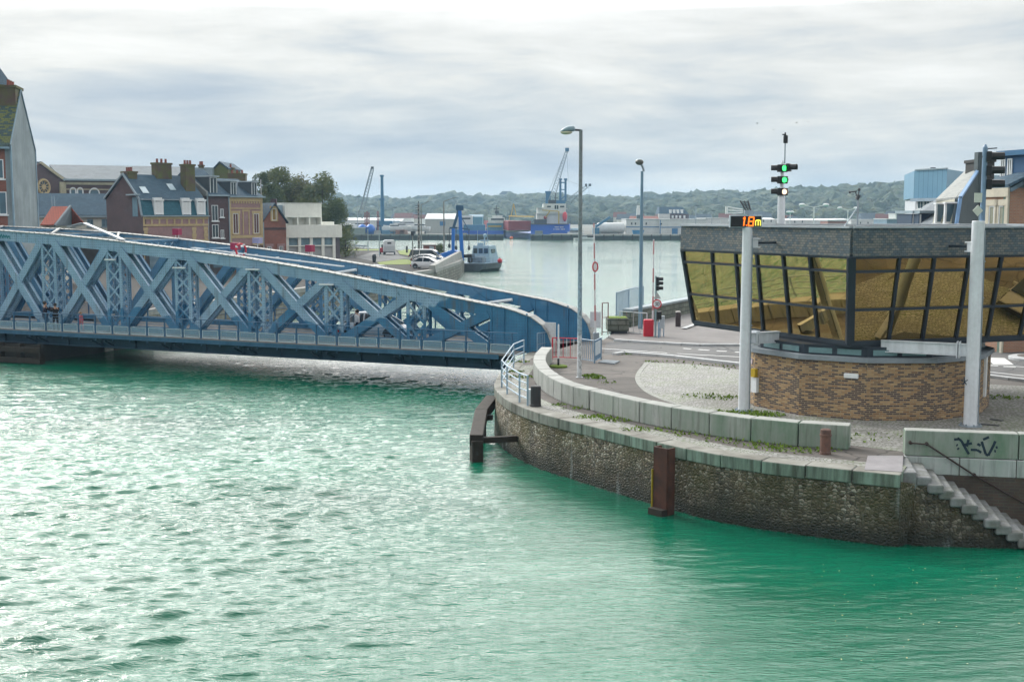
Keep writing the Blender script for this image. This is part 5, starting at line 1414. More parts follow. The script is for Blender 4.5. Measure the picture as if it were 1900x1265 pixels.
def window(t, F, u, z, w, h, frame=None, glass=None, sill=True, bars=True, surround=None, arch=False, shut=None, v=0.):
    frame = frame or wframe; glass = glass or glass_dark
    m = MB(True)
    if surround:
        F.box(m, u - w / 2 - .22, u - w / 2, z - .1, z + h + .25, v, v + .05); F.box(m, u + w / 2, u + w / 2 + .22, z - .1, z + h + .25, v, v + .05); F.box(m, u - w / 2 - .3, u + w / 2 + .3, z + h, z + h + .32, v + .001, v + .075)
        o = part('window', m, surround, t); m = MB(True)
    t2 = .07
    F.box(m, u - w / 2, u - w / 2 + t2, z, z + h, v - .06, v + .03); F.box(m, u + w / 2 - t2, u + w / 2, z, z + h, v - .06, v + .03)
    F.box(m, u - w / 2 + t2, u + w / 2 - t2, z + h - t2, z + h, v - .06, v + .03); F.box(m, u - w / 2 + t2, u + w / 2 - t2, z, z + t2, v - .06, v + .03)
    if bars: F.box(m, u - .03, u + .03, z + t2, z + h - t2, v - .05, v + .025)
    if surround: part('frame', m, frame, o)
    else: o = part('window', m, frame, t)
    m = MB(True); F.box(m, u - w / 2 + .03, u + w / 2 - .03, z + .03, z + h - .03, v - .02, v + .012); part('pane', m, shut or glass, o)
    if sill: m = MB(True); F.box(m, u - w / 2 - .12, u + w / 2 + .12, z - .12, z - .002, v - .02, v + .12); part('sill', m, frame if not surround else surround, o)
    return o
def chimney(t, c, w, d, z0, z1, m_, npots=3, rz=0., pots=True):
    m = MB(True); m.box((c[0], c[1], (z0 + z1) / 2), (w, d, z1 - z0), rz); m.box((c[0], c[1], z1 - .12), (w + .18, d + .18, .22), rz); o = part('chimney', m, m_, t)
    ca, sa = math.cos(rz), math.sin(rz)
    for i in range(npots):
        f = ((i + .5) / npots - .5) * w * .85
        m = MB(True); m.lathe([(.15, z1), (.13, z1 + .42), (.16, z1 + .46)], (c[0] + ca * f, c[1] + sa * f, 0), n=8); part('chimney_pot', m, pot_m, o)
    return o
def xy(px, d): return (X(px, d), d)

# A: tall brick house at the left edge with a grey rendered gable
GA = Fac(xy(24, 95), xy(70, 104.5)); FA = Fac((X(24, 95) - 13, 92.6), xy(24, 95))
ez, rz_ = Z(270, 95), Z(166, 99)
A = thing('tall_house', 'tall red brick house with grey rendered gable at the left edge', 'house', (GA.a.x, GA.a.y, 0))
m = MB(True); m.slab([GA.p(0, 0), GA.p(GA.L, 0), GA.p(GA.L, ez), GA.p(GA.L / 2, rz_ - .2), GA.p(0, ez)], -GA.n, .4); part('gable_wall', m, render_grey, A)
m = MB(True); FA.box(m, 0, FA.L - .02, 0, ez, -.4, 0); m.box2((GA.p(GA.L, 0).x - 13, GA.p(GA.L, 0).y - 2.2, 0), (GA.p(GA.L, 0).x - .5, GA.p(GA.L, 0).y - 1.9, ez)); part('wall', m, red_brick, A)
m = MB(True)
for e0, sgn in ((0., 1), (GA.L, -1)):
    a0 = GA.p(e0 - sgn * .35, ez - .25, .0); a1 = GA.p(GA.L / 2, rz_, .0); off3 = FA.u * -13.
    m.slab([a0 - FA.u * .0, a1, a1 + off3, a0 + off3], (0, 0, 1), .18)
part('roof', m, slate_moss, A)
m = MB(True); m.bar(FA.p(0, ez - .2, .32), FA.p(FA.L, ez - .2, .32), .2, .16); m.bar(GA.p(-.0, ez, .06), GA.p(-.0, 0, .06), .12, .12, up=(1, 0, 0)); m.bar(GA.p(GA.L + .05, ez, .0), GA.p(GA.L + .05, 0, .0), .14, .14, up=(1, 0, 0)); m.bar(GA.p(-.05, ez + .05, .03), GA.p(GA.L / 2, rz_ + .02, .03), .1, .1); m.bar(GA.p(GA.L + .1, ez + .05, .03), GA.p(GA.L / 2, rz_ + .02, .03), .1, .1)
part('gutter', m, mat('gutter_blue', (.25, .36, .46), .5), A)
c = GA.p(GA.L / 2 - .3, 0, -.7); chimney(A, (c.x, c.y), 2.7, 1.25, rz_ - 2.6, Z(160, 99), mossy_brick, 3, math.atan2(GA.u.y, GA.u.x))
for (px, py0, py1) in ((-2, 332, 296), (1, 398, 356)):
    u = FA.L - (GA.a.x - X(px, 95)); zb = Z(py0, 95); window(A, FA, u, zb, 1.15, Z(py1, 95) - zb, glass=glass_blue)
for f, px in ((.45, -1), (.80, -3)):
    a0 = GA.p(0, ez, 0); a1 = GA.p(GA.L / 2, rz_, 0); q = a0.lerp(a1, f) + FA.u * (X(px, 96) - GA.a.x - f * 1.3) ; nn = (a1 - a0).cross(FA.u).normalized(); nn = nn if nn.z > 0 else -nn
    m = MB(True); e1 = (a1 - a0).normalized() * .7; e2 = FA.u * .5; q += nn * .2; m.slab([q - e1 - e2, q - e1 + e2, q + e1 + e2, q + e1 - e2], nn, .06); part('skylight', m, mat('skylight', (.45, .58, .66), .15, spec=.8), A)
# neighbour roof peeping up behind it
t = thing('slate_turret', 'dark pointed slate roof peeping above the tall house at the far left', 'roof', (X(-6, 108), 108, 0))
m = MB(True); m.box2((X(-30, 108), 107, 0), (X(1, 108), 113, Z(172, 108))); part('wall', m, dark_brick2, t)
m = MB(True); c = (X(-14, 108), 110); m.add([(X(-30, 108), 107, Z(172, 108)), (X(5, 108), 107, Z(168, 108)), (X(5, 108), 113, Z(168, 108)), (X(-30, 108), 113, Z(172, 108)), (X(-6, 108), 110, Z(120, 108))], [(0, 1, 4), (1, 2, 4), (2, 3, 4), (3, 0, 4)]); part('roof', m, slate_roof, t)
t['category'] = 'house'

# B: house with dark brick gable and blue slate mansard over yellow banded brick
FB = Fac(xy(265, 135), xy(386, 142)); GB = Fac(xy(198, 139.9), xy(265, 135))
zf = Z(402, 136); zk = Z(371, 136.5); zr = Z(326, 138); zb_ = Z(370, 140)
Bh = thing('mansard_house', 'house with dark brick gable and bright blue slate mansard roof', 'house', (FB.a.x, FB.a.y, 0))
Lg = GB.L; bk_ = FB.n * -1
m = MB(True); m.slab([GB.p(0, 0), GB.p(Lg, 0), GB.p(Lg, zf), GB.p(Lg - .5, zk), GB.p(Lg * .52, zr), GB.p(0, zb_)], -GB.n, .4); part('gable_wall', m, dark_brick2, Bh)
m = MB(True); FB.box(m, .02, FB.L, 0, zf, -.4, 0); part('wall', m, mauve_brick, Bh)
m = MB(True)
for z0, z1 in ((zf - 2.9, zf - 2.7), (zf - 1.1, zf - .85), (zf - .3, zf)): FB.box(m, 0, FB.L, z0, z1, 0, .07)
for u0 in np.arange(.0, FB.L - .2, 1.02): FB.box(m, u0, u0 + .22, zf - .85, zf - .3, 0, .055)
for u0 in (0., 6.6, FB.L - .7):
    for k_ in range(12): FB.box(m, u0 + (.0 if k_ % 2 else .08), u0 + .62 - (.0 if k_ % 2 else .08), zf - 6 + k_ * .4, zf - 6 + k_ * .4 + .38, 0, .045)
part('brick_banding', m, yellow_brick, Bh)
m = MB(True); FB.box(m, -.1, FB.L + .1, zf, zf + .14, -.2, .3); part('gutter', m, zinc, Bh)
m = MB(True); U = FB.u * FB.L
m.slab([GB.p(Lg, zf + .14, .05), GB.p(Lg, zf + .14, .05) + U, GB.p(Lg - .5, zk, .05) + U, GB.p(Lg - .5, zk, .05)], (FB.n.x, FB.n.y, .3), .14); part('mansard', m, mansard_m, Bh)
m = MB(True)
m.slab([GB.p(Lg - .45, zk, .1), GB.p(Lg - .45, zk, .1) + U, GB.p(Lg * .52, zr, .1) + U, GB.p(Lg * .52, zr, .1)], (0, 0, 1), .16)
m.slab([GB.p(-.2, zb_, .1), GB.p(-.2, zb_, .1) + U, GB.p(Lg * .52, zr, .1) + U, GB.p(Lg * .52, zr, .1)], (0, 0, 1), .16); part('roof', m, slate_roof, Bh)
m = MB(True); m.bar(GB.p(Lg - .45, zk + .1, .15), GB.p(Lg * .52, zr + .2, .15), .16, .2); m.bar(GB.p(-.2, zb_ + .1, .15), GB.p(Lg * .52, zr + .2, .15), .16, .2); m.bar(GB.p(Lg, zf + .1, .12), GB.p(Lg - .5, zk + .12, .12), .18, .2); FB.box(m, 0, FB.L, zk - .03, zk + .12, -.5, -.15); part('verge_board', m, mat('verge', (.24, .31, .37), .5), Bh)
for px in (272, 293, 344, 372):
    # dormers on the mansard
    k_ = X(px, 138.); u = (FB.L) * (px - 265) / 121; u = min(max(u, .5), FB.L - .5)
    if px == 272: continue
    window(Bh, FB, u, zf + .35, .85, 1.35, shut=mat('shutter_white', (.66, .68, .70), .6, var=.1), v=.12, sill=True, bars=True)
    m = MB(True); FB.box(m, u - .62, u - .43, zf + .2, zf + 1.8, -.3, .13); FB.box(m, u + .43, u + .62, zf + .2, zf + 1.8, -.3, .13); FB.box(m, u - .68, u + .68, zf + 1.78, zf + 2.0, -.5, .2); FB.box(m, u - .42, u + .42, zf + 2., zf + 2.16, -.5, .18); part('dormer', m, wframe, Bh)
for u in (1.1, 3.0, 5.1, 8.0): window(Bh, FB, u, zf - 4.4, .95, 1.35, surround=yellow_brick, shut=mat('amber_blind', (.22, .13, .045), .6), sill=False)
for u in (1.2, 3.1, 5.2, 8.1): window(Bh, FB, u, zf - 7., 1., 1.7, surround=yellow_brick, sill=True)
window(Bh, GB, Lg * .80, zf + .0, 1.05, 2.2, glass=mat('blind_blue', (.14, .26, .34), .4), frame=mat('frame_blue', (.10, .2, .28), .5), sill=False)
m = MB(True); GB.box(m, Lg * .66, Lg * .95, zf + 2.4, zf + 2.55, 0, .5); part('window_hood', m, zinc, Bh)
c = GB.p(Lg * .50, 0, -.8); chimney(Bh, (c.x, c.y), 1.5, 1.1, zr - 1.6, Z(318, 138), mossy_brick, 3, math.atan2(GB.u.y, GB.u.x))
for u, f in ((1.2, .35), (5.2, .5)):
    a0 = GB.p(Lg - .45, zk, -.0); a1 = GB.p(Lg * .52, zr, -.0); q = a0.lerp(a1, f) + FB.u * u; nn = (a1 - a0).cross(FB.u).normalized(); nn = nn if nn.z > 0 else -nn
    m = MB(True); e1 = (a1 - a0).normalized() * .55; e2 = FB.u * .4; q += nn * .18; m.slab([q - e1 - e2, q - e1 + e2, q + e1 + e2, q + e1 - e2], nn, .05); part('skylight', m, mat('skylight', (.45, .58, .66), .15, spec=.8), Bh)
cpt = FB.p(5.2, 0, -3.6); chimney(Bh, (cpt.x, cpt.y), 2.1, 1., zr - 2.8, Z(302, 141), mossy_brick, 3, math.atan2(FB.u.y, FB.u.x))
cpt = FB.p(7.7, 0, -2.0); chimney(Bh, (cpt.x, cpt.y), 1.35, 1., zr - 3.4, Z(304, 141), mossy_brick, 3, math.atan2(FB.u.y, FB.u.x))

# C, D: terrace of a dark brick and a banded mauve brick house
def gable_roof_terrace(t, F, ze, zr, depth, roof_m, over=.25):
    m = MB(True); mid = -depth / 2
    m.slab([F.p(-.02, ze, over), F.p(F.L + .02, ze, over), F.p(F.L + .02, zr, mid), F.p(-.02, zr, mid)], (0, 0, 1), .16)
    m.slab([F.p(-.02, ze, -depth - over), F.p(F.L + .02, ze, -depth - over), F.p(F.L + .02, zr, mid), F.p(-.02, zr, mid)], (0, 0, 1), .16)
    return part('roof', m, roof_m, t)
FC = Fac(xy(385, 144), xy(424, 146.5)); zc = Z(364, 145)
C_ = thing('terrace_house', 'narrow dark brick terrace house beside the blue mansard', 'house', (FC.a.x, FC.a.y, 0))
def shell(t, F, ze, zr, depth, wm, roof_m):
    m = MB(True); F.box(m, 0, F.L, 0, ze, -depth, 0); 
    for u in (0, F.L):
        s = 1 if u == 0 else -1
        m.slab([F.p(u, ze, 0), F.p(u, ze, -depth), F.p(u, zr - .1, -depth / 2)], F.u * s, .2)
    part('wall', m, wm, t); gable_roof_terrace(t, F, ze, zr, depth, roof_m)
shell(C_, FC, zc, Z(318, 149), 9, dark_brick2, slate_roof)
window(C_, FC, .8 + .3, Z(410, 145), .95, 1.9, surround=None); window(C_, FC, .8 + .3, Z(441, 145), .95, 1.6); window(C_, FC, 2.15, Z(403, 145), .5, 1.0); window(C_, FC, 2.15, Z(442, 145), .5, 1.0)
m = MB(True); FC.box(m, 0, FC.L, zc - .02, zc + .16, -.1, .32); FC.box(m, -.05, .08, 0, zc, .0, .12); part('gutter', m, zinc, C_)
def dormer(t, F, u, z, w, h, depth):
    m = MB(True); F.box(m, u - w / 2, u + w / 2, z, z + h, -depth, -.15); part('dormer', m, mat('dormer_side', (.05, .07, .09), .7), t)
    m = MB(True); F.box(m, u - w / 2 - .15, u + w / 2 + .15, z + h, z + h + .15, -depth - .1, .1); part('dormer_roof', m, mat('dormer_zinc', (.40, .47, .52), .4, .2), t)
    window(t, F, u, z + .1, w * .86, h - .15, v=-.13)
dormer(C_, FC, 1.1, zc + .2, 1.2, 2.1, 3.2)
cp_ = FC.p(.15, 0, -2.2)
m = MB(True); m.slab([FC.p(-.08, zc, .3), FC.p(-.08, zc + .5, .3), FC.p(-.08, Z(316, 149), -4.4), FC.p(-.08, zc, -4.4)], -FC.u, .3); part('party_wall', m, mat('stone_party', (.25, .27, .27), .9, var=.5, vs=2), C_)
FD = Fac(xy(424.5, 146.6), xy(487, 151)); zd = Z(366, 148)
D_ = thing('terrace_house', 'mauve brick terrace house with yellow banding and two dormers', 'house', (FD.a.x, FD.a.y, 0))
shell(D_, FD, zd, Z(334, 152), 9, mauve_brick, slate_roof)
m = MB(True)
for z0, z1 in ((zd - .5, zd), (zd - 1.45, zd - 1.3), (zd - 5.05, zd - 4.7), (zd - 6.2, zd - 6.05)): FD.box(m, 0, FD.L, z0, z1, 0, .08)
for u0 in (0, FD.L - .35): FD.box(m, u0, u0 + .35, 0, zd - .5, 0, .06)
for u0 in np.arange(.2, FD.L, .42): FD.box(m, u0, u0 + .2, zd - .78, zd - .5, 0, .06)
part('brick_banding', m, yellow_brick, D_)
for u in (1.05, FD.L - 1.05):
    window(D_, FD, u, zd - 4.5, .85, 2.5, surround=yellow_brick, glass=mat('dark_red_blind', (.10, .03, .025), .4)); window(D_, FD, u, zd - 8.3, .85, 2.4, surround=yellow_brick)
    dormer(D_, FD, u - .1, zd + .15, 1.0, 1.75, 2.6)
m = MB(True); FD.box(m, FD.L / 2 - .55, FD.L / 2 - .4, zd - 4.6, zd - 1.6, 0, .05); FD.box(m, FD.L / 2 + .4, FD.L / 2 + .55, zd - 4.6, zd - 1.6, 0, .05); FD.box(m, FD.L / 2 - .6, FD.L / 2 + .6, zd - 1.75, zd - 1.55, 0.0, .055); part('blind_window', m, yellow_brick, D_)
m = MB(True); FD.box(m, 0, FD.L + .3, zd - .02, zd + .14, -.1, .34); FD.box(m, -.06, .08, 0, zd, .0, .12); part('gutter', m, zinc, D_)
# dark ground-floor panels, added to darken the view through the bridge lattice
for T_, F_2, mm in ((Bh, FB, mat('added_front_dark', (.035, .03, .035), .6, var=.4)), (C_, FC, mat('added_front_dark', (.035, .03, .035), .6)), (D_, FD, mat('added_front_brown', (.10, .05, .03), .6, var=.4))):
    m = MB(True); F_2.box(m, .1, F_2.L - .1, 0, 3.3, 0, .12); part('added_dark_front', m, mm, T_)
    for u in np.arange(1.2, F_2.L - .6, 2.1): m = MB(True); F_2.box(m, u - .6, u + .6, .7, 2.7, .1, .16); part('shop_window', m, glass_blue, T_)
# roofs and mossy chimney walls rising behind the terrace
t = thing('rear_house', 'taller house behind the terrace with zinc upper floor and mossy gable wall', 'house', (X(400, 168), 168, 0))
m = MB(True); m.box2((X(356, 165), 165, 0), (X(396, 165), 176, Z(311, 165))); part('zinc_storey', m, zinc, t)
m = MB(True); q = [(X(396, 166), Z(334, 166)), (X(396, 166), Z(318, 166)), (X(410, 166), Z(303, 166)), (X(424, 166), Z(314, 166)), (X(427, 166), Z(334, 166))]
m.slab([(a, 166, b) for a, b in q] + [(X(427, 166), 166, 0), (X(396, 166), 166, 0)], (0, 1, 0), 8); part('gable_wall', m, mat('mossy_wall', (.10, .14, .035), .9, var=.5, vs=.5, col2=(.12, .10, .07)), t)
m = MB(True); m.slab([(X(410, 166), 165.8, Z(302, 166)), (X(426.5, 166), 165.8, Z(314.5, 166)), (X(426.5, 166), 174.5, Z(314.5, 166)), (X(410, 166), 174.5, Z(302, 166))], (0, 0, 1), .2); m.slab([(X(410, 166), 165.8, Z(302, 166)), (X(395, 166), 165.8, Z(318, 166)), (X(395, 166), 174.5, Z(318, 166)), (X(410, 166), 174.5, Z(302, 166))], (0, 0, 1), .2); part('roof', m, slate_roof, t)
chimney(t, (X(442, 158), 158), 2.3, 1., Z(340, 158), Z(322, 158), mossy_brick, 3); chimney(t, (X(376, 164), 164), .6, .6, Z(312, 164), Z(306, 164), mossy_brick, 2); chimney(t, (X(430, 168), 168), .9, .8, Z(330, 168), Z(311, 168), mossy_brick, 1)
m = MB(True); m.tube((X(431, 168), 168, Z(312, 168)), (X(431, 168), 168, Z(302, 168)), .03, n=5); part('aerial', m, dark_metal, t)

# E: small brick house with pointed gable front
FE = Fac(xy(487, 152), xy(530, 154)); ze = Z(412, 153); zp = Z(380, 153)
E_ = thing('gable_house', 'small red brick house with pointed gable front beside the white block', 'house', (FE.a.x, FE.a.y, 0))
m = MB(True); m.slab([FE.p(0, 0), FE.p(FE.L, 0), FE.p(FE.L, ze), FE.p(FE.L / 2, zp), FE.p(0, ze)], -FE.n, 7.); part('wall', m, red_brick, E_)
m = MB(True)
for s, u0 in ((1, -.25), (-1, FE.L + .25)):
    m.slab([FE.p(u0, ze - .2, .3), FE.p(FE.L / 2, zp + .1, .3), FE.p(FE.L / 2, zp + .1, -7.2), FE.p(u0, ze - .2, -7.2)], (0, 0, 1), .16)
part('roof', m, slate_roof, E_)
window(E_, FE, FE.L / 2, ze + .2, .6, 1.5, surround=yellow_brick, glass=mat('amber_glass', (.25, .16, .03), .2), bars=False)
for u in (.85, FE.L - .75): window(E_, FE, u, ze - 5., .55, 1.9, surround=mauve_brick)
m = MB(True); FE.box(m, 0, FE.L, ze - 1.0, ze - .7, 0, .06); part('string_course', m, dark_brick2, E_)
m = MB(True); FE.box(m, .0, .12, 0, ze, .0, .14); part('gutter', m, zinc, E_)
q = FE.p(FE.L / 2 + .2, 0, -4); m = MB(True); m.tube((q.x, q.y, zp - 1), (q.x, q.y, Z(333, 157)), .06, n=6); part('aerial', m, mat('aerial_pale', (.5, .52, .54), .5), E_)
m = MB(True); q = FE.p(FE.L / 2 + .5, zp + .3, -1); m.box(q, (.7, .7, .9)); part('chimney', m, dark_brick2, E_)

# F: white modern block
FF = Fac(xy(529, 157), xy(597, 160.5)); zt = Z(378, 158)
F_ = thing('white_block', 'white modern building with deep balcony bays and lower wing', 'building', (FF.a.x, FF.a.y, 0))
zm = Z(403.5, 158); zl = Z(421, 158)
m = MB(True); FF.box(m, 0, FF.L, zm, zt, -9, 0); FF.box(m, 0, FF.L, zl, zm + .02, -9, -1.3); 
for f in (0.02, .345, .67, .99): FF.box(m, FF.L * f - .08, FF.L * f + .08, zl, zm, -1.3, -.02)
part('upper_storey', m, render_white, F_)
m = MB(True); FF.box(m, -.05, FF.L + .05, zt, zt + .12, -9.05, .06); part('roof_edge', m, mat('roof_edge_pale', (.66, .66, .62), .6), F_)
FG = Fac(xy(529.5, 156.5), xy(633, 160)); zl2 = Z(441, 158)
m = MB(True); FG.box(m, 0, FG.L, zl2, zl + .25, -10, .25)
for f in (.0, .215, .425, .635, .835): FG.box(m, FG.L * f, FG.L * f + .38, 1.2, zl2, -.3, .1)
FG.box(m, 0, FG.L * .87, Z(457, 158), Z(455, 158), -.3, .12); FG.box(m, 0, FG.L * .87, 0, 1.2, -9, .0)
part('lower_storey', m, render_white, F_)
for i, f in enumerate((.0, .215, .425, .635)):
    u0, u1 = FG.L * f + .4, FG.L * (f + .21); m = MB(True); FG.box(m, u0, u1, Z(455, 158), zl2, -.35, -.2); part('window', m, mat('office_glass', (.17, .27, .33), .2, var=.4, vs=.9), F_)
    m = MB(True); FG.box(m, u0, u1, 1.2, Z(457, 158), -.35, -.22); part('panel', m, mat('panel_grey', (.40, .41, .42), .7), F_)
m = MB(True); FG.box(m, FG.L * .87, FG.L * .985, 0, zl2, -9, -.4); part('side_wall', m, mat('old_wall', (.16, .14, .16), .9, var=.5, vs=.8), F_)
m = MB(True); q = FF.p(FF.L + 1.6, zl + .4, -1.2); m.box(q, (1.6, 1.2, .5)); part('roof_unit', m, render_white, F_)
m = MB(True); FF.box(m, -1.8, -.02, zl, zt - .2, -6, -.6); part('side_wing', m, mat('blue_render', (.35, .47, .56), .8, var=.35, vs=.7), F_)

# G: long church with rose window, low slate building, small red roof
ch = thing('church', 'long dark brick church with pale stone trim and rose window', 'church', (X(100, 200), 200, 0))
GH = Fac(xy(60, 190), xy(122, 196)); zpk, zev = Z(303, 192), Z(334, 194)
pk = GH.L * (78 - 60) / 62
m = MB(True); m.slab([GH.p(-2, 0), GH.p(GH.L, 0), GH.p(GH.L, zev), GH.p(pk + .3, zpk), GH.p(-6, zev)], -GH.n, .6); part('gable_wall', m, dark_brick2, ch)
m = MB(True); c = GH.p(GH.L * (82 - 60) / 62, Z(347, 192), .12)
ringp = [c + GH.u * (1.15 * math.cos(a)) + Vector((0, 0, 1.15 * math.sin(a))) for a in [2 * PI * i / 20 for i in range(21)]]
m.path(ringp, .2); m.slab([c + (p - c) * .35 for p in ringp[:-1]], GH.n, .06)
for i in range(10):
    a = 2 * PI * i / 10; m.tube(c, c + GH.u * math.cos(a) * 1.1 + Vector((0, 0, math.sin(a) * 1.1)), .06, n=5)
ro = part('rose_window', m, yellow_brick, ch)
m = MB(True); m.slab([c - GH.n * .08 + (p - c) for p in ringp[:-1]], GH.n, .03); part('pane', m, glass_dark, ro)
m = MB(True); m.bar(GH.p(pk, zpk + .1, .1), GH.p(GH.L, zev, .1), .3, .4); GH.box(m, GH.L - 1.1, GH.L + .1, Z(364, 194), zev - .3, 0, .25); part('stone_trim', m, mat('church_stone', (.45, .42, .30), .8, var=.3), ch)
FH = Fac(xy(122, 196), xy(245, 200)); zrd = Z(309, 204)
m = MB(True); FH.box(m, 0, FH.L + 9, 0, zev, -16, 0); part('nave_wall', m, dark_brick2, ch)
m = MB(True); FH.box(m, 0, FH.L, zev - .7, zev - .3, 0, .2); FH.box(m, 0, FH.L, Z(352.5, 197), Z(350.5, 197), 0, .15); part('cornice', m, mat('church_stone', (.45, .42, .30), .8, var=.3), ch)
m = MB(True); m.slab([FH.p(-.5, zev, .5), FH.p(FH.L + 9, zev, .5), FH.p(FH.L + 9, zrd, -8), FH.p(-2., zrd, -8)], (0, 0, 1), .25); m.slab([FH.p(-.5, zev, -16.5), FH.p(FH.L + 9, zev, -16.5), FH.p(FH.L + 9, zrd, -8), FH.p(-2., zrd, -8)], (0, 0, 1), .25)
m.slab([GH.p(GH.L + .2, zev, .2), GH.p(pk, zpk, .2), GH.p(pk, zpk, -20) + GH.u * 3, GH.p(GH.L, zev, -14) + GH.u * 5], (0, 0, 1), .25)
part('roof', m, slate_pale, ch)
m = MB(True); FH.box(m, -.2, FH.L + 9, zev - .05, zev + .25, .3, .6); part('gutter', m, zinc, ch)
for px, w in ((137, .55), (150, .55), (176, 1.25)):
    u = FH.L * (px - 122) / 123; m = MB(True); z0, h = Z(364, 197), (.9 if w < 1 else .5)
    arc = [FH.p(u + w / 2 * math.cos(a), z0 + h + w / 2 * math.sin(a), 0) for a in [PI * i / 8 for i in range(9)]]
    m.slab([FH.p(u + w / 2, z0 - .5, .02), *[p + FH.n * .02 for p in arc], FH.p(u - w / 2, z0 - .5, .02)], FH.n, .06); o = part('window', m, glass_blue, ch)
    m = MB(True); arc2 = [FH.p(u + (w / 2 + .15) * math.cos(a), z0 + h + (w / 2 + .15) * math.sin(a), .08) for a in [PI * i / 8 for i in range(9)]]
    m.path([FH.p(u + w / 2 + .15, z0 - .5, .08), *arc2, FH.p(u - w / 2 - .15, z0 - .5, .08)], .12, n=5); part('surround', m, wframe, o)
lo = thing('long_low_house', 'long low white building with slate roof in front of the church', 'building', (X(75, 155), 155, 0))
FL = Fac(xy(70, 152), xy(215, 156)); m = MB(True); FL.box(m, 0, FL.L, 0, Z(402, 154), -8, 0); part('wall', m, render_cream, lo)
m = MB(True); FL.box(m, -.05, FL.L + .05, 0, 4.6, -8.05, .08); part('plinth', m, mat('added_band_dark', (.05, .045, .045), .9, var=.5, vs=.5), lo)  # dark lower band, added so the gaps of the bridge lattice look dark
zr2 = Z(362, 158); ze2 = Z(402, 154)
m = MB(True); m.slab([FL.p(-.4, ze2, .4), FL.p(FL.L, ze2, .4), FL.p(FL.L, zr2, -4), FL.p(-.4, zr2, -4)], (0, 0, 1), .2); m.slab([FL.p(-.4, ze2, -8.4), FL.p(FL.L, ze2, -8.4), FL.p(FL.L, zr2, -4), FL.p(-.4, zr2, -4)], (0, 0, 1), .2); part('roof', m, slate_roof, lo)
m = MB(True); FL.box(m, 0, FL.L, ze2 - .1, ze2 + .1, .3, .5); part('gutter', m, zinc, lo)
for px in (131, 166, 195): u = FL.L * (px - 70) / 145; window(lo, FL, u, Z(421, 154), .75 if px < 190 else 1.0, 1.0, glass=glass_blue, frame=mat('frame_grey', (.2, .28, .33), .5))
rr = thing('red_roof_shed', 'small house with bright red tiled roof between the grey gable and the white building', 'house', (X(92, 118), 118, 0))
m = MB(True); x0, x1, x2 = X(76, 117), X(104, 117), X(116, 120)
zt_, zb2 = Z(385, 119), Z(419, 117)
m.box2((x0, 117.2, 0), (x2 - .4, 123, zb2)); part('wall', m, render_cream, rr)
tile = brickmat('red_tiles', (.30, .055, .03), (.38, .075, .04), (.14, .03, .02), .25, .33, .03, bump=.8, dirt=.25)
m = MB(True); m.slab([(x0, 116.8, zb2), (x1 - .2, 116.8, zb2), (x1 + .3, 120, zt_), (x0, 120, zt_)], (0, -1, 1), .15); m.slab([(x0, 123.2, zb2), (x1 + .6, 123.2, zb2), (x1 + .3, 120, zt_), (x0, 120, zt_)], (0, 1, 1), .15); part('roof', m, tile, rr)
m = MB(True); m.slab([(x1 - .2, 117, zb2), (x2 - .4, 123, zb2), (x1 + .3, 120, zt_ - .1)], (1, -.5, 0), .12); m.bar((x1 - .1, 116.8, zb2), (x1 + .35, 120, zt_ + .15), .2, .2); m.bar((x2 - .3, 122.9, zb2), (x1 + .35, 120, zt_ + .15), .2, .2); part('gable_wall', m, mat('gable_grey', (.2, .24, .28), .8), rr)
m = MB(True)
for px in (97, 102): m.tube((X(px, 121), 121, zt_ - .3), (X(px, 121), 121, Z(364, 121)), .07, n=6)
part('flue', m, mat('flue_blue', (.3, .42, .52), .4, .4), rr)

# trees behind the white block
def tree(name, label, cx, cy, h, r, trunk_h, col_i, seed, n=1900, group='trees behind the white block', lean=0., airy=0.):
    rs = random.Random(seed); t = thing(name, label, 'tree', (cx, cy, 0), 0, group)
    m = MB(); m.lathe([(r * .09, 0), (r * .06, trunk_h), (r * .03, h * .7)], n=7); tips = []
    for i in range(9):
        a = rs.random() * 6.28; z0 = trunk_h * rs.uniform(.8, 1.5); e = Vector((math.cos(a) * r * rs.uniform(.4, .8), math.sin(a) * r * rs.uniform(.4, .8), h * rs.uniform(.5, .9))); m.tube((0, 0, z0), e, r * .035, r * .01, n=5); tips.append(e)
    part('trunk', m, mat('bark', (.05, .045, .035), .9, var=.3), t)
    m = MB(); cl = []
    for i in range(38):
        a = rs.random() * 6.28; f = rs.random() ** .5; zc = trunk_h * .8 + (h - trunk_h * .8) * rs.random()
        env = math.sin(PI * min(1, max(.08, (zc - trunk_h * .5) / (h - trunk_h * .4)))) ** .6
        cl.append((Vector((math.cos(a) * r * f * env * .85, math.sin(a) * r * f * env * .85, zc)), r * rs.uniform(.2, .42)))
    for c, s in cl:
        k = int(n / len(cl) * (s / (r * .26)) ** 1.5)
        for _ in range(k):
            d = Vector((rs.gauss(0, 1), rs.gauss(0, 1), rs.gauss(0, 1))); d = d.normalized() * s * (rs.random() ** .35) * (1 + airy * rs.random()); q = c + d
            if q.z < trunk_h * .5: continue
            w = rs.uniform(.16, .36) * (.6 + r * .08); ax = Vector((rs.gauss(0, 1), rs.gauss(0, 1), rs.gauss(0, .8))).normalized(); b = ax.orthogonal().normalized()
            m.add([q - ax * w - b * w * .35, q + b * w * .2 - ax * w * .2, q + ax * w + b * w * .4, q - b * w * .55 + ax * w * .1], [(0, 1, 2, 3)])
    part('crown', m, leafm[col_i], t)
    return t
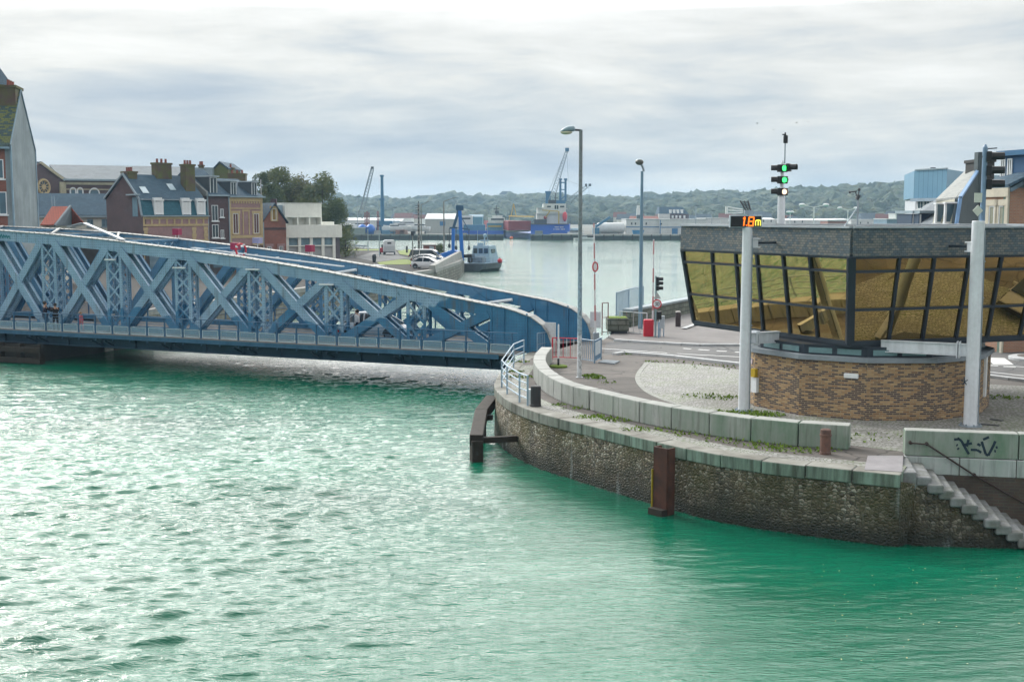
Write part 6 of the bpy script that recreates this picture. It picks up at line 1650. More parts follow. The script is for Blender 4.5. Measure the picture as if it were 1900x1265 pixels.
def leaf_mat(name, a, b, c):
    t = NT(name); p = t.pos(); n = t.noise(p, .35, 4.); n2 = t.noise(p, 2.3, 3.)
    col = t.mix(t.ramp(n, [(.35, 0.), (.65, 1.)]), a, b); col = t.mix(t.ramp(n2, [(.55, 0.), (.75, .8)]), col, c)
    t.bsdf(col, .75, 0., .2); MATS[name] = t.m; return t.m
leafm = [leaf_mat('leaf_dark', (.04, .066, .026), (.085, .12, .038), (.15, .15, .05)), leaf_mat('leaf_mid', (.06, .088, .03), (.13, .15, .048), (.22, .19, .07)), leaf_mat('leaf_olive', (.065, .075, .028), (.13, .13, .045), (.20, .145, .05))]
for i, (px, pyt, d, r, ci, lab) in enumerate(((488, 326, 215, 3.4, 0, 'dark tree behind the terrace roofs, leftmost of the row'), (520, 322, 212, 4.3, 1, 'tall dark tree under the lookout pole behind the white block'), (556, 340, 214, 3.9, 2, 'open crowned olive green tree above the white block'), (597, 336, 208, 4.6, 1, 'broad green tree right behind the white block roof'), (578, 352, 222, 3.6, 0, 'small dark tree between the broad tree and the open crowned one'), (618, 378, 205, 3.6, 0, 'dark tree beside the right wall of the white block'), (500, 345, 208, 3.0, 0, 'short dark tree close behind the banded house'))):
    tree('leafy_tree', lab, X(px, d), d, Z(pyt, d), r, Z(pyt, d) * .12, ci, 20 + i, 6500, airy=.5 if ci == 2 else .15)
tree('shrub', 'loose green bush at the right foot of the tree row by the water', X(640, 200), 200, Z(428, 200), 2.4, .4, 1, 51, 900, None)
q = P(815, 475); tree('shrub', 'round dark bush beside the small brick kiosk', q.x, q.y, 2.0, 1.1, .1, 0, 52, 500, None)
t = thing('lookout_mast', 'thin mast with small head rising above the trees', 'mast', (X(516, 216), 216, 0)); m = MB(True); m.tube((X(516, 216), 216, 0), (X(516, 216), 216, Z(318, 216)), .22, .18, n=8); part('pole', m, grey_metal, t); m = MB(True); m.box((X(516, 216), 216, Z(315, 216)), (.6, .6, .6)); part('head', m, dark_metal, t)

# yard objects: kiosk, poles, fences
q = P(797, 476.5); K = thing('kiosk', 'small red brick kiosk with flat white roof by the slipway', 'kiosk', (q.x, q.y, 0))
part('wall', MB().box((0, 0, 1.0), (2.0, 2.0, 2.0)), red_brick, K); part('roof', MB().box((0, 0, 2.13), (2.5, 2.5, .25)), render_white, K); part('door', MB().box((.45, -1.02, .95), (.8, .05, 1.7)), mat('door_pale', (.4, .45, .48), .6), K)
def pole(name, label, px, py, top, r, m_, cat='pole', group=None):
    q = P(px, py); t = thing(name, label, cat, (q.x, q.y, 0), 0, group); part('post', MB().tube((0, 0, 0), (0, 0, Z(top, q.y)), r, r * .75, n=8), m_, t); return t, q
pole_c = mat('pole_concrete', (.22, .22, .21), .8, var=.3)
t, q = pole('concrete_pole', 'thick concrete utility pole with a ladder of holes at the slipway yard', 777.5, 484, 378, .2, pole_c)
m = MB()
for k in range(14): m.box((0, -.17, 1 + k * .62), (.16, .08, .28))
part('recess', m, dark_metal, t)
m = MB()
for k in range(5): m.bar((-.5, 0, Z(378, q.y) - .3 - .35 * k), (.1, 0, Z(378, q.y) - .3 - .35 * k), .05, .08)
part('insulator_arms', m, dark_metal, t)
for (px, py, top, hx, hy, lab) in ((782, 462, 380, 797, 373, 'dark street lamp beside the thick concrete pole'), (824, 478, 374, 846, 366, 'tall lamp pole with slanting arm left of the blue boat lift'), (688, 445, 0, 0, 0, ''), ):
    if not top: continue
    t, q = pole('quay_lamp', lab, px, py, top, .14, pole_c, 'street lamp', 'lamp posts of the yard'); m = MB(True); m.tube((q.x, q.y, Z(top, q.y)), (X(hx, q.y), q.y, Z(hy, q.y)), .07, n=6); part('arm', m, pole_c, t)
    m = MB(True); m.bar((X(hx, q.y) - .5, q.y, Z(hy, q.y) - .05), (X(hx, q.y) + .5, q.y, Z(hy, q.y) + .15), .3, .15); part('lamp_head', m, mat('lamp_pale', (.4, .46, .5), .5), t)
for i, (px, py, top, lab) in enumerate(((704, 475, 421, 'slim pale lamp post left of the horse trailer'), (683, 466, 425, 'slim pale lamp post at the left end of the yard road'), (766, 497, 436, 'dark lamp post left of the concrete pole'))):
    t, q = pole('quay_lamp', lab, px, py, top, .09, pole_c if i == 2 else mat('lamp_post_pale', (.35, .45, .48), .5), 'street lamp', 'lamp posts of the yard')
    m = MB(); m.box((0, 0, Z(top, q.y) + .2), (.45, .35, .6) if i == 2 else (.7, .3, .12)); part('lamp_head', m, dark_metal, t)
t = thing('guard_rail', 'low metal guard rail along the far edge of the yard', 'guard rail', tuple(P(640, 463))); m = MB(True); a, b = P(632, 460), P(683, 462); m.bar(a + Vector((0, 0, .6)), b + Vector((0, 0, .6)), .1, .3); part('rail', m, grey_metal, t)
for k in range(7): m = MB(True); c = a.lerp(b, k / 6); m.tube(c, c + Vector((0, 0, .7)), .08, n=6); part('post', m, grey_metal, t)
for px, py, lab in ((755, 469, 'black bollard on the grass right of the horse trailer'), (770, 471, 'black bollard on the grass left of the concrete pole')):
    q = P(px, py); t = thing('bollard', lab, 'bollard', (q.x, q.y, 0)); part('post', MB().lathe([(.22, 0), (.18, .1), (.2, 1.1), (.1, 1.3)], n=10), iron, t)
q = P(694.5, 487); t = thing('litter_bin', 'round dark bin standing at the edge of the yard', 'bin', (q.x, q.y, 0)); part('body', MB().lathe([(.25, 0), (.28, .3), (.33, .9), (.3, 1.05)], n=12), dark_metal, t); part('lid', MB().lathe([(.34, 1.05), (.2, 1.25), (.05, 1.3)], n=12), dark_metal, t)
# ------------------------------------------------------------------ cars, vans
car_white = mat('car_white', (.66, .68, .72), .25, var=.06, spec=.6)
car_silver = mat('car_silver', (.42, .43, .45), .3, .3, var=.05)
car_glass = glassmat('car_glass', (.012, .02, .028), .05)
lens_m = mat('headlight', (.55, .58, .6), .15, spec=.8); tail_m = mat('tail_light', (.4, .01, .01), .25)
def car(name, label, cat, loc, rz, L=4.1, W=1.75, prof=None, roof=None, body_m=None, wb=None, group=None, side_glass=None):
    """prof: lower body top line (x,z); roof: greenhouse outline (x,z); x forwards, nose at +L/2"""
    t = thing(name, label, cat, loc, rz, group); h = L / 2; body_m = body_m or car_white
    prof = prof or [(-h, .55), (-h + .05, .86), (-h + .5, .93), (.2, .93), (.85, .90), (h - .35, .74), (h - .05, .58), (h, .45)]
    roof = roof or [(-h + .25, .92), (-h + .85, 1.40), (-.35, 1.48), (.25, 1.42), (1.05, .90)]
    xs = np.linspace(-h, h, 25); rings = []
    for x in xs:
        zt = float(np.interp(x, [p[0] for p in prof], [p[1] for p in prof])); e = abs(x) / h; w = W / 2 * (1 - .16 * e ** 4); zb = .24 + .10 * e ** 6
        rings.append([(x, -w * .93, zb), (x, w * .93, zb), (x, w, zb + .18), (x, w, (zb + zt) / 2 + .05), (x, w * .96, zt - .06), (x, w * .84, zt), (x, -w * .84, zt), (x, -w * .96, zt - .06), (x, -w, (zb + zt) / 2 + .05), (x, -w, zb + .18)])
    m = MB(); m.loft(rings); part('body', m, body_m, t, smooth=False, bevel=.03)
    rx = [p[0] for p in roof]; rings = []
    base = .86
    for x in np.linspace(rx[0], rx[-1], 15):
        zt = float(np.interp(x, rx, [p[1] for p in roof])); z0 = min(base, zt - .02); f = (zt - z0) / max(.01, max(p[1] for p in roof) - z0); wt = W / 2 * (.90 - .14 * f)
        rings.append([(x, -W / 2 * .9, z0), (x, W / 2 * .9, z0), (x, wt + .02, zt - .05), (x, wt - .1, zt), (x, -wt + .1, zt), (x, -wt - .02, zt - .05)])
    m = MB(); m.loft(rings); part('glasshouse', m, car_glass, t, smooth=False)
    # roof skin and pillars
    rt = [p for p in roof if p[1] > max(q[1] for q in roof) - .16]
    m = MB(); x0, x1 = rt[0][0] - .04, rt[-1][0] + .04; k = 8; rr = []
    for i in range(k + 1):
        x = x0 + (x1 - x0) * i / k; zt = float(np.interp(x, rx, [p[1] for p in roof])); w = W / 2 * .77
        rr.append([(x, -w - .02, zt - .075), (x, w + .02, zt - .075), (x, w - .02, zt + .012), (x, w - .2, zt + .03), (x, -w + .2, zt + .03), (x, -w + .02, zt + .012)])
    m.loft(rr)
    for s in (-1, 1):
        zr0 = float(np.interp(x0, rx, [p[1] for p in roof])); zr1 = float(np.interp(x1, rx, [p[1] for p in roof]))
        m.bar((x1 - .03, s * W / 2 * .76, zr1 - .02), (rx[-1] - .03, s * W / 2 * .88, .89), .07, .05); m.bar((x0 + .03, s * W / 2 * .76, zr0 - .02), (rx[0] + .04, s * W / 2 * .88, .90), .16, .05)
        xm = (x0 + x1) / 2 - .1; m.bar((xm, s * W / 2 * .79, max(p[1] for p in roof) - .06), (xm - .03, s * W / 2 * .915, .88), .08, .05)
    part('roof', m, body_m, t)
    wx = wb or (h - .78, -h + .72)
    for x in wx:
        for s in (-1, 1):
            m = MB(); m.lathe([(.20, -.1), (.31, -.1), (.325, -.06), (.325, .06), (.31, .1), (.20, .1)], (x, s * (W / 2 - .10), .325), n=20, axis='Y'); wh = part('wheel', m, rubber, t)
            m = MB(); m.lathe([(.05, -.108), (.205, -.106), (.205, .106), (.05, .108)], (x, s * (W / 2 - .10), .325), n=14, axis='Y'); part('rim', m, grey_metal, wh)
            m = MB(); pts = [(x + .39 * math.cos(a), s * (W / 2 - .012), .32 + .39 * math.sin(a)) for a in [PI * i / 10 for i in range(11)]]; m.slab(pts, (0, s, 0), .02); part('wheel_arch', m, black_plastic, t)
    for s in (-1, 1):
        zt = float(np.interp(h - .2, [p[0] for p in prof], [p[1] for p in prof]))
        part('headlight', MB().box((h - .17, s * W * .34, zt - .10), (.26, .34, .13), rz=-s * .35), lens_m, t, bevel=.03)
        zt = float(np.interp(-h + .1, [p[0] for p in prof], [p[1] for p in prof])); part('tail_light', MB().box((-h + .08, s * W * .40, zt - .06), (.12, .2, .22)), tail_m, t, bevel=.02)
        part('mirror', MB().box((.75, s * (W / 2 + .08), .98), (.12, .18, .13)), body_m, t, bevel=.02)
    part('bumper', MB().box((h - .03, 0, .42), (.1, W * .72, .2)), black_plastic, t, bevel=.02)
    return t
# white hatchback driving on the bridge towards the quay
hb_roof = [(-1.75, .92), (-1.5, 1.32), (-.9, 1.50), (-.1, 1.53), (.5, 1.42), (1.45, .92)]
hb_prof = [(-1.98, .5), (-1.95, .9), (-1.5, .97), (.4, .96), (1.2, .90), (1.7, .74), (1.93, .58), (2.0, .42)]
q = PP(700, 600, bl_(0, 4.4, 0), bn); u = (q - A2).dot(bu); c = bl_(u, 4.2, .0)
car('white_car', 'white hatchback driving across the bridge behind the lattice girder', 'car', c, BRZ + PI, 4.2, 1.76, hb_prof, hb_roof)
q = P(690, 517); car('white_car', 'white car seen over the far girder of the bridge, on the quay road', 'car', (q.x, q.y + 1.5, 0), R(205), 4.2, 1.76)
q = P(800, 499); car('white_car', 'white car parked nearest, behind the bridge by the stone quay wall', 'car', (q.x - .6, q.y + 1., 0), R(-16), 4.2, 1.75, hb_prof, hb_roof)
q = P(822, 494); car('white_car', 'white car with dark windows parked in front of the white minibus', 'car', (q.x - 2.2, q.y + 2.4, 0), R(-18), 4.6, 1.85, group=None, prof=[(-2.3, .5), (-2.25, .95), (-1.8, 1.0), (.5, 1.0), (1.3, .92), (1.95, .76), (2.25, .6), (2.3, .42)], roof=[(-2.2, .95), (-1.9, 1.4), (-1.2, 1.55), (.1, 1.56), (.6, 1.45), (1.6, .95)])
# minibus
q = P(810, 487.5)
vroof = [(-2.55, .95), (-2.5, 1.85), (-2.2, 1.95), (1.0, 1.95), (1.45, 1.75), (2.15, 1.05)]
vprof = [(-2.6, .5), (-2.58, 1.05), (-2.3, 1.08), (1.2, 1.08), (2.0, 1.02), (2.45, .8), (2.6, .5)]
car('white_minibus', 'long white minibus with dark side windows parked near the kiosk', 'van', (q.x - 1.6, q.y + 1.5, 0), R(-12), 5.2, 1.95, vprof, vroof)
# more parked cars glimpsed through the girders
for px, py, lab, rz, mm in ((345, 505, 'white van parked behind the lattice girders below the mansard house', .1, car_white), (480, 490, 'blue grey car parked in front of the small gable house', .2, mat('car_blue', (.10, .18, .28), .3, var=.1)), (140, 480, 'pale van parked behind the bridge near the long low house', .1, car_silver)):
    q = P(px, py); isv = 'van' in lab
    car('parked_van' if isv else 'parked_car', lab, 'van' if isv else 'car', (q.x, q.y, 0), rz, 5.2 if isv else 4.2, 1.95 if isv else 1.75, vprof if isv else None, vroof if isv else None, mm)
# silver car waiting on the quay, mirrored in the control room glass
car('silver_car', 'silver car parked on the cobbles whose mirror image shows in the gold glass', 'car', (26.3, 38.6, 0), R(175), 4.3, 1.78, hb_prof, hb_roof, car_silver)
# horse trailer
q = P(722, 472.5); ht = thing('horse_trailer', 'white horse trailer with rounded top and red tow end, parked in the yard', 'trailer', (q.x, q.y, 0), R(8))
m = MB(); rg = []
for y, s in ((-1.6, 1.), (1.4, 1.), (1.9, .85)):
    rg.append([(-1.05 * s, y, .55), (1.05 * s, y, .55), (1.08 * s, y, 1.2), (1.02 * s, y, 2.35), (.8 * s, y, 2.62 * (.9 + .1 * s)), (-.8 * s, y, 2.62 * (.9 + .1 * s)), (-1.02 * s, y, 2.35), (-1.08 * s, y, 1.2)])
m.loft(rg); part('body', m, car_white, ht)
part('ramp', MB().box((0, -1.63, 1.1), (1.9, .06, 1.0)), mat('ramp_grey', (.55, .58, .62), .5), ht); part('window', MB().box((0, -1.62, 2.1), (.7, .06, .28)), car_glass, ht)
part('chassis', MB().box((0, -.2, .48), (2.1, 3.2, .14)), dark_metal, ht)
for s in (-1, 1): m = MB(); m.lathe([(.15, -.1), (.33, -.1), (.33, .1), (.15, .1)], (s * .98, -.6, .33), n=14, axis='X'); part('wheel', m, rubber, ht)
q2 = P(709, 472); ft2 = thing('forklift', 'small red machine half hidden left of the horse trailer', 'machine', (q2.x, q2.y + .8, 0)); part('body', MB().box((0, 0, .75), (.9, 1.3, .9)), red_paint, ft2, bevel=.1); part('mast', MB().box((.1, -.5, 1.1), (.5, .15, 1.3)), dark_metal, ft2)
for x, y in ((-.4, -.4), (.4, -.4), (-.4, .4), (.4, .4)): m = MB(); m.lathe([(.1, -.1), (.3, -.1), (.3, .1), (.1, .1)], (x, y, .3), n=12, axis='X'); part('wheel', m, rubber, ft2)

# ------------------------------------------------------------------ people on the bridge footway
def skin_obj(name, pts, edges, rad, m_, parent, sub=2):
    me = bpy.data.meshes.new(name); me.from_pydata(pts, edges, []); me.update()
    o = bpy.data.objects.new(name, me); COL.objects.link(o); o.parent = parent
    me.materials.append(m_)
    sk = o.modifiers.new('skin', 'SKIN'); sk.use_smooth_shade = True
    if not me.skin_vertices: me.skin_vertices.new(name='')
    for i, r in enumerate(rad): me.skin_vertices[0].data[i].radius = (r, r)
    me.skin_vertices[0].data[0].use_root = True
    s = o.modifiers.new('sub', 'SUBSURF'); s.levels = sub; s.render_levels = sub
    return o
skin_m = mat('skin', (.45, .26, .19), .6, var=.1)
def person(label, loc, rz, top_m, leg_m, hair_m, stride=.28, arm='down', s=1.0, group='people on the bridge footway'):
    t = thing('person', label, 'person', loc, rz, group)
    # x = facing direction, y = left
    J = {}
    J['pel'] = (0, 0, .93); J['bel'] = (0, 0, 1.08); J['che'] = (.01, 0, 1.30); J['nek'] = (.01, 0, 1.46); J['hd0'] = (.03, 0, 1.56); J['hd1'] = (.035, 0, 1.66)
    for sd, sg in (('l', 1), ('r', -1)):
        f = stride * sg
        J['hp' + sd] = (0, .10 * sg, .90); J['kn' + sd] = (f * .55 + .03, .10 * sg, .49); J['an' + sd] = (f - .02, .10 * sg, .09); J['to' + sd] = (f + .16, .11 * sg, .035)
        J['sh' + sd] = (.0, .19 * sg, 1.40)
        if arm == 'up' : J['el' + sd] = (.20, .24 * sg, 1.20); J['wr' + sd] = (.38, .10 * sg, 1.34)
        else: J['el' + sd] = (-f * .35, .26 * sg, 1.13); J['wr' + sd] = (-f * .5 + .12, .25 * sg, .90)
        w = J['wr' + sd]; J['pm' + sd] = (w[0] + .06, w[1], w[2] - .06)
        for k in range(4): J['f%d' % k + sd] = (w[0] + .10 + .015 * (k == 1), w[1] + (.026 * (k - 1.5)), w[2] - .13 - .012 * (k in (1, 2)))
        J['th' + sd] = (w[0] + .10, w[1] - .05 * sg, w[2] - .07)
    J['nos'] = (.135, 0, 1.60)
    for k in J: J[k] = tuple(c * s for c in J[k])
    def mk(nm, links, rad, m_):
        keys = []; [keys.append(k) for l in links for k in l if k not in keys]
        return skin_obj(nm, [J[k] for k in keys], [(keys.index(a), keys.index(b)) for a, b in links], [rad[k] * s for k in keys], m_, t)
    body = [('pel', 'bel'), ('bel', 'che'), ('che', 'nek'), ('nek', 'hd0'), ('hd0', 'hd1'), ('hd0', 'nos')]
    rad = {'pel': .12, 'bel': .11, 'che': .125, 'nek': .052, 'hd0': .088, 'hd1': .088, 'nos': .016}
    for sd in 'lr':
        body += [('pel', 'hp' + sd), ('hp' + sd, 'kn' + sd), ('kn' + sd, 'an' + sd), ('an' + sd, 'to' + sd), ('che', 'sh' + sd), ('sh' + sd, 'el' + sd), ('el' + sd, 'wr' + sd), ('wr' + sd, 'pm' + sd), ('pm' + sd, 'th' + sd)] + [('pm' + sd, 'f%d' % k + sd) for k in range(4)]
        rad.update({'hp' + sd: .075, 'kn' + sd: .052, 'an' + sd: .036, 'to' + sd: .028, 'sh' + sd: .055, 'el' + sd: .038, 'wr' + sd: .026, 'pm' + sd: .03, 'th' + sd: .009, **{'f%d' % k + sd: .008 for k in range(4)}})
    mk('body', body, rad, skin_m)
    g = {k: v + .022 for k, v in rad.items()}; g['nek'] = .066
    mk('jacket', [('pel', 'bel'), ('bel', 'che'), ('che', 'nek')] + [l for sd in 'lr' for l in (('che', 'sh' + sd), ('sh' + sd, 'el' + sd), ('el' + sd, 'wr' + sd))], {**g, 'pel': .155, 'bel': .145, 'che': .15}, top_m)
    mk('trousers', [('pel', 'hpl'), ('hpl', 'knl'), ('knl', 'anl'), ('pel', 'hpr'), ('hpr', 'knr'), ('knr', 'anr')], {**g, 'pel': .145}, leg_m)
    for sd in 'lr': a, b = Vector(J['an' + sd]), Vector(J['to' + sd]); m = MB(); m.bar(a - Vector((.07, 0, .04)), b, .10, .09, w2=.09, h2=.05); part('shoe', m, black_plastic, t, bevel=.02)
    m = MB(); m.ball(Vector((-.015, 0, 1.645)) * s, .112 * s, 12, (1, .95, 1.0)); part('hair', m, hair_m, t, smooth=True)
    for sg in (-1, 1): m = MB(); m.ball(Vector((.113, .035 * sg, 1.635)) * s, .012 * s, 6); part('eye', m, black_plastic, t); 
    return t
navy = mat('navy_cloth', (.012, .016, .04), .9, var=.2); jeans = mat('jeans', (.04, .07, .13), .9, var=.2); pinkc = mat('pink_cloth', (.55, .14, .18), .9, var=.2)
hairm = mat('hair_dark', (.03, .02, .015), .7)
def onwalk(px, v): q = PP(px, 590, bl_(0, v, 0), bn); return bl_((q - A2).dot(bu), v, 0)
person('person in dark jacket holding up a camera on the bridge footway', onwalk(84, .8), BRZ - PI / 2 - .5, navy, jeans, hairm, .05, 'up')
person('person in black leaning on the bridge railing beside the one in dark jacket', onwalk(103, .75), BRZ - .6, mat('black_cloth', (.01, .01, .014), .9), mat('black_trousers', (.012, .012, .016), .9), hairm, .2, 'up', .95)
person('small person in pink on the bridge footway', onwalk(150, 1.0), BRZ + PI, pinkc, pinkc, mat('hair_fair', (.25, .15, .06), .7), .18, 'down', .66)
person('person in white top seen through the lattice behind the bridge post', bl_(9.9, 3.0, 0), BRZ, mat('white_cloth', (.6, .6, .62), .9), navy, hairm, .2, 'down', 1.0, None)
# ------------------------------------------------------------------ far port: quays, hills
far_ground = mat('far_ground', (.16, .165, .15), .95, var=.3, vs=.02)
dark_quay = mat('far_quay_face', (.05, .065, .06), .9, var=.4, vs=.15, streak=.5)
struct('far_quay', MB().prism([(X(600, 440), 440), (X(858, 440), 440), (X(858, 452), 452), (-14, 640), (-400, 640), (-400, 440)], -4, .0), far_ground)
struct('far_quay', MB().prism([(X(1020, 452), 452), (X(1275, 440), 440), (260, 440), (700, 440), (700, 640), (34, 640)], -4, .0), far_ground)
struct('far_land', MB().prism([(-3000, 642), (3000, 642), (3000, 4000), (-3000, 4000)], -4, -.05), far_ground)
for nm, lab, x0, x1, y in (('jetty', 'long dark timber jetty across the basin on the left', X(560, 438), X(935, 438), 438), ('jetty', 'dark timber jetty across the basin in front of the blue ship stern', X(984, 438), X(1080, 438), 438), ('jetty', 'long low quay wall below the white sheds across the basin', X(1080, 438) + .1, 260, 438.2)):
    t = thing(nm, lab, 'jetty', (x0, y, WZ)); m = MB(True); m.box2((x0, y, -.45), (x1, y + 4, .05)); part('deck', m, concrete if 'white sheds' in lab else mat('jetty_grey', (.14, .17, .16), .9, var=.3), t)
    m = MB(True); m.box2((x0 + .1, y + .3, -4), (x1 - .2, y + 3.5, -.47)); part('face', m, dark_quay, t)
    n = int((x1 - x0) / 3.5); m = MB(True)
    for i in range(n): m.box((x0 + 1 + 3.5 * i, y - .1, -1.3), (.35, .3, 2.6))
    part('fender_piles', m, timber, t, kind='stuff')

# hills
def hill_h(x, y):
    px = 950 + x / max(y, 1) * 2200
    ht = np.interp(px, [300, 620, 760, 830, 900, 1000, 1080, 1170, 1290, 1400, 1500, 1560, 1620, 1700, 1900, 2300], [24, 24, 21, 26, 20, 24, 21, 21, 25, 24, 27, 30, 31, 33, 36, 38])
    y0 = np.interp(px, [600, 1200, 1600], [980, 900, 800]); yc = np.interp(px, [600, 1000, 1300, 1600], [1560, 1500, 1330, 1200])
    f = max(0., min(1., (y - y0) / (yc - y0))); f = f * f * (3 - 2 * f)
    return ht * f + 1.2 * math.sin(x * .013 + 1) * f + .9 * math.sin(x * .031 + y * .01) * f
def build_hills():
    xs = np.linspace(-1100, 1500, 105); ys = np.linspace(700, 2500, 60)
    v = [(x, y, hill_h(x, y) - .2) for y in ys for x in xs]; n = len(xs)
    f = [(j * n + i, j * n + i + 1, (j + 1) * n + i + 1, (j + 1) * n + i) for j in range(len(ys) - 1) for i in range(n - 1)]
    t = NT('hill_fields'); p = t.pos()
    vo = t.n('ShaderNodeTexVoronoi'); t.set(vo, 'Vector', p); t.set(vo, 'Scale', .006)
    sc = t.n('ShaderNodeSeparateColor'); t.set(sc, '0', vo.outputs['Color'])
    c = t.ramp(sc.outputs[0], [(0., (.06, .10, .03)), (.35, (.10, .17, .035)), (.6, (.09, .11, .04)), (.85, (.20, .19, .08))])
    c = t.mix(t.ramp(t.noise(p, .02, 4.), [(.4, 0.), (.7, .5)]), c, (.05, .07, .03))
    t.bsdf(c, .95)
    m = MB(); m.add(v, f); struct('hills', m, t.m, smooth=True)
    # hill forest: countless crowns, one mass
    import bmesh
    bm = bmesh.new(); bmesh.ops.create_icosphere(bm, subdivisions=2, radius=1.)
    iv = np.array([q.co[:] for q in bm.verts]); bm.verts.ensure_lookup_table(); fi = [tuple(q.index for q in fc.verts) for fc in bm.faces]; bm.free()
    fi = np.array(fi); V = []; Fc = []; base = 0; rs = np.random.RandomState(5); cnt = 0
    def meadow(px, y, hf):
        if 1085 < px < 1250 and .78 < hf < .97: return True
        if 830 < px < 905 and .5 < hf < .8: return True
        if 700 < px < 770 and .45 < hf < .62: return True
        return False
    while cnt < 6500:
        px = rs.uniform(480, 1990); y = rs.uniform(840, 1640); x = (px - 950) / 2200 * y
        yc = np.interp(px, [600, 1000, 1300, 1600], [1560, 1500, 1330, 1200]); y0 = np.interp(px, [600, 1200, 1600], [980, 900, 800])
        hf = (y - y0) / (yc - y0)
        if hf > 1.06 or hf < .04 or meadow(px, y, hf): continue
        if px < 1250 and rs.rand() < .32 * (1 - hf): continue
        s = (3.2 + 7.5 * rs.rand() ** 1.6) * (1.0 if px > 1200 else .95); z = hill_h(x, y)
        d = 1 + .30 * rs.randn(len(iv), 1)
        q = iv * d * np.array([s * rs.uniform(.8, 1.4), s, s * rs.uniform(.55, .8)]) + np.array([x, y, z + s * .22])
        V.append(q); Fc.append(fi + base); base += len(iv); cnt += 1
    V = np.concatenate(V); Fc = np.concatenate(Fc)
    t = NT('hill_forest'); p = t.pos(); n1 = t.noise(p, .05, 4.); n2 = t.noise(p, .35, 4., .7)
    c = t.ramp(n1, [(.3, (.035, .058, .033)), (.5, (.06, .09, .04)), (.65, (.115, .12, .045)), (.75, (.15, .105, .05))])
    c = t.mix(t.ramp(n2, [(.4, .75), (.62, 0.)]), c, (.012, .022, .016))
    t.bsdf(c, .95, nrm=t.bump(n2, 1., 2.))
    me = bpy.data.meshes.new('hill_forest'); me.vertices.add(len(V)); me.vertices.foreach_set('co', V.ravel()); me.loops.add(Fc.size); me.loops.foreach_set('vertex_index', Fc.ravel().astype(np.int32))
    me.polygons.add(len(Fc)); me.polygons.foreach_set('loop_start', np.arange(0, Fc.size, 3)); me.polygons.foreach_set('loop_total', np.full(len(Fc), 3)); me.update(); me.materials.append(t.m)
    o = bpy.data.objects.new('hill_forest', me); COL.objects.link(o); o['kind'] = 'stuff'; o['label'] = 'wooded hillsides along the horizon in autumn green and brown'; o['category'] = 'forest'
build_hills()

# small houses at the foot of the hills
def small_house(label, px, d, w, h, wall, roof, rz, z=None, group='houses below the wooded hill'):
    x = X(px, d); z = hill_h(x, d) if z is None else z
    t = thing('hill_house', label, 'house', (x, d, z), rz, group)
    m = MB(); m.box((0, 0, h / 2 - 1), (w, w * .7, h + 2)); part('wall', m, wall, t)
    m = MB(); k = w * .42
    m.add([(-w / 2 - .3, -w * .38, h - .1), (w / 2 + .3, -w * .38, h - .1), (w / 2 + .3, w * .38, h - .1), (-w / 2 - .3, w * .38, h - .1), (-w / 2 - .3, 0, h + k), (w / 2 + .3, 0, h + k)], [(0, 1, 5, 4), (2, 3, 4, 5), (0, 4, 3), (1, 2, 5), (3, 2, 1, 0)]); part('roof', m, roof, t)
roof_red = mat('far_roof_red', (.20, .07, .05), .9, var=.3); roof_gr = mat('far_roof_grey', (.10, .13, .16), .9, var=.3)
rs = random.Random(12)
hlab = 'one of the tiny pale houses scattered below the wooded hill across the port'
for px, d in ((742, 940), (748, 960), (755, 930), (761, 985), (768, 950), (776, 970), (784, 940), (790, 1000), (737, 990), (750, 1010), (1158, 760), (1166, 790), (1174, 770), (1182, 800), (1345, 800), (1360, 820), (1405, 790), (1416, 780), (1460, 800), (1470, 790), (1290, 850), (1305, 790), (1150, 800), (1610, 760), (1625, 770), (1640, 750), (1655, 765)):
    small_house(hlab, px, d, rs.uniform(7, 11), rs.uniform(3.5, 6), render_white if rs.random() < .75 else render_cream, roof_red if rs.random() < .45 else roof_gr, rs.uniform(-.4, .4))
mans = thing('hilltop_mansion', 'pale stone mansion on the ridge left of the ship', 'house', (X(940, 1450), 1450, hill_h(X(940, 1450), 1450)))
m = MB(); m.box((0, 0, 4), (18, 10, 12)); part('wall', m, mat('mansion_stone', (.42, .42, .40), .9), mans); m = MB(); m.box((0, 0, 11.5), (19, 11, 4), taper=.55); part('roof', m, roof_gr, mans)
m = MB(); m.box((18, 2, 3), (14, 9, 8)); part('wing', m, mat('mansion_stone', (.42, .42, .40), .9), mans); m = MB(); m.box((18, 2, 8.4), (15, 10, 3), taper=.55); part('wing_roof', m, roof_gr, mans)

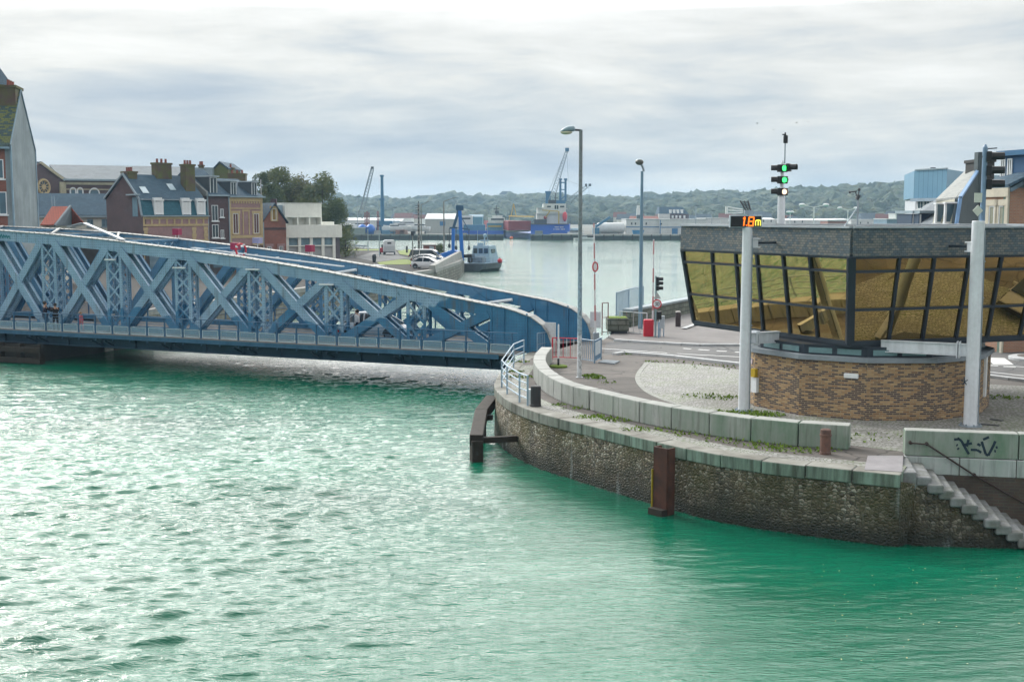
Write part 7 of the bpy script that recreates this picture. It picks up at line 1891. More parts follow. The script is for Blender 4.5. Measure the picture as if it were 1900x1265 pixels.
# sheds and stores on the far quays
corr_white = mat('shed_white', (.58, .60, .60), .6, var=.12, vs=.1, streak=.2); corr_grey = mat('shed_grey', (.40, .42, .41), .6, var=.15, vs=.1, streak=.25); corr_blue = mat('shed_blue', (.06, .20, .30), .6, var=.2, vs=.1)
roof_pale = mat('shed_roof', (.46, .49, .50), .6, var=.15, vs=.1); blue_trim = mat('blue_trim', (.03, .16, .36), .5)
def shed(label, px0, px1, d, ytop, wall, roof=None, depth=14, pitch=1.2, doors=(), nm='shed', extra=None, z0=-1.):
    x0, x1, zt = X(px0, d), X(px1, d), Z(ytop, d)
    t = thing(nm, label, 'shed', ((x0 + x1) / 2, d, z0))
    m = MB(True); m.box2((x0, d, z0), (x1, d + depth, zt - pitch)); part('wall', m, wall, t)
    m = MB(True); ym = d + depth / 2
    if pitch > .3: m.add([(x0 - .3, d - .3, zt - pitch), (x1 + .3, d - .3, zt - pitch), (x1 + .3, d + depth + .3, zt - pitch), (x0 - .3, d + depth + .3, zt - pitch), (x0 - .3, ym, zt), (x1 + .3, ym, zt)], [(0, 1, 5, 4), (2, 3, 4, 5), (0, 4, 3), (1, 2, 5), (3, 2, 1, 0)])
    else: m.box2((x0 - .2, d - .2, zt - pitch), (x1 + .2, d + depth, zt - pitch + .3))
    part('roof', m, roof or roof_pale, t)
    for (a, b, y0, y1, mm, nn) in doors:
        m = MB(True); m.box2((X(a, d), d - .12, max(z0, Z(y1, d))), (X(b, d), d + .1, Z(y0, d))); part(nn, m, mm, t)
    return t
shed('grey gabled quay shed left of the blue boat lift', 789, 845, 470, 396, corr_grey, depth=30, pitch=2.2, doors=((816, 826, 411, 419, blue_trim, 'door'),))
shed('long white shed far left on the quay behind the mast crane', 640, 700, 560, 404, corr_white, depth=20)
shed('white shed behind the blue mast on the quay', 700, 745, 580, 406, corr_white, depth=20, doors=((720, 742, 410, 420, mat('door_bluegrey', (.3, .4, .5), .6), 'door'),))
shed('white low store at the far left edge of the port', 600, 645, 480, 415, corr_white, depth=16)
shed('dark blue green shed between the blue boat lift and the red ship', 870, 895, 620, 398, corr_blue, mat('shed_roof_blue', (.05, .14, .22), .6), depth=20)
shed('grey container store on the left jetty under the tree row', 650, 676, 446, 423, mat('store_green', (.20, .26, .24), .7, var=.2), pitch=.1, depth=8)
t = shed('long two storey white shed with blue trim behind the blue lamp post', 1162, 1224, 456, 407, corr_white, pitch=.15, depth=20, doors=((1162, 1224, 420.5, 422, blue_trim, 'trim'), (1162, 1224, 406.5, 408, blue_trim, 'trim'), (1171, 1173.5, 413, 417, glass_dark, 'window'), (1178, 1180.5, 413, 417, glass_dark, 'window'), (1198, 1200.5, 413, 417, glass_dark, 'window')))
t = shed('white shed with blue door and trim just left of the glass building', 1224.5, 1312, 454, 407.5, corr_white, pitch=.15, depth=22, doors=((1225, 1312, 421, 422.5, blue_trim, 'trim'), (1226, 1228.5, 414, 417, glass_dark, 'window'), (1247, 1258, 424, 436, blue_trim, 'door'), (1224.5, 1226, 407, 437, blue_trim, 'trim')))
t = thing('mansard_block', 'large dark brick building with mansard roof and white dormers across the port', 'building', (X(1255, 560), 560, 0))
m = MB(True); m.box2((X(1222, 560), 560, -1), (X(1278, 560), 574, Z(397, 560))); part('wall', m, dark_brick2, t)
m = MB(True); x0, x1 = X(1223, 560), X(1278, 560); z0, z1 = Z(397, 560), Z(384, 560); m.hexa([(x0, 560, z0), (x1, 560, z0), (x1, 574, z0), (x0, 574, z0), (x0 + .5, 563.5, z1), (x1 - 2.5, 563.5, z1), (x1 - 2.5, 571, z1), (x0 + .5, 571, z1)]); part('roof', m, slate_roof, t)
for px in (1244, 1251, 1258, 1265.5):
    m = MB(True); m.box2((X(px, 560) - .5, 559.7, z0 + .3), (X(px, 560) + .5, 562, z0 + 2.0)); part('dormer', m, wframe, t)
for px in (1248, 1255, 1262, 1270): m = MB(True); m.box2((X(px, 560) - .45, 559.85, Z(405, 560)), (X(px, 560) + .45, 560.1, Z(400, 560))); part('window', m, wframe, t)
m = MB(True); m.box2((X(1222, 558), 558, -1), (X(1243, 558), 560, Z(397, 558))); part('white_wing', m, corr_white, t)
t = shed('low dark red roofed shed beside the mansard building', 1172, 1222, 540, 401, mat('far_red_wall', (.12, .05, .05), .8), roof_red, depth=12, pitch=1.6)
for i, (a, b, d, y, lab) in enumerate(((1310, 1352, 520, 405, 'pale flat roofed shed seen just behind the height sign'), (1352, 1386, 530, 407, 'pale grey shed behind the height sign, right of the flat one'), (1400, 1440, 510, 404, 'white shed behind the roof between the sign and the signal mast'), (1458, 1580, 500, 405.5, 'long white shed behind the roof right of the signal mast'), (1580, 1655, 480, 408, 'white flat roofed shed behind the weather mast'))):
    shed(lab, a, b, d, y, corr_white if i != 1 else corr_grey, pitch=.15 if i in (0, 4) else .8, depth=26, doors=() if i < 2 else tuple((a + 16 + 14 * k, a + 18 + 14 * k, y + 4, y + 8, glass_dark, 'window') for k in range(2)))
shed('pale square roof block above the sheds near the grey metal building', 1662, 1684, 420, 397, corr_white, pitch=.1, depth=8)
shed('flat grey roofed store in front of the pale roof block', 1646, 1690, 380, 407, mat('store_blue', (.16, .24, .32), .6), pitch=.1, depth=14)
shed('long low red roofed store behind the roof corner', 1536, 1572, 420, 409.5, mat('store_red', (.30, .14, .11), .8), pitch=.1, depth=10)

# boats ashore, tanks
tank_m = mat('tank_white', (.62, .64, .66), .4, var=.15, vs=.2)
for px0, px1, d, yt, yb, lab in ((1106, 1160, 458, 413, 434, 'large white horizontal tank on the quay left of the white shed'), (1058, 1080, 470, 423, 437, 'blue grey cylindrical tank behind the tall street lamp')):
    x0, x1, zt, zb = X(px0, d), X(px1, d), Z(yt, d), max(0, Z(yb, d)); r = (zt - zb) / 2; t = thing('storage_tank', lab, 'tank', ((x0 + x1) / 2, d, 0))
    m = MB(); L = x1 - x0; m.lathe([(.05, -L / 2), (r * .6, -L / 2 + r * .08), (r * .92, -L / 2 + r * .3), (r, -L / 2 + r * .6), (r, L / 2 - r * .6), (r * .92, L / 2 - r * .3), (r * .6, L / 2 - r * .08), (.05, L / 2)], (0, 0, zb + r), n=18, axis='X'); part('shell', m, tank_m if px0 > 1080 else mat('tank_blue', (.25, .38, .48), .4), t, smooth=True)
    for f in (-.3, .3): m = MB(); m.box((L * f, 0, zb + r * .3 - .2), (.8, r * 1.5, r * .8)); part('saddle', m, concrete, t)
def hull(t, L, B, H, m_, z0=0., sheer=.25, deckm=None, nm='hull'):
    rings = []
    for f in np.linspace(0, 1, 13):
        x = -L / 2 + L * f; w = B / 2 * (.86 if f == 0 else 1.) * (1 - max(0, (f - .55) / .45) ** 2.2); w = max(w, .02); zt = z0 + H + sheer * H * max(0, f - .4) ** 2 * 2.5; zk = z0 + (max(0, f - .85) / .15) ** 2 * H * .5
        rings.append([(x, -w * .55, zk), (x, w * .55, zk), (x, w * .92, z0 + H * .45 + (zk - z0) * .5), (x, w, zt), (x, -w, zt), (x, -w * .92, z0 + H * .45 + (zk - z0) * .5)])
    m = MB(); m.loft(rings); return part(nm, m, m_, t)
for px, d, L, H, lab, rz, wht in ((738, 452, 11, 2.0, 'white motor yacht on stands, lower one under the utility pole', .1, 1), (752, 468, 13, 2.6, 'white motor yacht on stands behind the lower yacht', .05, 1), (728, 449, 8, 1.6, 'small white boat on stands beside the jetty', .2, 1), (776, 455, 9, 1.8, 'white motor boat on stands just right of the utility pole', -.1, 1), (668, 458, 12, 2.2, 'white boat on stands behind the blue covered one', .1, 1)):
    t = thing('yacht', lab, 'boat', (X(px, d), d, 0), rz + PI, 'boats laid up on the far quay'); hull(t, L, 3.2, H, tank_m, 1.0)
    m = MB(); m.box((-.6, 0, 1. + H + .6), (L * .45, 2.3, 1.2), taper=.8); part('cabin', m, tank_m, t); m = MB(); m.box((-.6, 0, 1. + H + .65), (L * .42, 2.36, .4)); part('window', m, car_glass, t)
    for s in (-L * .3, L * .15): m = MB(); m.box((s, 0, .55), (.3, 2.2, 1.1)); part('stand', m, dark_metal, t)
for px, lab in ((672, 'bright blue tarpaulin cover on the far quay, left one'), (687, 'bright blue tarpaulin cover on the far quay, right one')):
    t = thing('tarpaulin', lab, 'tarpaulin', (X(px, 450), 450, 0)); m = MB(); m.ball((0, 0, 1.6), 1.7, 12, (1.1, 1.3, 1.3)); part('cover', m, blue_paint, t, smooth=True)
for i, px in enumerate((1062, 1068, 1074)):
    t = thing('parked_car', 'tiny white car on the far quay, %s of three' % ('leftmost', 'middle', 'rightmost')[i], 'car', (X(px, 444), 444.5, .05), 0, 'cars on the far quay'); m = MB(); m.box((0, 0, .55), (3.6, 1.6, .6), taper=.95); part('body', m, car_white, t); m = MB(); m.box((-.1, 0, 1.1), (2.0, 1.5, .55), taper=.75); part('glasshouse', m, car_glass, t)

for i, (px, d_, w_, h_, mm, lab) in enumerate(((742, 446, 3.4, 1.6, (.30, .17, .14), 'pinkish stack of timber packs on the jetty, left one of the pair'), (749, 446, 3., 1.5, (.34, .22, .18), 'pinkish stack of timber packs on the jetty, right one of the pair'), (716, 447, 3., 1.4, (.10, .26, .42), 'low blue container on the jetty below the blue crane tower'), (700, 449, 2.4, 1.3, (.42, .44, .45), 'pale container on the jetty left of the blue crane tower'), (850, 446, 3., 1.7, (.05, .22, .48), 'small blue container at the right end of the grey gabled shed'), (1000, 447, 3., 1.2, (.20, .24, .22), 'grey green crate on the jetty in front of the ship hull'))):
    t = thing('stacked_goods' if 'timber' in lab else 'container', lab, 'timber stack' if 'timber' in lab else 'container', (X(px, d_), d_, .05)); mm_ = mat(('timber_pack', 'timber_pack_pale', 'blue_container', 'pale_container', 'deep_blue_container', 'green_crate')[i], mm, .7, var=.35, vs=1.2)
    m = MB()
    for k in range(3): m.box((0, 0, h_ * (k + .5) / 3), (w_ - .1 * k, 1.8, h_ / 3 - .05))
    part('packs' if 'timber' in lab else 'shell', m, mm_, t, kind='stuff'); m = MB(); m.box((0, 0, h_ + .03), (w_ * .98, 1.7, .06)); part('cover', m, mm_, t)
for px, d_, L_, lab, hm in ((838, 197, 6., 'small blue workboat moored beside the blue boat lift', blue_paint), (1085, 436, 8., 'tiny white launch moored along the far quay right of the street lamp', tank_m)):
    t = thing('small_boat', lab, 'boat', (X(px, d_), d_, WZ), .25, 'small boats in the basin'); hull(t, L_, 2.2, 1.0, hm, -.2); m = MB(); m.box((-.5, 0, 1.3), (L_ * .35, 1.6, 1.2), taper=.85); part('cabin', m, tank_m, t); m = MB(); m.box((-.5, 0, 1.5), (L_ * .34, 1.66, .4)); part('window', m, car_glass, t); m = MB(); m.tube((-.5, 0, 1.8), (-.5, 0, 4.2), .05, n=5); part('mast', m, grey_metal, t)
# ------------------------------------------------------------------ cranes
def lattice(m, a, b, w0, w1, n, r):
    a, b = Vector(a), Vector(b); d = (b - a).normalized(); s = d.cross(Vector((0, 1, 0))).normalized(); u = d.cross(s)
    P0 = [[a.lerp(b, i / n) + (s * sx + u * su) * ((w0 + (w1 - w0) * i / n) / 2) for sx, su in ((-1, -1), (1, -1), (1, 1), (-1, 1))] for i in range(n + 1)]
    for i in range(n):
        for k in range(4):
            m.tube(P0[i][k], P0[i + 1][k], r, n=5, cap=False); m.tube(P0[i][k], P0[i + 1][(k + 1) % 4], r * .6, n=4, cap=False)
crane_blue = mat('crane_blue', (.02, .14, .27), .5, var=.25, vs=.3); crane_grey = mat('crane_grey', (.20, .25, .28), .6, var=.2)
d = 480
t = thing('lattice_crane', 'slim lattice boom crane leaning right, far left of the port', 'crane', (X(668, d), d, 0))
m = MB(True); lattice(m, (X(668, d), d, Z(405, d)), (X(692, d), d, Z(313, d)), 1.7, 1.1, 16, .14); part('boom', m, crane_grey, t)
m = MB(True); m.box((X(692, d), d, Z(311.5, d)), (1.1, .8, .9)); part('boom_head', m, dark_metal, t)
m = MB(True); m.tube((X(691, d), d, Z(313, d)), (X(672, d), d, Z(380, d)), .06, n=4); m.tube((X(692, d), d, Z(312, d)), (X(663, d), d, Z(402, d)), .05, n=4); part('stay', m, dark_metal, t)
m = MB(True); m.box((X(667, d), d, 2.2), (5, 4, 2.6)); part('cab', m, corr_white, t); m = MB(True); m.box((X(667, d), d, .6), (6, 4.5, 1.1)); part('tracks', m, dark_metal, t)
t = thing('mast_crane', 'tall dark blue crane tower with folded boom on the far left quay', 'crane', (X(709.5, 462), 462, 0)); d = 462
m = MB(True); m.lathe([(.75, Z(417, d)), (.75, Z(372, d)), (.62, Z(370, d)), (.55, Z(327, d))], (X(709.5, d), d, 0), n=10); part('tower', m, crane_blue, t)
m = MB(True); m.box((X(709.5, d), d, Z(326.5, d)), (1.5, 1.3, .7)); m.box((X(709.5, d), d, Z(370, d)), (2., 1.8, .5)); part('tower_collar', m, crane_blue, t)
m = MB(True); m.box((X(714, d), d, Z(417, d)), (6, 4, 3.0)); m.box((X(720, d), d, 1.2), (11, 5, 2.2)); part('carriage', m, crane_blue, t)
for i, (px, yt) in enumerate(((678, 394), (681, 392), (684, 394), (701, 392))):
    t = thing('red_post', 'thin red lattice post by the blue crane tower, %s of four' % ('leftmost', 'second from left', 'third from left', 'rightmost')[i], 'post', (X(px, 455), 455, 0), 0, 'red posts on the far quay'); m = MB(True); lattice(m, (X(px, 455), 455, 0), (X(px, 455), 455, Z(yt, 455)), .5, .5, 7, .09); part('lattice', m, mat('post_red', (.25, .06, .05), .7), t)
for i, (px, yt, lab) in enumerate(((663, 365, 'dark lamp mast left of the lattice boom crane'), (731, 385, 'thin lamp mast right of the blue crane tower'), (1291, 382, 'tall thin lamp mast left of the roof aerial'), (1321, 391, 'short lamp mast just left of the roof aerial'))):
    t = thing('port_lamp', lab, 'lamp mast', (X(px, 450), 450, 0), 0, 'lamp masts of the port'); m = MB(True); m.tube((X(px, 450), 450, 0), (X(px, 450), 450, Z(yt, 450)), .16, .1, n=6); part('post', m, grey_metal, t); m = MB(True); m.box((X(px, 450) + .5, 450, Z(yt, 450)), (1.4, .3, .25)); part('lamp_head', m, dark_metal, t)
for px, yt, d, w, lab in ((1510, 381, 240, 22, 'white double armed street lamp behind the roof, nearer one'), (1573, 386, 300, 15, 'white double armed street lamp left of the weather mast'), (1466, 393, 330, 3, 'small distant street lamp right of the signal mast')):
    t = thing('double_lamp', lab, 'street lamp', (X(px, d), d, 0), 0, 'double lamps on the port road'); x = X(px, d); z = Z(yt + 4, d); hw = w / 2200 * d
    m = MB(True); m.tube((x, d, 0), (x, d, z), .16, .1, n=7); part('post', m, white_metal, t); m = MB(True); m.path([(x - hw, d, z + .5), (x, d, z), (x + hw, d, z + .5)], .07); part('arm', m, white_metal, t)
    for s in (-1, 1): m = MB(True); m.ball((x + s * hw, d, z + .5), .42, 10, (1.6, 1, .8)); part('lamp_head', m, white_metal, t, smooth=True)
# big harbour crane behind the ship, and its lower neighbour
d = 545
t = thing('harbour_crane', 'big harbour crane with tall lattice boom standing behind the ship', 'crane', (X(1030, d), d, 0)); x = lambda p: X(p, d); z = lambda p: Z(p, d)
m = MB(True)
for px in (1039.5, 1049): m.bar((x(px), d, z(374)), (x(px), d, z(334)), .95, .8, up=(0, 1, 0)); m.box((x(px), d, z(333)), (1.5, 1.2, .8))
m.bar((x(1039), d, z(339)), (x(1050), d, z(339)), .8, .5); m.bar((x(1039), d, z(352)), (x(1050), d, z(352)), .6, .4); m.bar((x(1039), d, z(372)), (x(1050), d, z(362)), .6, .4); part('portal_tower', m, crane_blue, t)
m = MB(True); lattice(m, (x(1022), d, z(374)), (x(1051), d, z(280)), 2.4, 1.0, 18, .15); part('boom', m, crane_grey, t)
m = MB(True); m.box((x(1051.5), d, z(278)), (1.7, 1.2, 1.6)); part('boom_head', m, crane_blue, t)
m = MB(True); m.tube((x(1050), d, z(279)), (x(1017), d, z(358)), .07, n=4); m.tube((x(1051), d, z(279)), (x(1054), d, z(334)), .05, n=4); m.tube((x(1049), d, z(334)), (x(1080), d, z(345)), .05, n=4); part('stay', m, dark_metal, t)
m = MB(True); m.box((x(1017), d, z(366)), (2.2, 2, 4.2)); m.box((x(1017), d, z(356.5)), (2.8, 2, .8)); m.box((x(1030), d, z(388)), (9, 6, 8)); part('machine_house', m, crane_blue, t)
m = MB(True); m.box((x(1030), d, 3.5), (10, 8, 7), taper=.6); part('undercarriage', m, crane_grey, t)
t = thing('harbour_crane', 'low lattice jib crane reaching right behind the tall street lamp', 'crane', (X(1052, 560), 560, 0)); d = 560
m = MB(True); lattice(m, (x(1046), d, z(380)), (x(1090), d, z(345)), 2.2, 1.2, 10, .15); part('boom', m, crane_grey, t); m = MB(True); m.box((x(1087), d, z(344)), (1., 1, 1.4)); m.box((x(1094), d, z(343.5)), (1.2, 1, 1.2)); part('boom_head', m, dark_metal, t)
m = MB(True); m.box((x(1046), d, 6), (5, 5, 13), taper=.6); part('machine_house', m, crane_grey, t); m = MB(True); m.tube((x(1092), d, z(344)), (x(1096), d, z(400)), .04, n=4); part('hook_cable', m, dark_metal, t)
t = thing('loader', 'blue conveyor loader sloping up behind the white tank', 'conveyor', (X(1118, 452), 452, 0)); d = 452; m = MB(True); m.bar((x(1105), d, z(421)), (x(1132), d, z(403)), .9, .9); part('boom', m, crane_blue, t); m = MB(True); m.box((x(1106), d, 1.2), (2.4, 2, 2.4)); part('base', m, crane_blue, t)
t = thing('silo_tower', 'dark slim tower with pale top behind the blue lamp post', 'tower', (X(1186, 470), 470, 0)); d = 470; m = MB(True); m.box((x(1187), d, z(416)), (2.4, 2.4, z(399) * 1.)); part('shaft', m, mat('tower_dark', (.07, .10, .12), .7), t); m = MB(True); m.box((x(1185), d, z(393)), (1.6, 1.5, 2.6)); m.box((x(1184), d, z(385)), (1., 1, 1.6)); part('head', m, corr_white, t)
t = thing('blue_skip', 'blue waste skip on the quay below the slim tower', 'skip', (X(1184, 447), 447, .0)); m = MB(); m.box((0, 0, .8), (3.6, 2, 1.5), taper=1.2); part('body', m, mat('skip_blue', (.03, .22, .45), .5), t); m = MB(); m.box((0, 0, 1.57), (4.4, 2.5, .12)); part('rim', m, crane_blue, t)

# ------------------------------------------------------------------ ships
ship_blue = mat('ship_blue', (.008, .10, .55), .45, var=.2, vs=.15); ship_white = mat('ship_white', (.62, .64, .63), .45, var=.12, vs=.2, streak=.2); ship_red = mat('ship_red', (.22, .02, .03), .6, var=.3, vs=.2)
d = 500; t = thing('cargo_ship', 'blue and dark red cargo ship with white bridge house moored across the basin', 'ship', (X(1000, d), d, WZ))
x = lambda p, dd=500: X(p, dd); z = lambda p, dd=500: Z(p, dd)
m = MB(True); q = [(X(985, 470), 470), (X(1056, 470), 470), (X(1058, 500), 500), (X(965, 540), 540), (X(928, 540), 540), (X(938, 520), 520)]
m.prism(q, WZ - .5, Z(433, 470)); part('lower_hull', m, ship_blue, t)
m = MB(True); m.prism([(X(985, 470), 470), (X(1056, 470), 470), (X(1058, 495), 495), (X(985, 495), 495)], Z(433, 470) + .01, Z(416, 470)); part('stern', m, ship_blue, t)
m = MB(True); a, b = Vector((X(985, 471), 471, 0)), Vector((X(935, 531), 531, 0)); n = Vector((b.y - a.y, a.x - b.x, 0)).normalized()
m.slab([(a.x, a.y, Z(430, 470)), (b.x, b.y, Z(432, 531)), (b.x - 1.5, b.y + 3, Z(416, 531)), (b.x, b.y, Z(423, 531)), (a.x, a.y, Z(428, 470))], n * -1, .5); part('white_strake', m, ship_white, t)
m = MB(True); m.slab([(a.x, a.y, Z(427.5, 470)), (b.x, b.y, Z(422, 531)), (b.x, b.y, Z(409, 531)), (a.x, a.y, Z(410, 470))], n * -1, 9.); part('hatch_coaming', m, ship_red, t)
m = MB(True)
for k in range(13):
    c = a.lerp(b, (k + .5) / 13); m.box((c.x, c.y - .3, (Z(427, c.y) + Z(416, c.y)) / 2), (.35, .5, Z(416, c.y) - Z(427, c.y)))
part('stanchions', m, ship_white, t, kind='stuff')
m = MB(True); zb = Z(416, 470)
for (p0, p1, y0, y1) in ((996, 1052, 416, 396), (997, 1050, 396, 386), (1008, 1050, 386, 378)):
    m.box2((X(p0, 475), 474, Z(y0, 475)), (X(p1, 475), 489, Z(y1, 475) - .03))
part('bridge_house', m, ship_white, t)
m = MB(True)
for p0, p1, y in ((996, 1008, 385.5), (1048, 1053, 387), (995, 1053, 396)): m.box2((X(p0, 473.5), 473.2, Z(y + 1, 473.5)), (X(p1, 473.5), 476, Z(y, 473.5)))
part('bridge_wing', m, ship_white, t)
for p0, p1, y0, y1 in ((1015, 1022, 385, 382), (1029, 1032, 388, 381), (1033, 1036, 388, 381), (1039, 1047, 385, 382)): m = MB(True); m.box2((X(p0, 474), 473.85, Z(y0, 474)), (X(p1, 474), 474.2, Z(y1, 474))); part('window', m, glass_dark, t)
t2 = thing('lifeboat', 'bright red lifeboat hanging at the stern of the cargo ship', 'lifeboat', (X(1048, 472), 472, Z(402, 472))); m = MB(); m.ball((0, 0, 0), 1.3, 12, (.75, .8, 1.55)); part('hull', m, red_paint, t2, smooth=True); m = MB(); m.box((0, 0, 1.2), (.6, .6, .6)); part('cockpit', m, mat('lifeboat_top', (.4, .03, .03), .5), t2)
t3 = thing('liferaft', 'small round red buoy raft on the side deck of the cargo ship', 'liferaft', (X(1012, 473), 473, Z(404, 473))); m = MB(); m.ball((0, 0, 0), .75, 10); part('shell', m, mat('raft_red', (.28, .03, .04), .5), t3, smooth=True); m = MB(); m.box((0, 0, -.8), (1.2, .8, .3)); part('cradle', m, ship_white, t3)
m = MB(True)
for p0, y0, p1, y1 in ((1006, 390, 1036, 392), (1037, 392, 1037, 415), (1012, 404, 1020, 392)): m.bar((X(p0, 472), 472.6, Z(y0, 472)), (X(p1, 472), 472.6, Z(y1, 472)), .5, .35)
part('davit', m, mat('ship_yellow', (.50, .36, .05), .5), t)
m = MB(True); m.tube((X(1031, 480), 480, Z(378, 480)), (X(1031, 480), 480, Z(358, 480)), .2, n=6); m.box((X(1031, 480), 480, Z(368, 480)), (1.6, .5, .3)); m.box((X(1024, 480), 480, Z(375, 480)), (3, 2, 1.6)); part('radar_mast', m, dark_metal, t)
m = MB(True); x0 = X(953, 520); m.bar((x0 - 1.2, 520, Z(402, 520)), (x0, 520, Z(378, 520)), .35, .35); m.bar((x0 + 1.2, 520, Z(402, 520)), (x0, 520, Z(378, 520)), .35, .35); m.bar((X(945, 520), 520, Z(401, 520)), (X(990, 500), 500, Z(402, 500)), .5, .5); m.bar((X(945, 520), 520, Z(401, 520)), (X(945, 520), 520, Z(420, 520)), .3, .3); part('foremast', m, mat('ship_yellow', (.50, .36, .05), .5), t)
m = MB(True)
for k in range(11):
    for r_ in (0, 1): 
        if (k * 7 + r_ * 3) % 5 != 0: m.box((X(1028 + 1.9 * k, 470), 469.93, Z(421.5 + 4 * r_, 470)), (.28, .06, .42 - .12 * (k % 2)))
part('stern_lettering', m, ship_white, t)
m = MB(True); m.bar((X(985, 469.5), 469.6, Z(416, 470)), (X(1056, 469.5), 469.6, Z(416, 470)), .4, .3); m.box((X(1003, 472), 474, Z(413, 472)), (5, 3, 2.4)); part('stern_rail', m, dark_metal, t)
# blue barge with white wheelhouse left of it
t = thing('tug', 'low blue workboat with white wheelhouse behind the left jetty', 'boat', (X(905, 480), 480, WZ))
m = MB(True); m.prism([(X(858, 480), 480), (X(934, 478), 478), (X(938, 484), 484), (X(934, 490), 490), (X(858, 490), 490)], WZ - .5, Z(428, 480)); part('hull', m, ship_blue, t)
m = MB(True); m.box2((X(903, 481), 481, Z(428, 481)), (X(934, 481), 488, Z(414, 481))); part('deckhouse', m, mat('tug_teal', (.10, .28, .40), .5), t)
m = MB(True); m.box2((X(906, 481), 480.5, Z(414, 481)), (X(936, 481), 488, Z(404, 481))); m.box2((X(913, 481), 481.5, Z(404, 481)), (X(932, 481), 487, Z(400, 481))); part('wheelhouse', m, ship_white, t)
m = MB(True); m.box2((X(911, 481), 480.3, Z(408.5, 481)), (X(935, 481), 480.6, Z(405.5, 481))); part('window', m, glass_dark, t)
m = MB(True); m.tube((X(921, 484), 484, Z(400, 484)), (X(921, 484), 484, Z(381, 484)), .18, n=6); m.box((X(921, 484), 484, Z(388, 484)), (2.2, .4, .4)); m.box((X(922, 484), 484, Z(394, 484)), (1.6, .8, 1.2)); part('mast', m, dark_metal, t)
m = MB(True); m.box2((X(860, 482), 482, Z(428, 482)), (X(900, 482), 488, Z(417, 482))); part('hold', m, mat('tug_blue2', (.05, .20, .34), .6), t); m = MB(True); m.bar((X(906, 480), 480.2, Z(420, 480)), (X(930, 480), 480.2, Z(420, 480)), .3, .6); part('yellow_band', m, mat('ship_yellow', (.50, .36, .05), .5), t)
t = thing('ferry_house', 'white deckhouse of a moored vessel behind the blue boat lift', 'boat', (X(868, 500), 500, WZ)); m = MB(True); m.box2((X(848, 500), 500, WZ), (X(884, 500), 508, Z(420, 500))); part('hull', m, ship_white, t); m = MB(True); m.box2((X(852, 500), 500, Z(420, 500)), (X(876, 500), 506, Z(400, 500))); part('deckhouse', m, ship_white, t); m = MB(True); m.box2((X(855, 500), 499.8, Z(407, 500)), (X(873, 500), 500.1, Z(404, 500))); part('window', m, glass_dark, t)
q = P(1, 1); t = thing('buoy', 'tiny orange buoy floating near the cargo ship hull', 'buoy', (X(949, 470), 455, WZ)); m = MB(); m.ball((0, 0, .4), .7, 10); part('float', m, mat('buoy_orange', (.6, .12, .03), .5), t, smooth=True); m = MB(); m.tube((0, 0, .9), (0, 0, 1.5), .08, n=6); part('mast', m, dark_metal, t)

# blue boat lift and the grey patrol boat
d = 186.; t = thing('boat_lift', 'bright blue boat lift crane standing on the slipway', 'crane', (X(848, d), d, 0)); x = lambda p: X(p, d); z = lambda p: Z(p, d); lift_b = mat('lift_blue', (.015, .17, .62), .4, var=.2, vs=.8)
m = MB(True); m.bar((x(857.5), d, 0), (x(853), d, z(386)), .62, .5, up=(0, 1, 0), w2=.5); part('leg', m, lift_b, t)
m = MB(True); m.bar((x(840), d, 0), (x(841), d, z(424)), .5, .45, up=(0, 1, 0)); part('leg', m, lift_b, t)
m = MB(True); m.bar((x(841), d, z(424)), (x(852), d, z(388)), .42, .4, up=(0, 1, 0)); m.bar((x(843), d, z(416)), (x(850), d, z(388)), .2, .3, up=(0, 1, 0)); part('jib', m, mat('lift_dark', (.03, .10, .2), .5, var=.3), t)
m = MB(True); m.bar((x(834), d, z(423)), (x(848), d, z(423)), .3, .3); m.bar((x(857), d, z(405)), (x(868), d, z(424)), .12, .12); m.bar((x(858), d, z(424)), (x(872), d, z(426)), .25, .2); m.box((x(853), d, z(386)), (1.2, .6, .8)); m.bar((x(857), d, z(405)), (x(853), d, z(386)), .12, .12); m.bar((x(840), d, z(423)), (x(860), d, z(424)), .12, .12); part('cross_head', m, mat('lift_dark', (.03, .10, .2), .5, var=.3), t)
m = MB(True); m.slab([(x(812), d, 0), (x(858), d, 0), (x(858), d, z(468)), (x(838), d, z(464)), (x(814), d, z(472))], (0, 1, 0), 3.2); part('base', m, lift_b, t)
m = MB(True)
for px, y0, y1 in ((833.5, 424, 456), (846, 424, 460), (870, 426, 460)): m.tube((x(px), d, z(y0)), (x(px), d, z(y1)), .06, n=5); m.ball((x(px), d, z(y1)), .28, 8, (.8, .8, 1.4))
part('hook_block', m, dark_metal, t, kind='stuff')
m = MB(True); m.bar((x(862), d - 3, z(474)), (x(876), d - 3, z(474)), .4, .5); part('boom_end', m, black_plastic, t)
d = 196.; t = thing('patrol_boat', 'grey patrol boat with blue tinged cabin moored at the slipway', 'boat', (X(898, d), d, WZ), R(68)); navy_grey = mat('navy_grey', (.30, .44, .56), .5, var=.2, vs=.8, streak=.3)
hull(t, 11., 5., 1.55, mat('boat_hull_grey', (.10, .125, .15), .5, var=.3), -.25, .2)
m = MB(); m.box((-.2, 0, 1.36), (9.2, 4.5, .08)); part('deck', m, navy_grey, t)
m = MB(); m.hexa([(-1.6, -1.7, 1.4), (2.6, -1.6, 1.4), (2.6, 1.6, 1.4), (-1.6, 1.7, 1.4), (-1.2, -1.4, 4.1), (1.7, -1.3, 4.1), (1.7, 1.3, 4.1), (-1.2, 1.4, 4.1)]); part('cabin', m, navy_grey, t)
for y in (-.95, 0, .95): m = MB(); m.box((-1.42, y, 3.25), (.12, .66, .8)); part('window', m, glass_dark, t)
for y in (-1.5, 1.5):
    m = MB(); m.box((.3, y, 3.2), (1.6, .14, .6)); part('window', m, glass_dark, t)
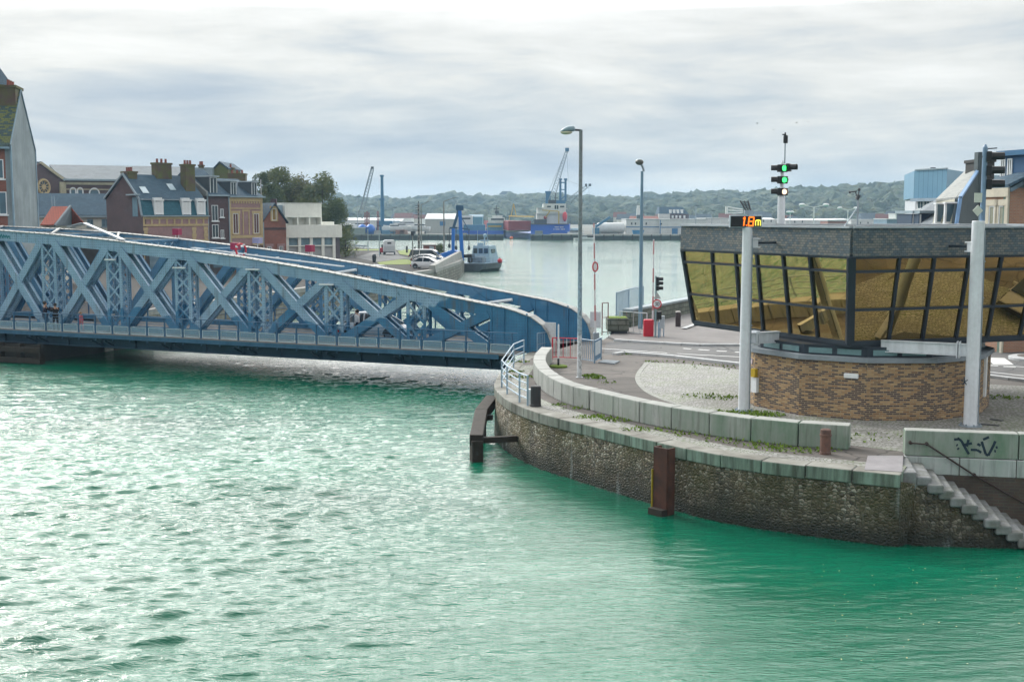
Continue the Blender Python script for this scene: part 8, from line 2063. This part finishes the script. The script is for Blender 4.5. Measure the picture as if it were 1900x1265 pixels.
m = MB(); m.tube((.2, 0, 4.1), (.2, 0, 5.6), .12, n=6); m.box((.2, 0, 4.9), (.4, 1.6, .2)); m.tube((-.6, .9, 4.1), (-.6, .9, 6.6), .04, n=5); m.tube((-.6, -.9, 4.1), (-.6, -.9, 7.4), .04, n=5); m.ball((.4, 0, 5.7), .35, 8); m.box((-.5, .4, 4.3), (.8, .6, .5)); part('mast', m, navy_grey, t)
m = MB()
for s in (-1, 1):
    for k in range(6): m.tube((-5 + 1.2 * k, 2.2 * s, 1.4), (-5 + 1.2 * k, 2.2 * s, 2.25), .03, n=5)
    m.tube((-5, 2.2 * s, 2.25), (1.2, 2.2 * s, 2.25), .03, n=5); m.tube((-5, 2.2 * s, 1.85), (1.2, 2.2 * s, 1.85), .02, n=5)
m.tube((-5, -2.2, 2.25), (-5, 2.2, 2.25), .03, n=5); part('guard_rail', m, navy_grey, t)
m = MB(); m.box((-3.4, -.8, 1.9), (1.6, 1.3, .9)); m.box((-2.6, 1.2, 2.1), (.9, .9, 1.4)); part('deck_gear', m, mat('deck_gear', (.18, .24, .3), .6, var=.5, vs=2), t)
m = MB(); pts = [(-4.2 + .55 * math.cos(a), .6, 1.95 + .55 * math.sin(a)) for a in [2 * PI * i / 14 for i in range(15)]]; m.path(pts, .16, n=8); part('tyre', m, rubber, t)
bo = PD(927.5, 484, 193); t = thing('float_ball', 'bright pink red ball fender at the stern of the grey patrol boat', 'fender', tuple(bo)); m = MB(); m.ball((0, 0, 0), .42, 14); part('ball', m, mat('ball_red', (.62, .03, .06), .35), t, smooth=True); m = MB(); m.tube((0, 0, .4), (0, 0, .6), .08, n=6); part('eye', m, black_plastic, t)

# gulls
bird_m = mat('gull', (.25, .27, .28), .7)
for i, (px, py, d) in enumerate(((1405, 229, 160), (1478, 228, 170), (1499, 226, 180), (1435, 241, 150))):
    q = PD(px, py, d); t = thing('gull', 'distant gull flying in the sky, %s of four' % ('leftmost', 'third from left', 'rightmost', 'second from left')[i], 'bird', tuple(q), .4 * i, 'gulls in the sky')
    m = MB(); m.T = Matrix.Scale(.6, 4); m.ball((0, 0, 0), .09, 8, (2.6, 1, 1)); m.add([(-.1, 0, .03), (.12, 0, .03), (.05, .3, .14), (-.1, .3, .14), (-.12, .62, .06)], [(0, 1, 2, 3), (3, 2, 4)]); m.add([(-.1, 0, .03), (.12, 0, .03), (.05, -.3, .14), (-.1, -.3, .14), (-.12, -.62, .06)], [(3, 2, 1, 0), (4, 2, 3)]); part('body', m, bird_m, t)

# ------------------------------------------------------------------ houses on the right
zinc_blue = NT('zinc_cladding'); _u = zinc_blue.uv(); _s = zinc_blue.n('ShaderNodeSeparateXYZ'); zinc_blue.set(_s, '0', _u)
_f = zinc_blue.math('FRACT', zinc_blue.math('DIVIDE', _s.outputs[0], .62)); _l = zinc_blue.ramp(_f, [(.0, 1.), (.05, 1.), (.08, 0.)])
zinc_blue.bsdf(zinc_blue.mix(_l, zinc_blue.mix(zinc_blue.noise(zinc_blue.pos(), .5), (.11, .25, .38), (.17, .33, .46)), (.05, .13, .21)), .4, .2); zinc_blue = zinc_blue.m
d = 112; FM = Fac(xy(1694, d), xy(1754, d - 4)); FN = Fac(xy(1754, d - 4), (X(1800, d + 6), d + 6))
t = thing('zinc_block', 'grey blue metal clad upper storeys on a white house at the right', 'building', (FM.a.x, FM.a.y, 0)); zt, zm = Z(317, d), Z(368, d)
m = MB(True); q = [(FM.a.x, FM.a.y), (FN.a.x, FN.a.y), (FN.p(FN.L, 0).x, FN.p(FN.L, 0).y), (FM.a.x + 3, FM.a.y + 12)]
m.prism(q, zm, zt); part('cladding', m, zinc_blue, t); m = MB(True); m.prism([(a + (.25 if i in (0, 3) else 0), b + .25) for i, (a, b) in enumerate(q)], 0, zm - .02); part('wall', m, mat('white_boards', (.50, .53, .58), .7, var=.15), t)
m = MB(True); FM.box(m, -.1, FM.L + .1, zm - .3, zm - .02, -.1, .3); part('cornice', m, mat('cornice_blue', (.33, .42, .52), .6), t)
for px in (1704, 1716): window(t, FM, FM.L * (px - 1694) / 60, Z(388, d), .8, .75, glass=glass_blue, v=-.22)
m = MB(True); FM.box(m, FM.L * .55, FM.L * .95, Z(402, d), zm - .3, -.24, -.1); part('brick_panel', m, red_brick, t)
for px in (1726, 1730): m = MB(True); m.tube((X(px, d + 4), d + 4, zt), (X(px, d + 4), d + 4, Z(311, d + 4)), .16, n=8); part('flue', m, dark_metal, t)
m = MB(True); m.bar(FM.p(.15, zt + .06, .0), FM.p(FM.L, zt + .06, .0), .2, .12); part('parapet', m, zinc, t)
# pale roofed house with slate-hung lower slope
d = 84; t = thing('pale_roof_house', 'house with pale slate roof, small dormers and dark rendered gable at the right', 'house', (X(1770, d), d, 0))
def pz(px, py, dd): return Vector((X(px, dd), dd, Z(py, dd)))
wl0, wl1 = pz(1731, 417, 84), pz(1774, 417, 80)      # eaves of the lower slope
br0, br1 = pz(1737, 374, 85.2), pz(1779, 369, 81.)  # break
rg0, rg1 = pz(1790, 318, 91.5), pz(1812, 316, 86.5)
m = MB(True); m.slab([wl0, wl1, br1, br0], (-.4, -1, .2), .15); part('lower_slope', m, brickmat('slate_hung_pale', (.36, .36, .30), (.44, .43, .36), (.24, .24, .2), .22, .14, .012, dirt=.2), t)
m = MB(True); m.slab([br0 + Vector((-.15, -.2, 0)), br1 + Vector((0, -.2, 0)), rg1, rg0], (0, 0, 1), .16); part('roof', m, brickmat('slate_roof_bright', (.27, .29, .29), (.33, .34, .33), (.19, .20, .20), .3, .2, .012, dirt=.2), t)
m = MB(True); wr = pz(1815, 417, 86); m.slab([wl1, Vector((wr.x, wr.y, wl1.z)), Vector((wr.x, wr.y, rg1.z - .1)), rg1 - Vector((0, 0, .1)), br1], (-1, 0, 0), .3); part('gable_wall', m, mat('dark_render', (.075, .10, .11), .9, var=.25), t)
m = MB(True); m.bar(wl1 + Vector((0, -.1, 0)), br1 + Vector((0, -.12, 0)), .22, .16, up=(0, 1, 0)); m.bar(br1 + Vector((0, -.15, .1)), rg1 + Vector((0, -.1, .1)), .22, .16); part('verge_board', m, mat('verge_blue', (.16, .30, .52), .5), t)
m = MB(True); m.box2((wl0.x, wl0.y + .3, 0), (wr.x - .5, wr.y, wl0.z)); part('wall', m, render_cream, t)
for k, f in enumerate((.30, .70)):
    c = wl0.lerp(wl1, f); c2 = br0.lerp(br1, f); o = c + Vector((.0, -.16, .15))
    m = MB(True); hgt = (c2.z - c.z) * .78
    m.box((o.x - .32, o.y, o.z + hgt / 2), (.13, .2, hgt)); m.box((o.x, o.y, o.z + hgt), (.85, .5, .1)); m.box((o.x, o.y, o.z), (.8, .3, .1)); dd = part('dormer', m, wframe, t)
    m = MB(True); m.box((o.x + .08, o.y + .04, o.z + hgt / 2), (.62, .1, hgt)); part('pane', m, glass_blue, dd)
m = MB(True); m.bar(wl0 + Vector((-.1, -.2, .02)), wl1 + Vector((.1, -.2, .02)), .16, .14); part('gutter', m, white_metal, t)
ck2 = pz(1812, 300, 87); chimney(t, (ck2.x + .2, 87.3), 1.1, 2.6, rg1.z - 3, Z(296, 87), mat('chimney_black', (.05, .05, .05), .9, var=.4), 2); m = MB(True); m.box((ck2.x - .3, 86.1, Z(330, 86.5)), (.5, .7, 3.6)); part('chimney_breast', m, mat('dark_render', (.075, .10, .11), .9, var=.25), t)
# its lower neighbour with two dark dormers
t = thing('dormer_house', 'low pale roof with two dark boxy dormers in front of the metal clad block', 'house', (X(1710, 92), 92, 0))
m = MB(True); a, b, c, e = pz(1678, 420, 92), pz(1733, 420, 86), pz(1742, 373, 92), pz(1715, 385, 97); m.slab([a, b, c, e], (0, -.3, 1), .2); part('roof', m, slate_pale, t); m = MB(True); m.prism([(a.x, a.y), (b.x, b.y), (c.x, c.y + 1), (e.x, e.y)], 0, a.z - .05); part('wall', m, render_cream, t)
for k, (p0, p1) in enumerate(((1690, 1702), (1703, 1733))):
    dd = 90 - k * 1.2; m = MB(True); m.box2((X(p0 + 2, dd), dd, Z(418, dd)), (X(p1, dd), dd + 3.5, Z(397, dd))); o = part('dormer', m, mat('dormer_navy', (.02, .05, .10), .6), t); m = MB(True); m.box2((X(p0 - 1, dd), dd - .5, Z(396, dd)), (X(p1 + 1, dd), dd + 3.6, Z(391, dd))); part('dormer_roof', m, zinc, o)
    m = MB(True); m.box2((X(p0 + 3.5, dd), dd - .06, Z(417, dd)), (X(p0 + 6, dd), dd + .02, Z(398, dd))); part('frame', m, wframe, o)
# right-most house: brick front with tall white windows, rendered gable, blue dormer
d = 62; FP = Fac(xy(1829, 62.), xy(1869, 60.5)); ze = Z(349, 61); t = thing('corner_house', 'brick house with tall white windows and mossy rendered gable at the right edge', 'house', (FP.a.x, FP.a.y, 0))
FQ = Fac(xy(1869, 60.5), (X(1869, 60.5) + 5.5, 63.5))
m = MB(True); FP.box(m, 0, FP.L, 0, ze, -8, 0); part('wall', m, brickmat('orange_brick', (.36, .17, .10), (.42, .22, .13), (.34, .28, .24), .22, .075, .012, dirt=.2), t)
m = MB(True); m.slab([FQ.p(0, 0, .02), FQ.p(FQ.L, 0, .02), FQ.p(FQ.L, Z(290, 62), .02), FQ.p(FQ.L * .6, Z(296, 62), .02), FQ.p(0, ze - .2, .02)], -FQ.n, .3); part('gable_wall', m, mat('mossy_render', (.24, .34, .36), .9, var=.5, vs=.55, col2=(.10, .16, .05), streak=.5), t)
for u in (.32, .78): window(t, FP, FP.L * u - .05, 3.2, .42, ze - 4.1, bars=False, sill=False, surround=mat('cream_trim', (.60, .56, .46), .7), glass=mat('pale_curtain', (.32, .33, .26), .4))
m = MB(True); FP.box(m, -.05, FP.L + .1, ze - .45, ze, 0, .12); FP.box(m, FP.L - .05, FP.L + .1, 0, ze - .45, 0, .1); part('cornice', m, mat('cream_trim', (.60, .56, .46), .7), t)
m = MB(True); m.slab([FP.p(-.1, ze + .02, .1), FP.p(FP.L + .1, ze + .02, .1), FP.p(FP.L + 2.4, Z(296, 62), -1.6), FP.p(.4, Z(300, 62), -2.)], (0, 0, 1), .15); part('roof', m, slate_roof, t)
m = MB(True); m.bar(FQ.p(0, ze - .1, .1), FQ.p(FQ.L * .6, Z(296, 62), .1), .22, .2); part('verge_board', m, mat('verge_grey', (.22, .32, .40), .5), t)
m = MB(True); FP.box(m, .25, FP.L + 1.9, ze + .5, Z(289, 61), -2.5, -.6); part('dormer', m, mat('dormer_blue', (.025, .09, .20), .6, var=.15), t)
m = MB(True); FP.box(m, .15, FP.L + 2.0, Z(289, 61) + .01, Z(279, 61), -2.6, -.35); part('dormer_roof', m, mat('dormer_blue2', (.035, .14, .28), .5, var=.15), t)
for u in (.45, .95): window(t, FP, u, ze + .55, .34, Z(292, 61) - ze - .6, v=-.57, bars=True, sill=False)
c = FP.p(-.2, 0, -3.5); chimney(t, (c.x, c.y), .8, .8, ze, Z(288, 64), mossy_brick, 2)
# wall and verge beyond the road at the right edge
t = thing('blue_van', 'blue vehicle glimpsed beneath the control room at the right', 'van', (25.8, 70, 0), .1); part('body', MB().box((0, 0, 1.1), (4.6, 1.9, 1.5), taper=.94), mat('van_blue', (.12, .24, .42), .3), t, bevel=.1)
for x_, y_ in ((-1.4, -.85), (1.4, -.85), (-1.4, .85), (1.4, .85)): m = MB(); m.lathe([(.15, -.1), (.33, -.1), (.33, .1), (.15, .1)], (x_, y_, .33), n=14, axis='Y'); part('wheel', m, rubber, t)
part('window', MB().box((0, 0, 1.45), (3.6, 1.93, .5), taper=.95), car_glass, t)
q = P(1893, 667); t = thing('traffic_island', 'pale rounded kerb island in the road at the right edge', 'traffic island', (q.x + .8, q.y, 0)); m = MB(); m.lathe([(1.3, 0), (1.3, .12), (1.2, .16), (.9, .17)], n=24); part('kerb_ring', m, kerb_m, t); m = MB(); m.lathe([(.9, .171), (.88, .19), (.1, .2)], n=24); part('infill', m, pavement_m, t)
# ------------------------------------------------------------------ air
t = NT('sea_air'); t.out.inputs['Surface'].is_linked
v = t.n('ShaderNodeVolumePrincipled'); t.set(v, 'Color', (.50, .76, 1., 1)); t.set(v, 'Density', .00022); t.set(v, 'Anisotropy', .2)
t.t.links.new(v.outputs[0], t.out.inputs['Volume'])
m = MB(); m.box2((-1700, -70, -6), (1900, 2600, 62))
struct('haze', m, t.m, kind='stuff')
bpy.data.objects['haze']['label'] = 'thin sea haze over the harbour'; bpy.data.objects['haze']['category'] = 'haze'
